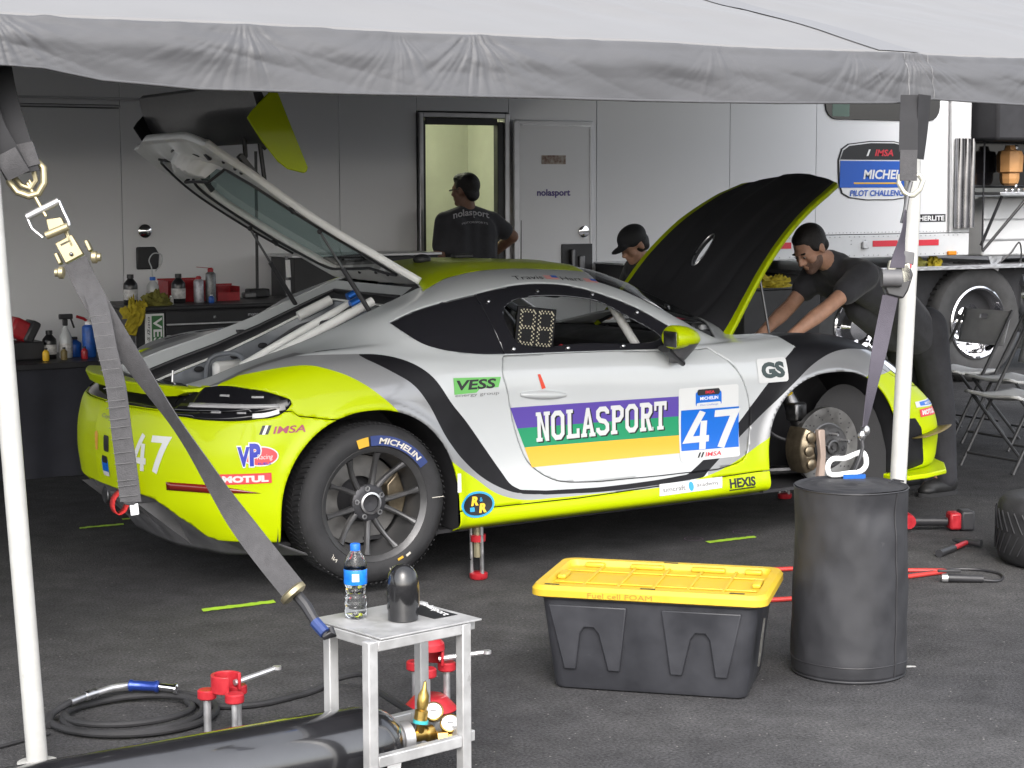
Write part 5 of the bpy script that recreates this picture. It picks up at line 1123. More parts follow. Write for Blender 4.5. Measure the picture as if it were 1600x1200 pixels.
dpoly('series_badge', rr(1.655, .560, 1.80, .630, .014), SIDE, 'vinyl_blue', .0042, pl_); dpoly('series_badge_top', rr(1.665, .612, 1.79, .640, .010), SIDE, 'print_black', .0048, pl_); dpoly('series_badge_foot', rr(1.660, .555, 1.795, .578, .008), SIDE, 'vinyl_white', .0050, pl_)
dtext('badge_lettering', 'MICHELIN', 1.68, .590, .10, .015, SIDE, 'print_white', .0054, pl_); dtext('badge_lettering', 'IMSA', 1.71, .618, .05, .014, SIDE, 'print_red', .0056, pl_); dtext('badge_lettering', 'Pilot Challenge', 1.68, .561, .10, .010, SIDE, 'print_blue', .0056, pl_, bold=0)
dtext('plate_lettering', 'IMSA', 1.70, .326, .09, .020, SIDE, 'print_red', .0044, pl_, slant=.2); 
for k in (0, 1): dpoly('plate_slash', [(1.655+.018*k, .324), (1.665+.018*k, .324), (1.679+.018*k, .348), (1.669+.018*k, .348)], SIDE, 'print_black', .0044, pl_)
dpoly('class_plate', rr(2.010, .645, 2.183, .757, .014), SIDE, 'vinyl_white', .0030); dtext('class_lettering', 'GS', 2.03, .665, .135, .075, SIDE, mt('class_ink', (.03, .05, .05), .4), .0042, bold=.06)
vs_ = [(.388, .712), (.392, .782), (.632, .770), (.615, .727), (.52, .727), (.50, .712)]
dpoly('sponsor_field', vs_, SIDE, mt('vinyl_leaf', (.13, .42, .10), .4), .0022); dtext('sponsor_lettering', 'VESS', .405, .728, .20, .042, SIDE, 'print_black', .0034, bold=.03, slant=.2, shear=-.02)
dtext('sponsor_subline', 'energy group', .392, .697, .225, .013, SIDE, mt('thin_grey', (.16, .16, .16), .5), .0022, bold=0, shear=-.02)
dpoly('sponsor_roundel_rim', ell2(.478, .232, .086, .056), SIDE, mt('vinyl_cyan', (.03, .30, .55), .4), .0022); dpoly('sponsor_roundel', ell2(.478, .232, .076, .047), SIDE, 'print_black', .0030)
dtext('roundel_lettering', 'R', .445, .228, .038, .040, SIDE, 'print_yellow', .0042, bold=.06, slant=.2); dtext('roundel_lettering', 'R', .482, .195, .038, .040, SIDE, 'print_yellow', .0042, bold=.06, slant=.2); dtext('roundel_lettering', '&', .490, .243, .016, .018, SIDE, 'vinyl_cyan', .0042); dpoly('roundel_square', rr(.438, .203, .462, .222, .003), SIDE, 'vinyl_cyan', .0042)
dpoly('academy_field', [(1.423, .172), (1.776, .176), (1.785, .226), (1.431, .225)], SIDE, 'vinyl_white', .0022); dtext('academy_lettering', 'simcraft', 1.445, .187, .125, .022, SIDE, 'thin_grey', .0032, bold=.01); dtext('academy_lettering', 'academy', 1.635, .189, .125, .022, SIDE, 'thin_grey', .0032, bold=.01); dpoly('academy_mark', ell2(1.603, .20, .014, .021), SIDE, 'vinyl_cyan', .0032)
dtext('sponsor_lettering', 'HEXIS', 1.822, .168, .150, .044, SIDE, 'print_black', .0024, bold=.04)
dpoly('hexis_underline', [(1.818, .158), (1.97, .160), (1.97, .165), (1.818, .163)], SIDE, 'print_black', .0024)
dpoly('sill_label', [(.379, .295), (.395, .295), (.399, .375), (.381, .376)], SIDE, 'vinyl_white', .0022)
hr = dpoly('release_arrow', [(.818, .768), (.832, .768), (.855, .706), (.835, .702)], SIDE, mt('vinyl_red', (.60, .05, .02), .4), .0022, D)
# names of the drivers on the roof rail
dtext('name_lettering', 'Travis', .862, .015, .155, .034, NAME, 'print_black', .0022, bold=0); dtext('name_lettering', 'Hart', 1.115, .008, .115, .034, NAME, 'print_black', .0022, bold=0)
mt('flag_pink', (.62, .30, .28), .45)
for x, z in ((1.03, .016), (1.245, .004)):
    fg = dpoly('flag', [(x, z), (x+.07, z-.003), (x+.07, z+.033), (x, z+.036)], NAME, 'flag_pink', .0022); dpoly('flag_canton', [(x+.038, z+.014), (x+.07, z+.013), (x+.07, z+.033), (x+.038, z+.035)], NAME, 'print_blue', .003, fg)
dpoly('screen_banner_edge', [(1.40, 1.085), (1.47, 1.06), (1.62, .985), (1.60, .978), (1.45, 1.04)], SIDE, 'print_blue', .002) if False else None
# rear bumper
CX = lambda x, y: ((x+.55)*.835+(y+.80)*-.55, None)
def cq(x, w): return (x+.55)*.835+(-w+.80)*-.55
blocks('race_number', '4', -.375, .452, .075, .150, lambda p: REAR((-.76-p[0], p[1])), 'vinyl_white', .0025, RB) if False else None
m47 = lambda p: REAR((-p[0], p[1]))
blocks('race_number', '47', .372, .446, .20, .152, m47, 'vinyl_white', .0025, RB, gap=.8, skew=.1)
blocks('race_number', '7', -.10, .50, .07, .12, m47, 'vinyl_white', .0025, RB)
q = lambda x, w: cq(x, w)
IM = [(-.495, .84, .631), (-.306, .893, .622)]
x0, x1 = q(-.492, .838), q(-.304, .885)
for k, c_ in enumerate(('print_black', 'vinyl_white', 'print_black')): dpoly('series_stripe', [(x0+.012*k, .612), (x0+.012*k+.012, .612), (x0+.012*k+.026, .648), (x0+.012*k+.014, .648)], CORN, c_, .0025, RB)
dtext('series_lettering', 'IMSA', x0+.055, .613, (x1-x0)-.058, .030, CORN, mt('ink_maroon', (.30, .04, .09), .4), .0025, RB, bold=.02, slant=.2)
x0, x1 = q(-.571, .80), q(-.424, .868); xc = (x0+x1)/2
vpo = dpoly('fuel_badge_rim', ell2(xc+.012, .525, (x1-x0)*.44, .041), CORN, 'vinyl_white', .0020, RB); dpoly('fuel_badge', ell2(xc+.012, .525, (x1-x0)*.41, .036), CORN, mt('vinyl_coral', (.62, .07, .08), .4), .0026, vpo)
dtext('fuel_lettering', 'V', x0-.004, .480, .058, .090, CORN, 'vinyl_white', .0030, vpo, bold=.09); dtext('fuel_lettering', 'V', x0, .485, .05, .080, CORN, mt('vinyl_royal', (.02, .03, .35), .4), .0036, vpo, bold=.05)
dtext('fuel_lettering', 'P', x0+.044, .481, .054, .102, CORN, 'vinyl_white', .0032, vpo, bold=.08); dtext('fuel_lettering', 'P', x0+.049, .486, .044, .092, CORN, 'vinyl_royal', .0038, vpo, bold=.05)
dtext('fuel_lettering', 'Racing', x0+.078, .507, .062, .026, CORN, 'vinyl_white', .0040, vpo, bold=0, slant=.2); dtext('fuel_lettering', 'FUELS', x0+.082, .490, .05, .010, CORN, 'vinyl_royal', .0040, vpo)
x0, x1 = q(-.640, .765), q(-.453, .862)
mo_ = dpoly('oil_plate', [(x0, .411), (x1, .415), (x1, .457), (x0, .455)], CORN, 'print_red', .0022, RB); dpoly('oil_plate_rim', [(x0+.004, .415), (x1-.004, .419), (x1-.004, .453), (x0+.004, .451)], CORN, 'vinyl_coral', .0028, mo_)
dtext('oil_lettering', 'MOTUL', x0+.012, .420, (x1-x0)-.024, .028, CORN, 'vinyl_white', .0034, mo_, bold=.06)
# small stickers on the far half of the tail
dpoly('tail_sticker', [(-.03, .49), (-.005, .49), (.0, .565), (-.02, .575), (-.035, .56)], REAR, mt('vinyl_orange', (.65, .32, .05), .4), .002, RB); dpoly('tail_sticker', rr(-.165, .495, -.105, .565, .01), REAR, 'print_black', .002, RB)
sb = dpoly('tail_badge', rr(-.150, .395, -.075, .465, .012), REAR, 'vinyl_blue', .002, RB); dpoly('badge_top', rr(-.145, .445, -.082, .475, .01), REAR, 'print_black', .0028, sb); dpoly('badge_foot', rr(-.15, .388, -.08, .408, .005), REAR, 'vinyl_white', .0028, sb)
dtext('model_script', 'Cayman GT4', -.20, .630, .28, .022, lambda p: REAR((-.05-p[0]-.2, p[1])), 'thin_grey', .002, RB, bold=0, slant=.3)
# front bumper stickers
fb1 = dpoly('bumper_sticker', [(-.035, .450), (.17, .442), (.17, .480), (-.035, .478)], FCORN, 'vinyl_white', .0025, FB); dpoly('sticker_field', [(.0, .455), (.168, .447), (.168, .474), (.0, .474)], FCORN, 'vinyl_blue', .0031, fb1); dtext('sticker_lettering', 'MICHELIN', .045, .456, .12, .012, FCORN, 'vinyl_white', .0037, fb1)
fb2 = dpoly('bumper_sticker', [(-.015, .400), (.135, .400), (.135, .440), (-.015, .438)], FCORN, 'print_red', .0025, FB); dpoly('sticker_rim', [(-.011, .404), (.131, .404), (.131, .436), (-.011, .434)], FCORN, 'vinyl_coral', .0031, fb2); dtext('sticker_lettering', 'MOTUL', .002, .408, .118, .024, FCORN, 'vinyl_white', .0037, fb2, bold=.06)
# ================================================================ PEOPLE
def flesh(name, m, mat, parent, voxel=.009, it=6, fac=.5):
    o = m.build(name, MT[mat] if isinstance(mat, str) else mat, parent, sm=0)
    o.data.polygons.foreach_set('use_smooth', [True]*len(o.data.polygons))
    md = o.modifiers.new('remesh', 'REMESH'); md.mode = 'VOXEL'; md.voxel_size = voxel; md.use_smooth_shade = True
    md = o.modifiers.new('smooth', 'SMOOTH'); md.factor = fac; md.iterations = it
    return o
mt('skin_warm', (.45, .25, .17), .5, var=.12, vscale=25, bump=.05, bscale=150); mt('skin_tan', (.20, .105, .07), .55, var=.12, vscale=25)
mt('stubble', (.14, .085, .065), .6, var=.25, vscale=120); mt('hair_black', (.012, .010, .010), .55, var=.3, vscale=80, bump=.5, bscale=200)
mt('shirt_black', (.034, .034, .040), .85, var=.25, vscale=6, bump=.9, bscale=11, sheen=.15); mt('trousers_black', (.028, .028, .033), .85, var=.2, bump=.9, bscale=9); mt('shoe_black', (.014, .014, .015), .5, var=.2)
mt('label_eye', (.30, .27, .25), .4)
def V3(*p): return Vector(p)
def hand(m, wrist, d, up, s=1.):
    """palm with four unequal curled fingers and a thumb; d = pointing direction, up = back of hand"""
    d = Vector(d).normalized(); up = Vector(up); up = (up-d*up.dot(d)).normalized(); side = d.cross(up)
    pm = wrist+d*.05*s; m.ell(pm, (.050*s, .040*s, .017*s), rot=Matrix((d, side, up)).transposed(), n=12, m=8); m.cap(wrist-d*.01, wrist+d*.03*s, .026*s, .026*s)
    for k, (o, L) in enumerate(((-.030, .066), (-.010, .076), (.011, .071), (.030, .055))):
        a = wrist+d*.090*s+side*o*s; b = a+(d*.8-up*.45).normalized()*L*.5*s; c = b+(d*.35-up*.9).normalized()*L*.5*s
        m.cap(a, b, .0095*s, .0085*s); m.cap(b, c, .0085*s, .0075*s)
    a = wrist+d*.030*s-side*.034*s; b = a+(d*.6-side*.7-up*.2).normalized()*.036*s; c = b+(d*.9-up*.3).normalized()*.030*s; m.cap(a, b, .012*s, .010*s); m.cap(b, c, .010*s, .008*s)
def head(m, c, fwd, up, s=1.):
    """skull, jaw, nose, brow, lips, ears into m; returns the head frame"""
    f = Vector(fwd).normalized(); u = Vector(up); u = (u-f*u.dot(f)).normalized(); r = f.cross(u); rot = Matrix((f, r, u)).transposed()
    P = lambda a, b, z: c+f*a*s+r*b*s+u*z*s
    m.ell(P(-.012, 0, .025), (.098*s, .076*s, .092*s), rot, 20, 14); m.ell(P(.030, 0, -.045), (.060*s, .056*s, .066*s), rot, 16, 12); m.ell(P(.066, 0, -.092), (.026*s, .030*s, .022*s), rot)
    m.ell(P(.055, 0, .012), (.038*s, .058*s, .040*s), rot); m.ell(P(.078, 0, .022), (.020*s, .048*s, .011*s), rot)
    m.cap(P(.088, 0, .012), P(.112, 0, -.026), .009*s, .013*s); m.ell(P(.098, 0, -.032), (.014*s, .019*s, .010*s), rot)
    m.ell(P(.088, 0, -.056), (.013*s, .024*s, .006*s), rot); m.ell(P(.086, 0, -.068), (.013*s, .021*s, .006*s), rot)
    for q in (-1, 1):
        m.ell(P(-.008, q*.078, -.010), (.020*s, .008*s, .034*s), rot); m.ell(P(.080, q*.032, .001), (.010*s, .014*s, .008*s), rot); m.ell(P(.060, q*.045, -.028), (.025*s, .02*s, .02*s), rot)
    return P, rot
def person(label, base): return thing('person', label, 'person', base)

# ---- mechanic bent over the open front bay (faces -x)
me_ = person('man in black t-shirt leaning into the open front bay of the car', (3.85, 0, 0))
hc = V3(3.04, -.02, 1.405); fw_ = V3(-.80, -.10, -.60)
b_ = M(); P, rot = head(b_, hc, fw_, (-.58, 0, .81))
b_.cap(V3(3.09, -.01, 1.36), V3(3.22, 0, 1.315), .056, .062)
shN, shF, elN, elF, wrN, wrF = V3(3.27, -.19, 1.26), V3(3.28, .20, 1.27), V3(2.985, -.235, 1.10), V3(3.10, .22, 1.08), V3(2.77, -.21, .965), V3(2.86, .16, .945)
for s_, e_, w_ in ((shN, elN, wrN), (shF, elF, wrF)):
    b_.cap(s_, e_, .050, .040); b_.cap(e_, e_.lerp(w_, .35), .041, .043); b_.cap(e_.lerp(w_, .35), w_, .043, .027); hand(b_, w_, (w_-e_), V3(-.35, -.3, .8))
b_.cap(V3(3.30, 0, 1.24), V3(3.75, 0, .95), .085, .085); b_.cap(V3(3.80, -.09, .88), V3(3.86, -.12, .48), .07, .055); b_.cap(V3(3.86, -.12, .48), V3(3.90, -.12, .08), .05, .035); b_.cap(V3(3.80, .09, .88), V3(3.84, .12, .48), .07, .055); b_.cap(V3(3.84, .12, .48), V3(3.88, .12, .08), .05, .035)
flesh('body', b_, 'skin_warm', me_, .0075, 4)
hr_ = M().ell(P(-.022, 0, .038), (.098, .082, .090), rot, 24, 16).ell(P(.012, 0, .080), (.062, .062, .036), rot)
for q in (-1, 1): hr_.ell(P(-.005, q*.066, .022), (.045, .016, .04), rot)
hr_.ell(P(-.06, 0, -.02), (.045, .068, .05), rot); flesh('hair', hr_, 'hair_black', me_, .007, 3)
bd = M().ell(P(.030, 0, -.054), (.063, .0595, .066), rot, 16, 12).ell(P(.064, 0, -.094), (.032, .036, .026), rot).ell(P(.086, 0, -.047), (.013, .026, .008), rot); flesh('beard', bd, 'stubble', me_, .006, 3)
for q in (-1, 1):
    ey = M().ell(P(.083, q*.030, .004), (.0085, .010, .006), rot, 12, 8).build('eye', MT['label_eye'], me_); M().ell(P(.0915, q*.030, .002), (.003, .005, .005), rot, 8, 6).build('iris', MT['hair_black'], ey); M().ell(P(.086, q*.032, .024), (.010, .018, .0045), rot).build('eyebrow', MT['hair_black'], me_)
s_ = M()
for y in (-.10, .10): s_.cap(V3(3.30, y*1.1, 1.235), V3(3.52, y*1.1, 1.13), .115, .118); s_.cap(V3(3.52, y*1.1, 1.13), V3(3.78, y*.95, .90), .118, .115)
s_.cap(V3(3.26, -.13, 1.27), V3(3.26, .13, 1.27), .085); s_.cap(V3(3.40, 0, 1.22), V3(3.62, 0, 1.11), .11); s_.cap(V3(3.19, 0, 1.325), V3(3.25, 0, 1.30), .071, .08); s_.cap(V3(3.42, 0, 1.08), V3(3.66, 0, .92), .10, .10)
for a, e_ in ((shN, elN), (shF, elF)): s_.cap(a, a.lerp(e_, .50), .082, .072)
flesh('shirt', s_, 'shirt_black', me_, .010, 8)
t_r = M()
for y in (-.10, .10): t_r.cap(V3(3.77, y, .93), V3(3.80, y, .82), .125, .115); t_r.cap(V3(3.80, y, .85), V3(3.87, y*1.25, .46), .108, .085); t_r.cap(V3(3.87, y*1.25, .46), V3(3.91, y*1.3, .10), .083, .068)
flesh('trousers', t_r, 'trousers_black', me_, .011, 8)
for y in (-.13, .13):
    q = M().ell((3.86, y, .05), (.13, .05, .05)).ell((3.94, y, .07), (.05, .045, .07)).ell((3.78, y, .035), (.06, .048, .034)); sh = flesh('shoe', q, 'shoe_black', me_, .008, 4); M().loft([[V3(3.855+.14*math.cos(t), y+.052*math.sin(t), z) for t in np.linspace(0, 2*math.pi, 20, endpoint=False)] for z in (.001, .024)]).build('sole', MT['rubber'], sh)
M().bb(3.155, 3.158, -.1, -.08, 1.2, 1.21) if False else None

for o in me_.children: o.location = (-.05, 0, -.02) if not o.name.startswith(('shoe', 'trousers')) else (-.03, 0, 0)
# ---- man at the trailer door, back to the camera
md_ = person('man in black team t-shirt standing with his back turned in the trailer doorway', (3.08, 3.92, 0))
hc = V3(3.115, 3.93, 1.695); b_ = M(); P, rot = head(b_, hc, (-.45, .89, -.05), (0, 0, 1))
b_.cap(V3(3.12, 3.92, 1.62), V3(3.13, 3.92, 1.53), .056, .064); b_.cap(V3(3.13, 3.93, 1.42), V3(3.13, 3.93, 1.0), .085, .085)
shL, shR, elL, elR, wrL, wrR = V3(2.945, 3.92, 1.47), V3(3.325, 3.92, 1.47), V3(2.885, 3.90, 1.20), V3(3.475, 3.88, 1.36), V3(2.91, 4.08, 1.04), V3(3.40, 4.12, 1.20)
for a, e_, w_ in ((shL, elL, wrL), (shR, elR, wrR)): b_.cap(a, e_, .052, .047); b_.cap(e_, w_, .047, .03); hand(b_, w_, w_-e_, V3(0, .2, 1))
for y in (-1, 1): b_.cap(V3(3.13+.09*y, 3.92, .92), V3(3.13+.10*y, 3.92, .5), .08, .058); b_.cap(V3(3.13+.10*y, 3.92, .5), V3(3.13+.10*y, 3.93, .08), .055, .038)
flesh('body', b_, 'skin_tan', md_, .009, 4)
hr_ = M().ell(P(-.022, 0, .034), (.098, .083, .092), rot, 20, 14).ell(P(.02, 0, .080), (.066, .066, .042), rot).ell(P(-.065, 0, -.03), (.04, .068, .055), rot); flesh('hair', hr_, 'hair_black', md_, .008, 3)
M().tube([P(.09, -.06, .005), P(-.01, -.084, .008)], .003, 6).tube([P(.09, .06, .005), P(-.01, .084, .008)], .003, 6).tube([P(.095, -.06, .0), P(.10, 0, .004), P(.095, .06, .0)], .004, 6).build('glasses', MT['black_plastic'], md_)
s_ = M()
for q in (-1, 1): s_.cap(V3(3.13+q*.10, 3.92, 1.40), V3(3.13+q*.095, 3.92, .95), .128, .128); s_.cap(V3(3.13+q*.04, 3.92, 1.52), V3(3.13+q*.18, 3.92, 1.47), .07, .075)
s_.cap(V3(3.13, 3.92, 1.42), V3(3.13, 3.92, 1.0), .12, .12); s_.cap(V3(3.13, 3.92, 1.53), V3(3.13, 3.92, 1.5), .07)
for a, e_ in ((shL, elL), (shR, elR)): s_.cap(a, a.lerp(e_, .62), .076, .068)
bvs = BVHTree.FromPolygons([tuple(p) for p in s_.v], s_.f); flesh('shirt', s_, 'shirt_black', md_, .011, 6)
def shirt_text(s, x0, w, z0, h, arc, mat, bold=.02):
    V, Fs = box_text(s, w, h, bold, .1); vs = []
    for a, b in V:
        x = x0+a; z = z0+b-arc*((a/w-.5)*2)**2; h_2 = bvs.ray_cast(V3(x, 3, z), V3(0, 1, 0)); vs.append(V3(x, (h_2[0].y if h_2[0] else 3.8)-.004, z))
    m = M(); m.add(vs, Fs); m.build('shirt_lettering', MT[mat], md_, sm=0)
mt('shirt_print', (.42, .42, .44), .7); shirt_text('nolasport', 2.975, .29, 1.50, .062, .022, 'shirt_print'); shirt_text('MOTORSPORTS', 3.02, .21, 1.462, .014, .012, 'shirt_print', 0)
t_r = M()
for q in (-1, 1): t_r.cap(V3(3.13+q*.08, 3.92, .98), V3(3.13+q*.10, 3.92, .5), .115, .085); t_r.cap(V3(3.13+q*.10, 3.92, .5), V3(3.13+q*.10, 3.93, .10), .083, .068)
flesh('trousers', t_r, 'trousers_black', md_, .012, 6)
for q in (-1, 1): flesh('shoe', M().ell((3.13+q*.11, 3.98, .045), (.05, .13, .045)).ell((3.13+q*.11, 3.92, .07), (.045, .05, .07)), 'shoe_black', md_, .009, 3)

for o in md_.children: o.location.x = -.05
# ---- man in a cap beyond the hood
cp = person('man in black cap and black shirt, half hidden behind the open hood', (3.5, 2.06, 0))
hc = V3(3.185, 2.0, 1.385); b_ = M(); P, rot = head(b_, hc, (-.86, -.05, -.50), (-.48, 0, .87), .95)
b_.cap(V3(3.22, 2.01, 1.33), V3(3.31, 2.03, 1.25), .052, .06); b_.cap(V3(3.36, 2.05, 1.18), V3(3.55, 2.08, .95), .08, .08)
for y in (-.2, .2): a, e_, w_ = V3(3.36, 2.05+y, 1.2), V3(3.25, 2.05+y*1.2, .98), V3(3.05, 2.05+y*.8, .88); b_.cap(a, e_, .05, .043); b_.cap(e_, w_, .043, .028); hand(b_, w_, w_-e_, V3(0, 0, 1))
for y in (-.1, .1): b_.cap(V3(3.58, 2.06+y, .9), V3(3.55, 2.06+y, .48), .08, .056); b_.cap(V3(3.55, 2.06+y, .48), V3(3.6, 2.06+y, .08), .052, .038)
flesh('body', b_, 'skin_warm', cp, .009, 4)
flesh('hair', M().ell(P(-.030, 0, .0), (.085, .081, .072), rot).ell(P(-.065, 0, -.04), (.035, .06, .04), rot), 'hair_black', cp, .009, 3)
flesh('cap', M().ell(P(-.012, 0, .052), (.104, .086, .078), rot, 20, 12).ell(P(.105, 0, .030), (.070, .062, .010), rot), 'black_matte', cp, .008, 3)
s_ = M()
for y in (-.1, .1): s_.cap(V3(3.37, 2.05+y, 1.18), V3(3.56, 2.07+y, .92), .12, .12)
s_.cap(V3(3.34, 1.9, 1.22), V3(3.34, 2.2, 1.22), .085); s_.cap(V3(3.28, 2.02, 1.28), V3(3.33, 2.04, 1.24), .068, .08)
for y in (-.2, .2): s_.cap(V3(3.36, 2.05+y, 1.2), V3(3.30, 2.05+y*1.1, 1.07), .08, .07)
flesh('shirt', s_, 'shirt_black', cp, .012, 6)
t_r = M()
for y in (-.1, .1): t_r.cap(V3(3.57, 2.06+y, .92), V3(3.55, 2.06+y, .48), .115, .083); t_r.cap(V3(3.55, 2.06+y, .48), V3(3.6, 2.06+y, .1), .08, .066)
flesh('trousers', t_r, 'trousers_black', cp, .013, 6)
for o in cp.children: o.location = (.03, 0, -.035) if not o.name.startswith('trousers') else (0, 0, 0)
for y in (-.11, .11): flesh('shoe', M().ell((3.54, 2.06+y, .045), (.13, .05, .045)).ell((3.6, 2.06+y, .07), (.05, .045, .07)), 'shoe_black', cp, .01, 3)
# ================================================================ FOREGROUND THINGS
# ---------------------------------------------------------------- storage tote
mt('tote_black', (.028, .029, .034), .42, var=.25, vscale=6, rvar=.12, scuff=((.13, .13, .14), 9, .66, (1, 1, 3))); mt('tote_yellow', (.52, .355, .028), .42, var=.06, vscale=8, rvar=.08, scuff=((.30, .18, .03), 14, .66, (1, 3, 1)))
ta = math.atan2(-3.084+2.504, .361+.222)          # direction of the long front side
TO = Matrix.Translation((.252, -2.595, 0)) @ Matrix.Rotation(ta, 4, 'Z')
tote = thing('storage_tote', 'black plastic storage tote with yellow lid, standing on the asphalt', 'tote', mat=TO)
def trr(w, d, z, r=.04, n=5): return [Vector((a-w/2, b-d/2, z)) for a, b in rrect(w, d, r, n)]
body_t = M().loft([trr(.655, .40, .004), trr(.665, .41, .02), trr(.735, .465, .315), trr(.745, .475, .318), trr(.745, .475, .345)]).build('body', MT['tote_black'], tote, local=True, bevel=.003)
for x0 in (-.19, .17):    # raised W ribs on the front face
    def fp(x, z): t = (z-.02)/.295; return Vector((x*(1+.08*t), -(.205+.0275*t)-.012, z))
    W = [(-.125, .30), (.125, .30), (.095, .075), (.055, .075), (.03, .205), (.015, .225), (-.015, .225), (-.03, .205), (-.055, .075), (-.095, .075)]
    p = [fp(x0+a, b) for a, b in W]; n = len(p); m = M(); m.add(p+[q+Vector((0, .016, 0)) for q in p], [tuple(range(n)), tuple(reversed(range(n, 2*n)))]+[(i, (i+1) % n, n+(i+1) % n, n+i) for i in range(n)]); m.build('rib', MT['tote_black'], body_t, local=True, bevel=.004)
lid = M().loft([trr(.785, .50, .325, .05), trr(.805, .515, .330, .05), trr(.805, .515, .352, .05), trr(.785, .495, .366, .05), trr(.73, .43, .366, .03), trr(.715, .415, .346, .03)], caps=True).build('lid', MT['tote_yellow'], tote, local=True, sm=30)
for x in (-.24, -.12, 0, .12, .24): M().box((x, 0, .350), (.010, .40, .008)).build('lid_rib', MT['tote_yellow'], lid, local=True, bevel=.002)
for y in (-.1, .1): M().box((0, y, .3497), (.70, .008, .006)).build('lid_rib', MT['tote_yellow'], lid, local=True, bevel=.002)
for x, y, w, d in ((-.27, .195, .07, .03), (-.08, .195, .12, .03), (.14, .195, .12, .03), (.30, .195, .06, .03), (-.18, -.195, .16, .025), (.06, -.195, .2, .025), (.27, -.195, .1, .025), (-.34, .0, .03, .09), (.34, .0, .03, .09)): M().box((x, y, .354), (w, d, .016)).build('lid_lug', MT['tote_yellow'], lid, local=True, bevel=.005)
for x, y in ((-.33, -.226), (.0, -.228), (.30, -.226), (0, .228)): M().box((x, y, .3665), (.05, .012, .002)).build('lid_slot', MT['print_black'], lid, local=True)
mt('marker_ink', (.30, .17, .02), .6)
flat_text('marker_lettering', 'Fuel cell FOAM', (-.20, -.2585, .333), (1, 0, 0), (0, 0, 1), .22, .017, MT['marker_ink'], lid, off=.0004, local=True)
m = M(); 
for k in range(5): m.box((.367+.0, -.08+.05*math.sin(k), .18-.02*k), (.003, .02, .035))
M().prism([(0, 0), (.02, .03), (.012, .10), (-.01, .17), (-.02, .09)], (.358, -.13, .10), (0, 1, 0), (.12, 0, 1), (.006, 0, 0)).build('scuff', MT['pale_stain'], body_t, local=True)

# ---------------------------------------------------------------- weight bag with hook
mt('vinyl_bag', (.024, .0245, .028), .58, var=.15, vscale=10, rvar=.08, bump=.05, bscale=300, scuff=((.075, .075, .078), 7, .66, (1, 1, .6)))
BC = (.893, -2.842); bag = thing('weight_bag', 'black vinyl cylindrical weight bag holding the awning strap', 'weight bag', (*BC, 0))
def bagp(u, v):
    t = u*2*math.pi; z = .66*v; r = .198+.004*math.sin(z*9)+.006*nz(math.cos(t)*1.6, math.sin(t)*1.6, z*4)+.0030*nz(math.cos(t)*4, math.sin(t)*4, z*12)+.0012*(1-2*abs(nz(math.cos(t)*2.5+z*2, math.sin(t)*2.5, z*7)))
    r += .0025*math.exp(-((z-.06)/.03)**2)
    if v < .02: r = .190
    dent = math.exp(-((t-4.55)/.5)**2-((z-.60)/.06)**2)*.02; r -= dent
    return (BC[0]+r*math.cos(t), BC[1]+r*math.sin(t), z)
M().grid(bagp, 160, 90).build('side', MT['vinyl_bag'], bag, sm=80)
def bagtop(u, v):
    t = u*2*math.pi; a = bagp(u, 1); q = 1-v; return (BC[0]+(a[0]-BC[0])*q, BC[1]+(a[1]-BC[1])*q, .66+.010*math.sin(v*math.pi*.5)+.006*nz(a[0]*6*q, a[1]*6*q, 3)+(.008 if v < .03 else 0))
M().grid(bagtop, 96, 14).build('top', MT['vinyl_bag'], bag, sm=60)
M().tube([Vector(bagp(u, 1))+Vector((0, 0, .002)) for u in np.linspace(0, 1, 72, endpoint=False)], .0030, 6, closed=True).build('piping', MT['black_plastic'], bag)
sm_t = 4.92/(2*math.pi); M().tube([Vector(bagp(sm_t, v))+Vector((.0, -.002, 0)) for v in np.linspace(.0, 1, 40)], .0026, 6).build('side_seam', MT['black_plastic'], bag)
M().tube([Vector(bagp(u, .09))*1+Vector((0, 0, 0)) for u in np.linspace(0, 1, 72, endpoint=False)], .0022, 6, closed=True).build('hem_seam', MT['black_plastic'], bag)
M().tube([Vector((BC[0]+.196*math.cos(t), BC[1]+.196*math.sin(t), .008)) for t in np.linspace(0, 2*math.pi, 60, endpoint=False)], .005, 8, closed=True).build('base_ring', MT['vinyl_bag'], bag)
M().tube([(BC[0]+.12, BC[1]-.06, .674), (BC[0]+.16, BC[1]-.04, .677), (BC[0]+.18, BC[1]-.07, .673)], .004, 6).build('top_slot', MT['black_matte'], bag)
M().prism([(0, 0), (.05, .005), (.045, .03), (.015, .05), (0, .04)], (BC[0]+.19, BC[1]-.07, .002), (.9, -.4, 0), (.2, .3, 0), (0, 0, .003)).build('base_tab', MT['alu'], bag)
hook_c = Vector((1.00, -2.70, .68))
u1 = Vector((.865, -.502, 0)); pts = [(a*.70, b*.72) for a, b in [(-.10, .0), (-.105, .045), (-.085, .07), (-.02, .075), (.03, .095), (.07, .105), (.085, .085), (.088, .04), (.07, .015), (.0, .0), (-.07, -.012)]]
hk = M().tube([hook_c+u1*a+Vector((0, 0, b)) for a, b in spline(pts[:-1], .012, closed=True)], .0095, 10, closed=True).build('lifting_handle', material('handle_white', (.82, .82, .82), .35), bag)
M().box(hook_c+u1*.02+Vector((0, 0, -.012)), (.08, .02, .018), rz=-.53).build('handle_tag', MT['blue_anod'], bag)

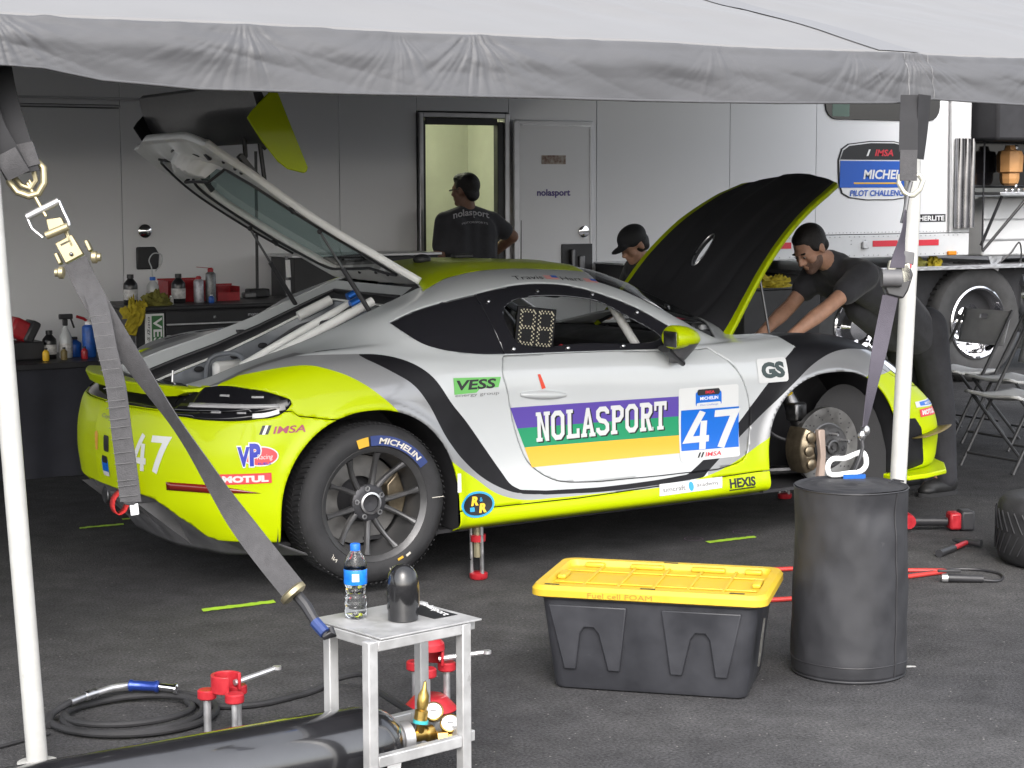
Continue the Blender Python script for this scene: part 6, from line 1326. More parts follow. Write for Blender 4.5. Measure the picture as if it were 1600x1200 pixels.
# ---------------------------------------------------------------- tie-down straps
mt('webbing', (.050, .049, .052), .75, var=.15, vscale=40, bump=.3, bscale=300); mt('webbing_dark', (.016, .016, .018), .8, var=.2); mt('webbing_violet', (.058, .052, .068), .75, var=.12, bump=.25, bscale=300)
mt('zinc', (.34, .30, .19), .42, .8, var=.18, vscale=12, rvar=.1)
def ribbon(m, P, Wv, w):
    vs = []
    for p, d in zip(P, Wv): p = Vector(p); d = Vector(d).normalized()*w/2; vs += [p-d, p+d]
    return m.add(vs, [(2*i, 2*i+1, 2*i+3, 2*i+2) for i in range(len(P)-1)])
vR = Vector((.865, -.502, 0)); vU = Vector((.05, .09, .995)); vF = Vector((.5, .861, -.1))
def rib(name, pts, dirs, w, mat, par, th=.003):
    P = spline(pts, .012); D2 = spline([tuple(d) for d in dirs], .012*0+1e9) if False else np.array([np.array(dirs[0])*(1-t)+np.array(dirs[-1])*t if len(dirs) == 2 else _interp(np.array([tuple(d) for d in dirs], float), np.linspace(0, 1, len(dirs)), np.array([t]))[0] for t in np.linspace(0, 1, len(P))])
    m = M(); 
    rg = []
    for i, (p, dd) in enumerate(zip(P, D2)):
        p = Vector(p); dd = Vector(dd).normalized(); t2 = (Vector(P[min(i+1, len(P)-1)])-Vector(P[max(i-1, 0)])).normalized(); nn = dd.cross(t2).normalized()*th/2; dd = dd*w/2; rg.append([p-dd-nn, p+dd-nn, p+dd+nn, p-dd+nn])
    m.loft(rg); return m.build(name, MT[mat], par, sm=30)
def P3(a, b, D):       # point in the strap's own plane: a to the right, b up, D metres out from the kerb-side datum
    return (-3.41+.5*D*.9947+.865*a+.0518*b, -7.89+.8604*D-.502*a+.0889*b, 1.70-.103*D+.9947*b)
s1 = thing('ratchet_strap', 'grey ratchet strap with brass ratchet from the awning to the aluminium stool', 'strap', (-1.85, -2.4, 0))
k1 = 5.45/2940
def pa(px, py, d=5.45): q = d/2940; return P3((px-800)*q, (600-py)*q, d)
dirA = Vector(pa(60, 250))-Vector(pa(10, 270))
rib('anchor_loop', [pa(-2, 60, 5.5), pa(14, 150, 5.47), pa(38, 232, 5.44), pa(48, 268, 5.43)], [vR, vR*.95+vU*.2], .075, 'webbing_dark', s1)
rib('anchor_loop', [pa(-25, 120, 5.42), pa(-8, 190, 5.40), pa(18, 240, 5.40), pa(34, 272, 5.42)], [vR, vR*.9+vU*.35], .075, 'webbing_dark', s1)
rib('webbing_end', [pa(14, 236, 5.395), pa(24, 253, 5.395), pa(36, 272, 5.41)], [vR*.88+vU*.45, vR*.88+vU*.42], .068, 'webbing', s1, .006)
rib('webbing_end', [pa(42, 222, 5.43), pa(48, 240, 5.43), pa(54, 258, 5.43)], [vR*.96+vU*.2, vR*.96+vU*.25], .058, 'webbing', s1, .006)
m = M(); ringp = [pa(18, 268), pa(24, 290), pa(42, 303), pa(62, 303), pa(76, 285), pa(76, 258), pa(64, 250), pa(54, 262), pa(40, 279), pa(28, 280)]
m = M().tube([pa(20, 268), pa(21, 282), pa(34, 298), pa(52, 304), pa(66, 300), pa(75, 284), pa(74, 260), pa(64, 251)], [.011]*8, 10).tube([pa(64, 251), pa(58, 262), pa(62, 280), pa(54, 293), pa(40, 288), pa(28, 274), pa(20, 268)], .008, 8); m.build('delta_ring', MT['zinc'], s1)
M().tube([pa(56, 288), pa(52, 280), pa(49, 284), pa(58, 300), pa(66, 315), pa(78, 336)], .006, 8).build('hook_wire', MT['zinc'], s1)
M().tube([pa(48, 337), pa(98, 312)], .0105, 12).build('ratchet_handle_bar', MT['alu'], s1); M().tube([pa(98, 312), pa(106, 330), pa(113, 344), pa(114, 350)], .0045, 8).tube([pa(48, 337), pa(56, 355), pa(73, 369)], .0045, 8).build('handle_wire', MT['steel'], s1)
def quad3(name, c, mat, par, th=.012, bev=.003):
    m = M(); a = [Vector(pa(*p)) for p in c]; n = len(a); b = [p+vF*th for p in a]; m.add(a+b, [tuple(range(n)), tuple(reversed(range(n, 2*n)))]+[(i, (i+1) % n, n+(i+1) % n, n+i) for i in range(n)]); return m.build(name, MT[mat], par, bevel=bev)
fr_ = quad3('ratchet_frame', [(77, 340), (101, 337), (108, 352), (122, 382), (116, 386), (104, 358), (86, 368), (82, 362)], 'zinc', s1, .02)
quad3('ratchet_plate', [(91, 378), (117, 364), (136, 395), (108, 410)], 'zinc', s1, .02)
M().tube([pa(78, 366, 5.43), pa(112, 352, 5.43)], .012, 12).build('spindle', MT['zinc'], s1)
quad3('pawl', [(98, 379), (115, 371), (117, 376), (101, 384)], 'print_black', s1, .004)
for a, b in ((89, 398), (136, 378)): quad3('side_lever', [(a, b-4), (a+5, b-6), (a+13, b+10), (a+8, b+14)], 'zinc', s1, .03)
for a, b in ((107, 424), (148, 400)): M().lathe([(.010, 0), (.018, .004), (.018, .016), (.012, .02), (.012, .028), (0, .03)], pa(a, b, 5.44), (-vR).normalized() if a < 120 else vR, 14).build('ratchet_gear', MT['zinc'], s1)
M().ell(pa(117, 395, 5.445), (.006, .006, .006), n=8, m=6).build('rivet', MT['dark_steel'], s1)
dB = Vector((.80, -.35, .47))
rib('main_strap', [pa(123, 405, 5.46), pa(140, 440, 5.46), pa(170, 495, 5.44), pa(215, 565, 5.40), pa(300, 690, 5.31), pa(370, 800, 5.24), pa(430, 880, 5.17), pa(462, 920, 5.14)], [vR*.88+vU*.42, vR*.9+vU*.4, vR*.75+vU*.4-vF*.5, vR*.45+vU*.3-vF*.8, vR*.65+vU*.4-vF*.6, vR*.83+vU*.5, vR*.83+vU*.52], .070, 'webbing', s1)
rib('strap_tail', [pa(150, 450, 5.47), pa(160, 480, 5.42), pa(172, 540, 5.36), pa(186, 600, 5.34), pa(196, 680, 5.33), pa(204, 740, 5.33), pa(209, 782, 5.33)], [vR, vR*.98+vU*.1-vF*.2, vR], .060, 'webbing', s1)
st_ = M()
for k in range(17):
    t = min(1, max(0, k/16+random.uniform(-.025, .025))); px = 158+50*t**.7-2; py = 490+290*t; st_.tube([pa(px-15, py+1.5, 5.325), pa(px+15, py-1.5, 5.325)], .0010, 4)
tag(st_.build('stitch_row', mt('stitch_grey', (.10, .10, .10), .8), s1), kind='stuff')
quad3('tail_tag', [(207, 787), (220, 784), (222, 802), (209, 804)], 'print_white', s1, .004)
quad3('tail_fold', [(196, 765), (212, 757), (217, 790), (198, 786)], 'webbing', s1, .008)
M().lathe([(.030, -.012), (.040, -.006), (.040, .006), (.030, .012)], pa(462, 925, 5.12), (.5, -.5, -.75), 20).build('strap_keeper', MT['zinc'], s1)
M().tube([pa(468, 928, 5.12), pa(482, 945, 5.10), pa(498, 972, 5.08), pa(514, 992, 5.06), pa(524, 990, 5.06), pa(520, 980, 5.07)], [.016, .016, .014, .014, .012, .010], 10).build('snap_hook', MT['black_plastic'], s1)
M().tube([pa(496, 970, 5.074), pa(512, 988, 5.055)], .0165, 10).build('hook_sleeve', mt('dark_blue', (.02, .04, .14), .35), s1)

s2 = thing('ratchet_strap', 'violet grey ratchet strap hanging from the awning beside the right pole', 'strap', (1.36, -2.6, 0))
def pb(px, py, d=6.85): q = d/2940; return P3((px-800)*q, (600-py)*q, d)
pa = pb
rib('anchor_loop', [pb(1427, 150, 6.9), pb(1425, 190, 6.88), pb(1424, 240, 6.85)], [vR, vR], .068, 'webbing_dark', s2)
rib('anchor_loop', [pb(1450, 150, 6.9), pb(1446, 200, 6.9), pb(1440, 250, 6.88)], [vR*.8+vF*.6, vR*.7+vF*.7], .066, 'webbing_dark', s2)
rib('webbing_end', [pb(1425, 236, 6.84), pb(1424, 260, 6.84), pb(1424, 284, 6.84)], [vR, vR], .062, 'webbing', s2, .006)
M().tube([pb(1411, 274), pb(1409, 288), pb(1417, 302), pb(1426, 307)], .009, 8).tube([pb(1440, 274), pb(1447, 284), pb(1442, 298), pb(1432, 307), pb(1426, 307)], .009, 8).tube([pb(1411, 276), pb(1440, 276)], .007, 8).build('delta_ring', mt('zinc_pale', (.50, .49, .42), .4, .6), s2)
M().tube([pb(1428, 285), pb(1424, 300), pb(1419, 330), pb(1414, 350)], .008, 8).build('hook_wire', MT['dark_steel'], s2)
rib('upper_strap', [pb(1420, 330, 6.84), pb(1417, 360, 6.84), pb(1412, 385, 6.84), pb(1406, 420, 6.84)], [vR*.3+vF*.95, vR*.5+vF*.8, vR*.9], .055, 'webbing_violet', s2)
quad3('ratchet_body', [(1391, 436), (1402, 418), (1424, 412), (1432, 430), (1424, 455), (1416, 468), (1392, 462), (1386, 450)], 'black_plastic', s2, .05, .006)
quad3('ratchet_grip', [(1417, 393), (1434, 396), (1432, 416), (1412, 412)], 'diffuser_grey', s2, .04, .004)
quad3('ratchet_frame', [(1395, 408), (1405, 406), (1408, 418), (1400, 432), (1392, 422)], 'zinc_pale', s2, .03); quad3('ratchet_frame', [(1412, 416), (1426, 412), (1428, 440), (1416, 444)], 'zinc_pale', s2, .02)
M().lathe([(.032, -.035), (.032, .035)], pb(1397, 436, 6.84), vR, 20).build('ratchet_drum', MT['diffuser_grey'], s2)
quad3('red_tab', [(1425, 414), (1429, 414), (1429, 420), (1425, 420)], 'print_red', s2, .004)
rib('main_strap', [pb(1396, 462, 6.86), pb(1388, 500, 6.86), pb(1378, 550, 6.84), pb(1366, 610, 6.80), pb(1355, 668, 6.77)], [vR, vR, vR*.8+vF*.6, vR*.4+vF*.9], .058, 'webbing_violet', s2)
M().tube([pb(1352, 668, 6.76), pb(1350, 685, 6.75), pb(1352, 700, 6.75), pb(1348, 715, 6.74), pb(1340, 735, 6.74)], .007, 8).build('snap_hook', MT['black_plastic'], s2)
for a, b in ((1350, 682), (1357, 674)): M().ell(pb(a, b, 6.75), (.014, .014, .02), n=10, m=6).build('shackle', MT['steel'], s2)

# ---------------------------------------------------------------- aluminium stool and what stands on it
SA = Vector((-1.212, -3.019, .48)); SB = Vector((-1.234, -3.351, .48)); SCc = Vector((-.876, -3.28, .48)); SD = SA+(SCc-SB)
ctr = (SA+SCc)/2; stool = thing('stool', 'bare aluminium square tube stool in the foreground', 'stool', (ctr.x, ctr.y, 0))
ue = (SCc-SB).normalized(); ve = (SA-SB).normalized(); Lu = (SCc-SB).length; Lv = (SA-SB).length; srz = math.atan2(ue.y, ue.x)
def sp_(a, b, z): return SB+ue*a+ve*b+Vector((0, 0, z-.48))
mt('stool_alu', (.50, .50, .50), .45, .55, var=.12, rvar=.12, vscale=14, scuff=((.16, .15, .14), 22, .64, (1, 1, .4)))
M().box(sp_(Lu/2, Lv/2, .4765), (Lu-.004, Lv-.004, .005), rz=srz).build('seat', MT['stool_alu'], stool, bevel=.001)
t_ = .032
for a, b in ((t_/2, t_/2), (Lu-t_/2, t_/2), (Lu-t_/2, Lv-t_/2), (t_/2, Lv-t_/2)): M().box(sp_(a, b, .237), (t_, t_, .470), rz=srz).build('leg', MT['stool_alu'], stool, bevel=.003)
for a, b, w, d in ((Lu/2, t_/2, Lu-2*t_-.002, t_), (Lu/2, Lv-t_/2, Lu-2*t_-.002, t_), (t_/2, Lv/2, t_, Lv-2*t_-.002), (Lu-t_/2, Lv/2, t_, Lv-2*t_-.002)): M().box(sp_(a, b, .457), (w, d, .030), rz=srz).build('top_rail', MT['stool_alu'], stool, bevel=.003)
for a, b, w, d in ((Lu/2, t_/2, Lu-2*t_-.002, t_-.004), (Lu-t_/2, Lv/2, t_-.004, Lv-2*t_-.002), (Lu/2, Lv-t_/2, Lu-2*t_-.002, t_-.004)): M().box(sp_(a, b, .13), (w, d, t_), rz=srz).build('stretcher', MT['stool_alu'], stool, bevel=.003)
stk = M().box(sp_(Lu-.07, Lv*.56, .4795), (.085, .20, .001), rz=srz).build('sticker', MT['print_black'], stool)
flat_text('sticker_lettering', 'nolasport', sp_(Lu-.052, Lv*.56+.09, .4801), -ve, ue, .18, .035, MT['print_white'], stk, bold=.02, off=.0004)
# water bottle
bc = Vector((-1.141, -3.084, .480)); pet = bpy.data.materials.new('pet_water'); pet.use_nodes = True
pb_ = pet.node_tree.nodes['Principled BSDF']; pb_.inputs['Base Color'].default_value = (.93, .96, .98, 1); pb_.inputs['Roughness'].default_value = .06; pb_.inputs['Transmission Weight'].default_value = 1; pb_.inputs['IOR'].default_value = 1.33; MT['pet_water'] = pet
bt = thing('water_bottle', 'clear plastic water bottle with blue cap and label on the stool', 'bottle', bc)
prof = [(0, .003), (.020, .0), (.029, .004), (.032, .014)]
for k in range(24):
    z = .018+k*.0052; prof.append((.0315+.0016*math.sin(k*1.57*1.1)-(.004*math.exp(-((z-.075)/.018)**2)), z))
prof += [(.0325, .146), (.0325, .150), (.031, .160), (.024, .178), (.0145, .192), (.0125, .197), (.0125, .205), (0, .206)]
M().lathe(prof, bc, (0, 0, 1), 32, caps=False).build('bottle_body', pet, bt, sm=50)
M().lathe([(.0332, .100), (.0336, .101), (.0336, .142), (.0332, .143)], bc, (0, 0, 1), 40, caps=False).build('label_wrap', mt('bottle_blue', (.01, .16, .60), .35, var=.3, vscale=40), bt)
M().lathe([(.0125, .196), (.0145, .196), (.0145, .213), (.0135, .215), (0, .215)], bc, (0, 0, 1), 24).build('cap', mt('cap_blue', (.01, .12, .55), .4), bt)
dcam = Vector((-.42, -.90, 0)).normalized(); tu_ = Vector((.90, -.42, 0))
M().box(bc+dcam*.0343+Vector((0, 0, .122)), (.020, .0008, .022), rz=math.atan2(tu_.y, tu_.x)).build('label_print', MT['print_white'], bt)
# black valve guard
gd = thing('valve_guard', 'black domed steel cylinder cap standing on the stool', 'cylinder cap', (-1.036, -3.175, .48))
M().lathe([(.040, 0), (.0435, .002), (.0435, .028), (.046, .034), (.046, .102), (.0455, .108), (.044, .118), (.039, .135), (.030, .149), (.018, .158), (.0, .161)], (-1.036, -3.175, .48), (0, 0, 1), 40).build('dome', mt('black_enamel', (.012, .012, .013), .20, var=.3, vscale=20, coat=.5, rvar=.06), gd)
M().prism([(-.006, .04), (.006, .04), (.006, .10), (-.006, .10)], Vector((-1.036, -3.175, .48))+tu_*.0445, (-.42, -.9, 0), (0, 0, 1), (.003, -.001, 0)).build('slot', MT['caliper_gold'], gd)

# ---------------------------------------------------------------- gas cylinder lying under the stool, regulator
gc = thing('gas_cylinder', 'black gas cylinder lying on the asphalt with brass regulator', 'gas cylinder', (-1.7, -3.15, 0))
a0, a1 = Vector((-2.75, -3.235, .117)), Vector((-1.03, -3.125, .117)); gd_ = (a1-a0).normalized(); GL = (a1-a0).length
mt('cyl_black', (.012, .012, .014), .22, 0., var=.25, vscale=14, coat=1., spec=1., scuff=((.06, .06, .06), 16, .66, (.3, 1, 1)))
M().lathe([(0, .0), (.10, .0), (.115, .02), (.115, GL-.14), (.110, GL-.09), (.095, GL-.05), (.065, GL-.015), (.040, GL), (0, GL)], a0, gd_, 48).build('tank', MT['cyl_black'], gc)
M().lathe([(.042, 0), (.048, .004), (.048, .035), (.040, .04), (0, .04)], a1-gd_*.002, gd_, 28).build('neck_ring', MT['alu'], gc)
nb = a1+gd_*.04; mt('brass', (.50, .34, .10), .32, .95, var=.25, vscale=25)
vb = M().lathe([(.016, 0), (.019, .004), (.019, .05), (.024, .055), (.024, .075), (0, .078)], nb, gd_, 16).tube([nb+gd_*.03, nb+gd_*.03+Vector((0, -.02, .05))], .013, 10).build('valve', MT['brass'], gc)
M().lathe([(.020, 0), (.020, .03), (.014, .034), (.018, .05), (.016, .075), (.007, .095), (.004, .115), (0, .118)], nb+gd_*.03+Vector((0, -.01, .045)), (.15, 0, 1), 14).build('regulator_body', MT['brass'], gc)
for c, d_ in ((nb+gd_*.085+Vector((.0, .01, .06)), Vector((-.35, -.65, .65))), (nb+gd_*.11+Vector((.0, -.05, .035)), Vector((-.3, -.6, .72)))):
    gg = M().lathe([(0, -.02), (.026, -.018), (.030, -.012), (.030, .002), (.027, .004), (.026, .001), (0, .001)], c, d_, 28).build('gauge', MT['brass'], gc)
    M().lathe([(0, 0), (.0255, 0), (.0255, .0012), (0, .0012)], c+d_.normalized()*.0012, d_, 24).build('dial', MT['print_white'], gg); M().box(c+d_.normalized()*.0030, (.018, .002, .001), rot=d_.to_track_quat('Z', 'Y').to_matrix()).build('needle', MT['print_black'], gg)
M().lathe([(.026, 0), (.026, .03), (.018, .034), (.018, .05)], nb+gd_*.07+Vector((0, -.04, -.01)), (.9, -.3, 0), 6).build('hex_nut', MT['brass'], gc)
M().lathe([(.030, 0), (.034, .004), (.034, .03), (.028, .036), (0, .036)], nb+gd_*.13+Vector((0, -.05, -.005)), (.9, -.3, 0), 20).build('knob', mt('knob_blue', (.30, .45, .55), .35), gc)
M().lathe([(.023, 0), (.023, .01)], nb+gd_*.03+Vector((0, -.01, .038)), (.15, 0, 1), 20).build('gasket', mt('teal', (.05, .40, .42), .4), gc)
M().prism([(0, 0), (.045, -.006), (.05, .06), (.008, .066)], a1-gd_*.10+Vector((0, -.117, -.055)), (.98, .05, 0), (0, -.1, 1), (0, -.002, 0)).build('paper_tag', MT['print_white'], gc)
# ---------------------------------------------------------------- coiled air hose
hs_ = thing('air_hose', 'black coiled air hose with blue grip fitting on the asphalt', 'hose', (-1.5, -2.13, 0))
P = []
for k in range(90):
    t = k/89; a = 2*math.pi*2.6*t+2.6; r = .255-.075*t+.02*math.sin(a*1.3); P.append((-1.50+r*math.cos(a)*1.05+.03*t, -2.13+r*math.sin(a)*1.0, .012+.022*abs(math.sin(a*.5+t*3))*t+.004))
P += [(-1.28, -2.05, .02), (-1.22, -2.17, .012), (-1.10, -2.22, .012), (-.95, -2.19, .012), (-.86, -2.155, .012), (-.78, -2.13, .03), (-.72, -2.20, .06), (-.77, -2.45, .07), (-.84, -2.80, .10), (-.87, -3.02, .11)]
M().tube(spline(P, .02), .0115, 10).build('hose_line', MT['rubber'], hs_)
nzp = [Vector((-1.66, -2.013, .05)), Vector((-1.60, -1.985, .055)), Vector((-1.50, -1.95, .06)), Vector((-1.44, -1.945, .06)), Vector((-1.355, -2.005, .058)), Vector((-1.315, -2.045, .055))]
M().tube(spline([(-1.76, -2.12, .015), (-1.73, -2.05, .03), nzp[0]], .02), .0115, 10).build('hose_end', MT['rubber'], hs_)
M().tube([nzp[0], nzp[1]], .013, 12).tube([nzp[1], nzp[1].lerp(nzp[2], .4)], .016, 12).build('coupler', MT['steel'], hs_); M().tube([nzp[1].lerp(nzp[2], .4), nzp[2], nzp[3]], .011, 12).build('swivel', MT['alu'], hs_)
d_ = (nzp[4]-nzp[3]); M().lathe([(.014, 0), (.020, .004), (.020, .012), (.0165, .018), (.0165, d_.length-.018), (.020, d_.length-.012), (.020, d_.length-.004), (.014, d_.length)], nzp[3], d_, 20).build('grip', mt('grip_blue', (.02, .05, .26), .3, .5, coat=.3), hs_)
M().tube([nzp[4], nzp[5]], .012, 12).lathe([(.012, 0), (.017, .004), (.017, .012), (.010, .016)], nzp[5]-Vector((.004, .0, 0)), (.7, -.7, 0), 12).build('nozzle', MT['chrome'], hs_)
hs2 = M().tube(spline([(-3.0, -2.75, .008), (-2.4, -2.45, .008), (-1.98, -2.26, .008), (-1.78, -2.19, .01)], .03), .006, 8).build('cable', MT['rubber']); tag(hs2, 'thin black cable running left from the hose coil past the pole', 'cable')
# ---------------------------------------------------------------- red jack stands
def jstand(c, ang, label, base=True):
    t = thing('setup_stand', label, 'stand', c, ang, 'red cast stands with steel legs'); c = Vector((0, 0, 0))
    if base: M().lathe([(.0, 0), (.085, 0), (.090, .006), (.085, .012), (.055, .045), (.05, .048), (0, .048)], c, (0, 0, 1), 32).build('base_cone', MT['red_paint'], t, local=True)
    z1 = .135 if base else .13
    for k, r in ((0, .012), (1, .012), (2, .010)):
        a = 2*math.pi*k/3+.4; q = Vector((.060*math.cos(a), .060*math.sin(a), 0)); M().cyl(q+Vector((0, 0, .02 if base else .0)), q+Vector((0, 0, z1)), r, n=14).build('leg', MT['alu'], t, local=True)
        M().lathe([(0, 0), (.026, 0), (.030, .004), (.030, .026), (.026, .030), (0, .030)], q+Vector((0, 0, z1-.01)), (0, 0, 1), 20).build('boss', MT['red_paint'], t, local=True)
    m = M(); n = 24; A = np.linspace(R_(-20), R_(250), n); ro, ri, zl, zh = .048, .038, z1+.012, z1+.068
    for a in A: m.v += [(ro*math.cos(a), ro*math.sin(a), zl), (ro*math.cos(a), ro*math.sin(a), zh), (ri*math.cos(a), ri*math.sin(a), zh), (ri*math.cos(a), ri*math.sin(a), zl)]
    for i in range(n-1):
        for j in range(4): m.f.append((i*4+j, i*4+(j+1) % 4, i*4+4+(j+1) % 4, i*4+4+j)); m.mi.append(0)
    m.f += [(0, 1, 2, 3), (n*4-1, n*4-2, n*4-3, n*4-4)]; m.mi += [0, 0]; m.build('collar', MT['red_paint'], t, local=True, bevel=.003)
    if base: M().lathe([(0, 0), (.05, 0), (.048, .02), (.035, .035), (.02, .04), (0, .04)], (0, 0, z1+.068), (0, 0, 1), 24).build('cap', MT['red_paint'], t, local=True)
    M().tube([(.03, 0, z1+.035), (.18, .0, z1+.055)], [.010, .008], 8).lathe([(.006, -.005), (.014, -.005), (.014, .005), (.006, .005)], (.188, 0, z1+.056), (0, 0, 1), 12, caps=False).build('handle', MT['alu'], t, local=True)
    return t
jstand((-1.30, -2.47, 0), R_(10), 'red cast stand with open collar beside the hose coil', base=False)
jstand((-.615, -2.53, 0), R_(-28), 'red cast stand with cone base behind the aluminium stool')
# ---------------------------------------------------------------- right side of the lot
tyre = thing('racing_tyre', 'loose black racing tyre lying flat at the right edge', 'tyre', (3.04, -1.85, 0))
tp = [(.20, .01), (.24, .0), (.30, .004), (.322, .025), (.332, .07), (.335, .15), (.332, .23), (.322, .275), (.30, .298), (.24, .302), (.215, .295), (.205, .27), (.20, .15)]
M().lathe(tp+[tp[0]], (3.04, -1.85, 0.002), (0, 0, 1), 72, caps=False).build('casing', MT['rubber'], tyre, sm=45)
gr = M()
for k in range(44):
    t = 2*math.pi*k/44
    for s_ in (0, 1):
        pts = [Vector((3.04+.3365*math.cos(t+q*.16+s_*.07), -1.85+.3365*math.sin(t+q*.16+s_*.07), (.06+.09*q if s_ == 0 else .25-.09*q))) for q in (0, .5, 1)]; gr.tube(pts, .0035, 4)
tag(gr.build('tread_groove', MT['black_matte'], tyre), kind='stuff')
gun = thing('impact_wrench', 'red and black cordless impact wrench lying on the asphalt', 'power tool', (3.1, -.95, 0), R_(-25))
M().tube([(-.16, .0, .05), (.02, .0, .045)], [.024, .022], 12).build('grip', MT['black_plastic'], gun, local=True); M().lathe([(.0, 0), (.035, 0), (.038, .02), (.038, .10), (.025, .13), (.012, .135), (.012, .17), (0, .17)], (-.19, -.06, .055), (0, 1, .05), 16).build('motor_housing', MT['red_paint'], gun, local=True)
M().box((.055, 0, .05), (.06, .085, .085)).build('battery_shoe', MT['red_paint'], gun, local=True, bevel=.012); M().box((.115, 0, .052), (.07, .095, .10)).build('battery', MT['black_plastic'], gun, local=True, bevel=.012); M().box((.153, .01, .055), (.01, .04, .035)).build('battery_latch', MT['red_paint'], gun, local=True, bevel=.004)
hm = thing('hammer', 'black and red handled hammer lying on the asphalt by the tyre', 'hammer', (2.75, -1.40, 0), R_(22))
M().tube([(-.16, 0, .018), (.0, 0, .020)], [.019, .016], 12).build('grip', MT['black_plastic'], hm, local=True); M().tube([(.0, 0, .020), (.14, 0, .024)], [.013, .011], 10).build('handle', MT['red_paint'], hm, local=True)
M().lathe([(.0, 0), (.018, 0), (.020, .01), (.016, .03), (.016, .10), (.012, .13), (.003, .15), (0, .15)], (.15, -.07, .026), (.05, 1, 0), 14).build('head', MT['black_plastic'], hm, local=True)
ld_ = thing('work_light', 'black handheld work light on a thin looped cable', 'work light', (2.3, -1.9, 0))
M().tube([(2.225, -1.885, .02), (2.245, -1.90, .021)], .018, 14).build('lens_ring', MT['alu'], ld_); M().tube([(2.245, -1.90, .021), (2.37, -1.985, .018)], [.018, .015], 14).build('barrel', MT['black_plastic'], ld_); M().box((2.27, -1.88, .045), (.10, .012, .012), rz=-.6).build('clip', MT['black_plastic'], ld_, bevel=.003)
M().tube(spline([(2.36, -1.98, .014), (2.43, -2.01, .008), (2.50, -1.97, .007), (2.55, -1.90, .007), (2.54, -1.80, .007), (2.46, -1.73, .007), (2.34, -1.72, .008), (2.18, -1.70, .008), (1.9, -1.60, .008)], .02), .006, 8).build('lead', MT['black_plastic'], ld_)
mt('hose_red', (.42, .035, .03), .45)
rh = M().tube(spline([(1.60, -1.22, .011), (1.749, -1.335, .011), (1.85, -1.37, .011), (2.10, -1.58, .011), (2.30, -1.69, .011), (2.37, -1.75, .011), (2.25, -1.76, .012), (2.16, -1.755, .011), (1.80, -1.83, .011), (1.45, -1.85, .011), (1.326, -1.816, .011), (1.0, -1.68, .011), (.60, -1.60, .011)], .03), .010, 10).build('air_line', MT['hose_red']); tag(rh, 'red air line looped on the asphalt behind the weight bag', 'hose')
# folding chairs
mt('chair_grey', (.34, .34, .345), .45, var=.1); mt('chair_seat', (.55, .55, .54), .45, var=.1); mt('chair_frame', (.045, .045, .048), .4)
def chair(c, face, label):
    t = thing('folding_chair', label, 'chair', c, math.atan2(face[1], face[0]), 'folding chairs by the truck')     # local +x = the way the sitter faces
    M().grid(lambda u, v: (-.19+.40*u, -.215+.43*v, .445+.018*math.cos(v*math.pi*2)*.4-.02*math.sin(u*math.pi)*.6+(.012 if u > .9 else 0)), 12, 10).build('seat', MT['chair_seat'], t, local=True, solid=.018)
    def bk(u, v): return (-.235-.07*v+.03*math.cos((u-.5)*math.pi), -.22+.44*u, .62+.235*v)
    bm_ = M().grid(bk, 12, 8); bm_.f = [f for k, f in enumerate(bm_.f) if not (k//8 in (5, 6) and k % 8 in (6,))]; bm_.mi = [0]*len(bm_.f); bm_.build('backrest', MT['chair_grey'], t, local=True, solid=.012)
    for s_ in (-1, 1):
        y = s_*.225; M().tube([(-.305, y, .86), (.22, y, .0)], .011, 8).build('front_leg', MT['chair_frame'], t, local=True); M().tube([(.15, y*.93, .44), (-.27, y*.93, .0)], .011, 8).build('rear_leg', MT['chair_frame'], t, local=True)
    for x, z in ((.17, .08), (-.21, .10)): M().tube([(x, -.22, z), (x, .22, z)], .009, 8).build('cross_bar', MT['chair_frame'], t, local=True)
    return t
chair((5.76, 1.80, 0), (-.93, .0), 'grey folding chair nearest the mechanic in black'); chair((5.66, 1.16, 0), (-.93, .05), 'grey folding chair in the middle of three beside the truck'); chair((4.95, .42, 0), (-.93, .02), 'grey folding chair closest to the camera at the right edge')
# ================================================================ WORK BENCH AND TOOL CHESTS ALONG THE TRAILER
mt('chest_black', (.026, .026, .029), .42, var=.2, rvar=.1, scuff=((.07, .07, .07), 12, .68, (1, 1, 1))); mt('bench_skirt', (.024, .025, .034), .8, var=.2, vscale=4)
bn = thing('work_bench', 'low black skirted work bench at the left along the trailer', 'bench', (-.6, 3.35, 0))
M().bb(-1.9, .24, 2.99, 3.72, .655, .69).build('top', MT['chest_black'], bn, bevel=.005)
def skirt(u, v): x = -1.88+2.10*u; return (x, 3.02+.012*math.sin(x*23)*v+.006*nz(x*9, v), .655-.645*v)
M().grid(skirt, 120, 6).build('skirt', MT['bench_skirt'], bn, sm=80); M().bb(.20, .22, 3.04, 3.70, .01, .655).bb(-1.88, -1.86, 3.04, 3.70, .01, .655).build('side_panel', MT['bench_skirt'], bn)
tc_ = thing('tool_chest', 'black drawer tool chest with green and white sticker, left of the car', 'tool chest', (.9, 3.35, 0))
M().bb(.30, 1.62, 3.03, 3.68, .08, .975).build('carcass', MT['chest_black'], tc_, bevel=.008); M().bb(.285, 1.635, 3.0, 3.69, .976, 1.0).build('top', MT['black_plastic'], tc_, bevel=.006)
for k, (z0, z1) in enumerate(((.885, .965), (.815, .878), (.735, .808), (.62, .728), (.48, .613), (.30, .473), (.1, .293))):
    d_ = M().bb(.49, 1.60, 3.005, 3.028, z0, z1).build('drawer', MT['chest_black'], tc_, bevel=.003); M().bb(.49, 1.60, 2.996, 3.0045, z0-.001, z0+.008).build('pull', MT['alu'], d_)
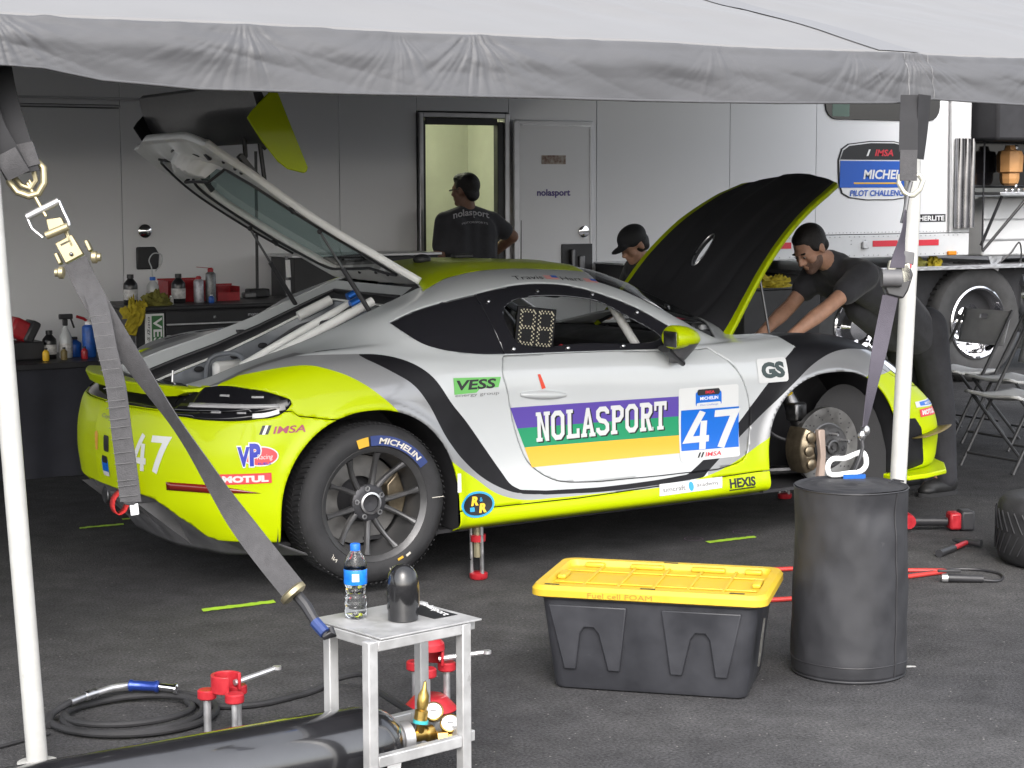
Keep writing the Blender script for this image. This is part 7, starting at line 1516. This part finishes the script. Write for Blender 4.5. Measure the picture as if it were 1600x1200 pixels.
M().box((.80, 3.001, .925), (.014, .006, .014)).build('lock', MT['steel'], tc_); flat_text('maker_lettering', 'matco tools', (1.02, 3.0035, .925), (1, 0, 0), (0, 0, 1), .17, .02, MT['alu'], tc_, off=.0006)
vsk = M().bb(.362, .478, 3.012, 3.0285, .70, .957).build('sticker', MT['print_white'], tc_)
M().bb(.40, .470, 3.0095, 3.0115, .71, .945).build('sticker_field', mt('sticker_leaf', (.05, .17, .06), .5), vsk)
flat_text('sticker_lettering', 'VESS', (.408, 3.0085, .935), (0, 0, -1), (1, 0, 0), .215, .056, MT['print_white'], vsk, bold=.02, off=.0006); flat_text('sticker_subline', 'energy group', (.370, 3.011, .94), (0, 0, -1), (1, 0, 0), .22, .018, MT['print_black'], vsk, off=.0006)
for x in (.4, 1.5):
    for y in (3.1, 3.6): M().lathe([(.0, -.015), (.038, -.015), (.04, 0), (.038, .015), (0, .015)], (x, y, .041), (0, 1, 0), 18).build('caster', MT['rubber'], tc_)
c2 = thing('tool_cabinet', 'tall black tool cabinet with pale corner tube behind the open hatch', 'cabinet', (1.9, 3.9, 0))
M().bb(1.66, 2.75, 3.75, 4.15, .05, 1.245).build('carcass', MT['chest_black'], c2, bevel=.006); M().bb(1.64, 2.77, 3.73, 4.16, 1.246, 1.265).build('lid', MT['alu'], c2, bevel=.004)
for a, b in ((1.235, 1.12), (1.10, 1.0), (.985, .94)): M().cyl((1.60-.012*(1.235-a)*8*0, 3.72, a), (1.605, 3.72, b), .016, n=12).build('corner_tube', MT['print_white'], c2)
M().cyl((1.60, 3.74, .0), (1.60, 3.74, 1.26), .010, n=10).build('tube_core', MT['dark_steel'], c2)
c3 = thing('wall_counter', 'black fold-out counter with bright edge on the trailer wall beyond the hood', 'counter', (4.9, 4.0, 0))
M().bb(4.33, 5.12, 3.80, 4.185, .93, 1.135).build('carcass', MT['chest_black'], c3, bevel=.006); M().bb(4.32, 5.13, 3.785, 4.19, 1.136, 1.15).build('top', MT['alu'], c3, bevel=.003)
M().bb(4.35, 5.10, 3.793, 3.799, 1.05, 1.062).build('edge_strip', MT['alu'], c3)
ct = thing('tool_cart', 'small black tool cart under the yellow rag by the mechanic', 'cart', (4.85, 2.75, 0)); M().bb(4.62, 5.3, 2.7, 3.1, .08, .985).build('carcass', MT['chest_black'], ct, bevel=.006); M().bb(4.61, 5.31, 2.69, 3.11, .986, 1.0).build('top', MT['black_plastic'], ct, bevel=.004)
rag((4.93, 2.78, 1.0005), (.15, .08, .07), 'rag_yellow', 'crumpled yellow rag on the small tool cart behind the mechanic', 11, 'work rags')
# shelf pole
sp2 = thing('light_pole', 'thin black pole with clamp base on the tool chest', 'pole', (1.33, 3.6, 1.0)); M().cyl((1.33, 3.6, 1.0), (1.335, 3.6, 1.95), .010, n=10).build('shaft', MT['black_plastic'], sp2); M().box((1.33, 3.6, 1.03), (.14, .10, .055)).build('clamp', MT['black_plastic'], sp2, bevel=.01); M().box((1.25, 3.55, 1.02), (.08, .06, .035)).build('vise_jaw', MT['dark_steel'], sp2, bevel=.006)
# bottles and cans
mt('bottle_black', (.014, .014, .016), .35, coat=.2); mt('label_pale', (.55, .54, .53), .5, var=.25, vscale=60); mt('clear_plastic', (.55, .57, .58), .25, var=.1); mt('blue_can', (.015, .09, .38), .35, var=.25, vscale=30); mt('can_grey', (.16, .165, .17), .35, .4, var=.35, vscale=50); mt('can_pale', (.42, .42, .46), .35, .3, var=.3, vscale=50)
def bottle(c, h, r, mats, label, cat='bottle', kind='round', cap='black_plastic', lab=True, group='bottles and cans on the benches'):
    t = thing('bottle' if cat == 'bottle' else 'spray_can', label, cat, c, 0, group); o = (0, 0, 0)
    if kind == 'round': M().lathe([(0, 0), (r*.92, 0), (r, .006), (r, h*.62), (r*.93, h*.70), (r*.45, h*.84), (r*.40, h*.86), (r*.40, h*.88), (0, h*.88)], o, (0, 0, 1), 24).build('vessel', MT[mats], t, local=True); M().lathe([(r*.46, h*.87), (r*.48, h*.872), (r*.48, h*.99), (r*.44, h), (0, h)], o, (0, 0, 1), 18).build('cap', MT[cap], t, local=True)
    else: M().lathe([(0, 0), (r*.97, 0), (r, .004), (r, h*.80), (r*.90, h*.84), (r*.62, h*.87), (r*.6, h*.88), (0, h*.88)], o, (0, 0, 1), 24).build('vessel', MT[mats], t, local=True); M().lathe([(r*.55, h*.875), (r*.55, h*.96), (r*.3, h), (0, h)], o, (0, 0, 1), 16).build('cap', MT[cap], t, local=True)
    if lab: M().lathe([(r+.0006, h*.16), (r+.0012, h*.165), (r+.0012, h*.50), (r+.0006, h*.505)], o, (0, 0, 1), 24, caps=False).build('label_wrap', MT['label_pale'], t, local=True)
    return t
Z1 = 1.0005
bottle((.37, 3.3, Z1), .185, .044, 'bottle_black', 'black oil bottle with white label, leftmost on the tool chest')
bq = bottle((.52, 3.32, Z1), .165, .038, 'clear_plastic', 'clear bottle with blue cap and curled tube on the tool chest', cap='cap_blue'); M().tube(spline([(0, 0, .165), (-.005, 0, .22), (-.02, 0, .27), (.01, 0, .31), (.06, .0, .30), (.06, 0, .25), (.02, 0, .20)], .01), .004, 6).build('spout_tube', MT['clear_plastic'], bq, local=True)
bottle((.672, 3.28, Z1), .182, .043, 'bottle_black', 'black oil bottle with white label in front of the red bin')
bottle((.805, 3.28, Z1), .165, .032, 'can_pale', 'pale spray can with red cap beside the tall grey can', 'can', 'can', 'red_paint', lab=False)
bk_ = bottle((.885, 3.28, Z1), .215, .033, 'can_grey', 'tall grey spray can with red nozzle straw on the tool chest', 'can', 'can', 'red_paint', lab=False); M().tube([(.0, 0, .212), (-.10, -.02, .222)], .002, 5).build('straw', MT['red_paint'], bk_, local=True)
bottle((.857, 3.20, Z1), .05, .018, 'blue_can', 'tiny teal blue bottle at the foot of the grey spray can', lab=False, cap='print_white')
bottle((.575, 3.15, Z1), .055, .016, 'label_pale', 'tiny white bottle near the front edge of the tool chest', lab=False, cap='print_white')
def bin_(c, d, label):
    t = thing('storage_bin', label, 'bin', c, 0, 'red plastic bins'); w, dp, h = d; z = .002
    m = M(); m.bb(-w/2, w/2, -dp/2, dp/2, 0, .004).bb(-w/2, -w/2+.004, -dp/2, dp/2, .004, h).bb(w/2-.004, w/2, -dp/2, dp/2, .004, h).bb(-w/2+.004, w/2-.004, dp/2-.004, dp/2, .004, h).bb(-w/2+.004, w/2-.004, -dp/2, -dp/2+.004, .004, h*.6); m.build('tray', MT['red_paint'], t, local=True); M().bb(-w/2-.005, w/2+.005, dp/2-.004, dp/2+.008, h+.0005, h+.012).build('rim', MT['red_paint'], t, local=True)
bin_((.77, 3.47, Z1), (.26, .18, .13), 'larger red plastic bin behind the bottles on the tool chest'); bin_((1.03, 3.42, Z1), (.15, .15, .09), 'smaller red plastic bin right of the grey spray can')
rg1 = rag((.315, 3.06, .93), (.075, .06, .10), 'rag_yellow', 'bright yellow rag draped over the left corner of the tool chest', 21, 'work rags')
m = M(); m.grid(lambda u, v: (.262+.09*u+.03*math.sin(v*5)*.4-.05*v, 2.985+.02*nz(u*4, v*6)-.0, 1.01-.16*v-.02*u*v+.02*nz(u*3, v*3, 2)), 14, 18); mo3 = m.build('drape', MT['rag_yellow'], rg1, solid=.004)
rag((.47, 3.12, Z1), (.085, .06, .075), 'rag_green', 'olive yellow rag heaped in front of the blue capped bottle', 25, 'work rags')
Z2 = .6905
bottle((-.145, 3.3, Z2), .17, .043, 'bottle_black', 'black oil bottle with white label on the low skirted bench')
sb_ = thing('spray_bottle', 'clear spray bottle with black trigger head on the low bench', 'spray bottle', (-.045, 3.3, Z2)); M().lathe([(0, 0), (.038, 0), (.041, .006), (.041, .11), (.03, .15), (.014, .18), (.014, .195), (0, .195)], (0, 0, 0), (0, 0, 1), 24).build('vessel', MT['clear_plastic'], sb_, local=True); M().box((.0, 0, .215), (.03, .026, .04)).box((.005, 0, .25), (.085, .024, .032)).build('trigger_head', MT['black_plastic'], sb_, local=True, bevel=.006); M().tube([(.035, 0, .24), (.045, 0, .21), (.055, 0, .18)], .006, 8).build('trigger', MT['black_plastic'], sb_, local=True); M().lathe([(.0416, .03), (.0416, .09)], (0, 0, 0), (0, 0, 1), 24, caps=False).build('label_wrap', MT['label_pale'], sb_, local=True)
b3 = bottle((.095, 3.28, Z2), .225, .042, 'blue_can', 'blue squeeze bottle with red nozzle on the low bench', 'bottle', 'can', 'print_white', lab=False); M().tube([(0, 0, .21), (-.03, 0, .235), (-.075, 0, .25)], .009, 8).build('nozzle', MT['red_paint'], b3, local=True)
bottle((.025, 3.36, Z2), .12, .046, 'blue_can', 'short blue bottle left of the blue squeeze bottle', lab=False)
for x, c_, lb in ((-.205, 'print_yellow', 'small yellow bottle left of the black oil bottle on the low bench'), (.03, 'red_paint', 'small dark red bottle at the front of the low bench'), (-.095, 'canard_tan', 'small tan bottle right of the black oil bottle')): bottle((x, 3.17, Z2), .075, .02, c_, lb, lab=False)
cs = thing('tool_case', 'red and black tool case propped on a dark box on the low bench', 'case', (-.30, 3.35, Z2)); M().box((-.30, 3.36, Z2+.055), (.22, .22, .108)).build('base_box', MT['chest_black'], cs, bevel=.008); M().box((-.31, 3.36, Z2+.18), (.13, .16, .12), rot=Matrix.Rotation(R_(28), 3, 'Y')).build('shell', MT['red_paint'], cs, bevel=.02); M().box((-.252, 3.35, Z2+.165), (.06, .17, .14), rot=Matrix.Rotation(R_(28), 3, 'Y')).build('bumper', MT['black_plastic'], cs, bevel=.015)
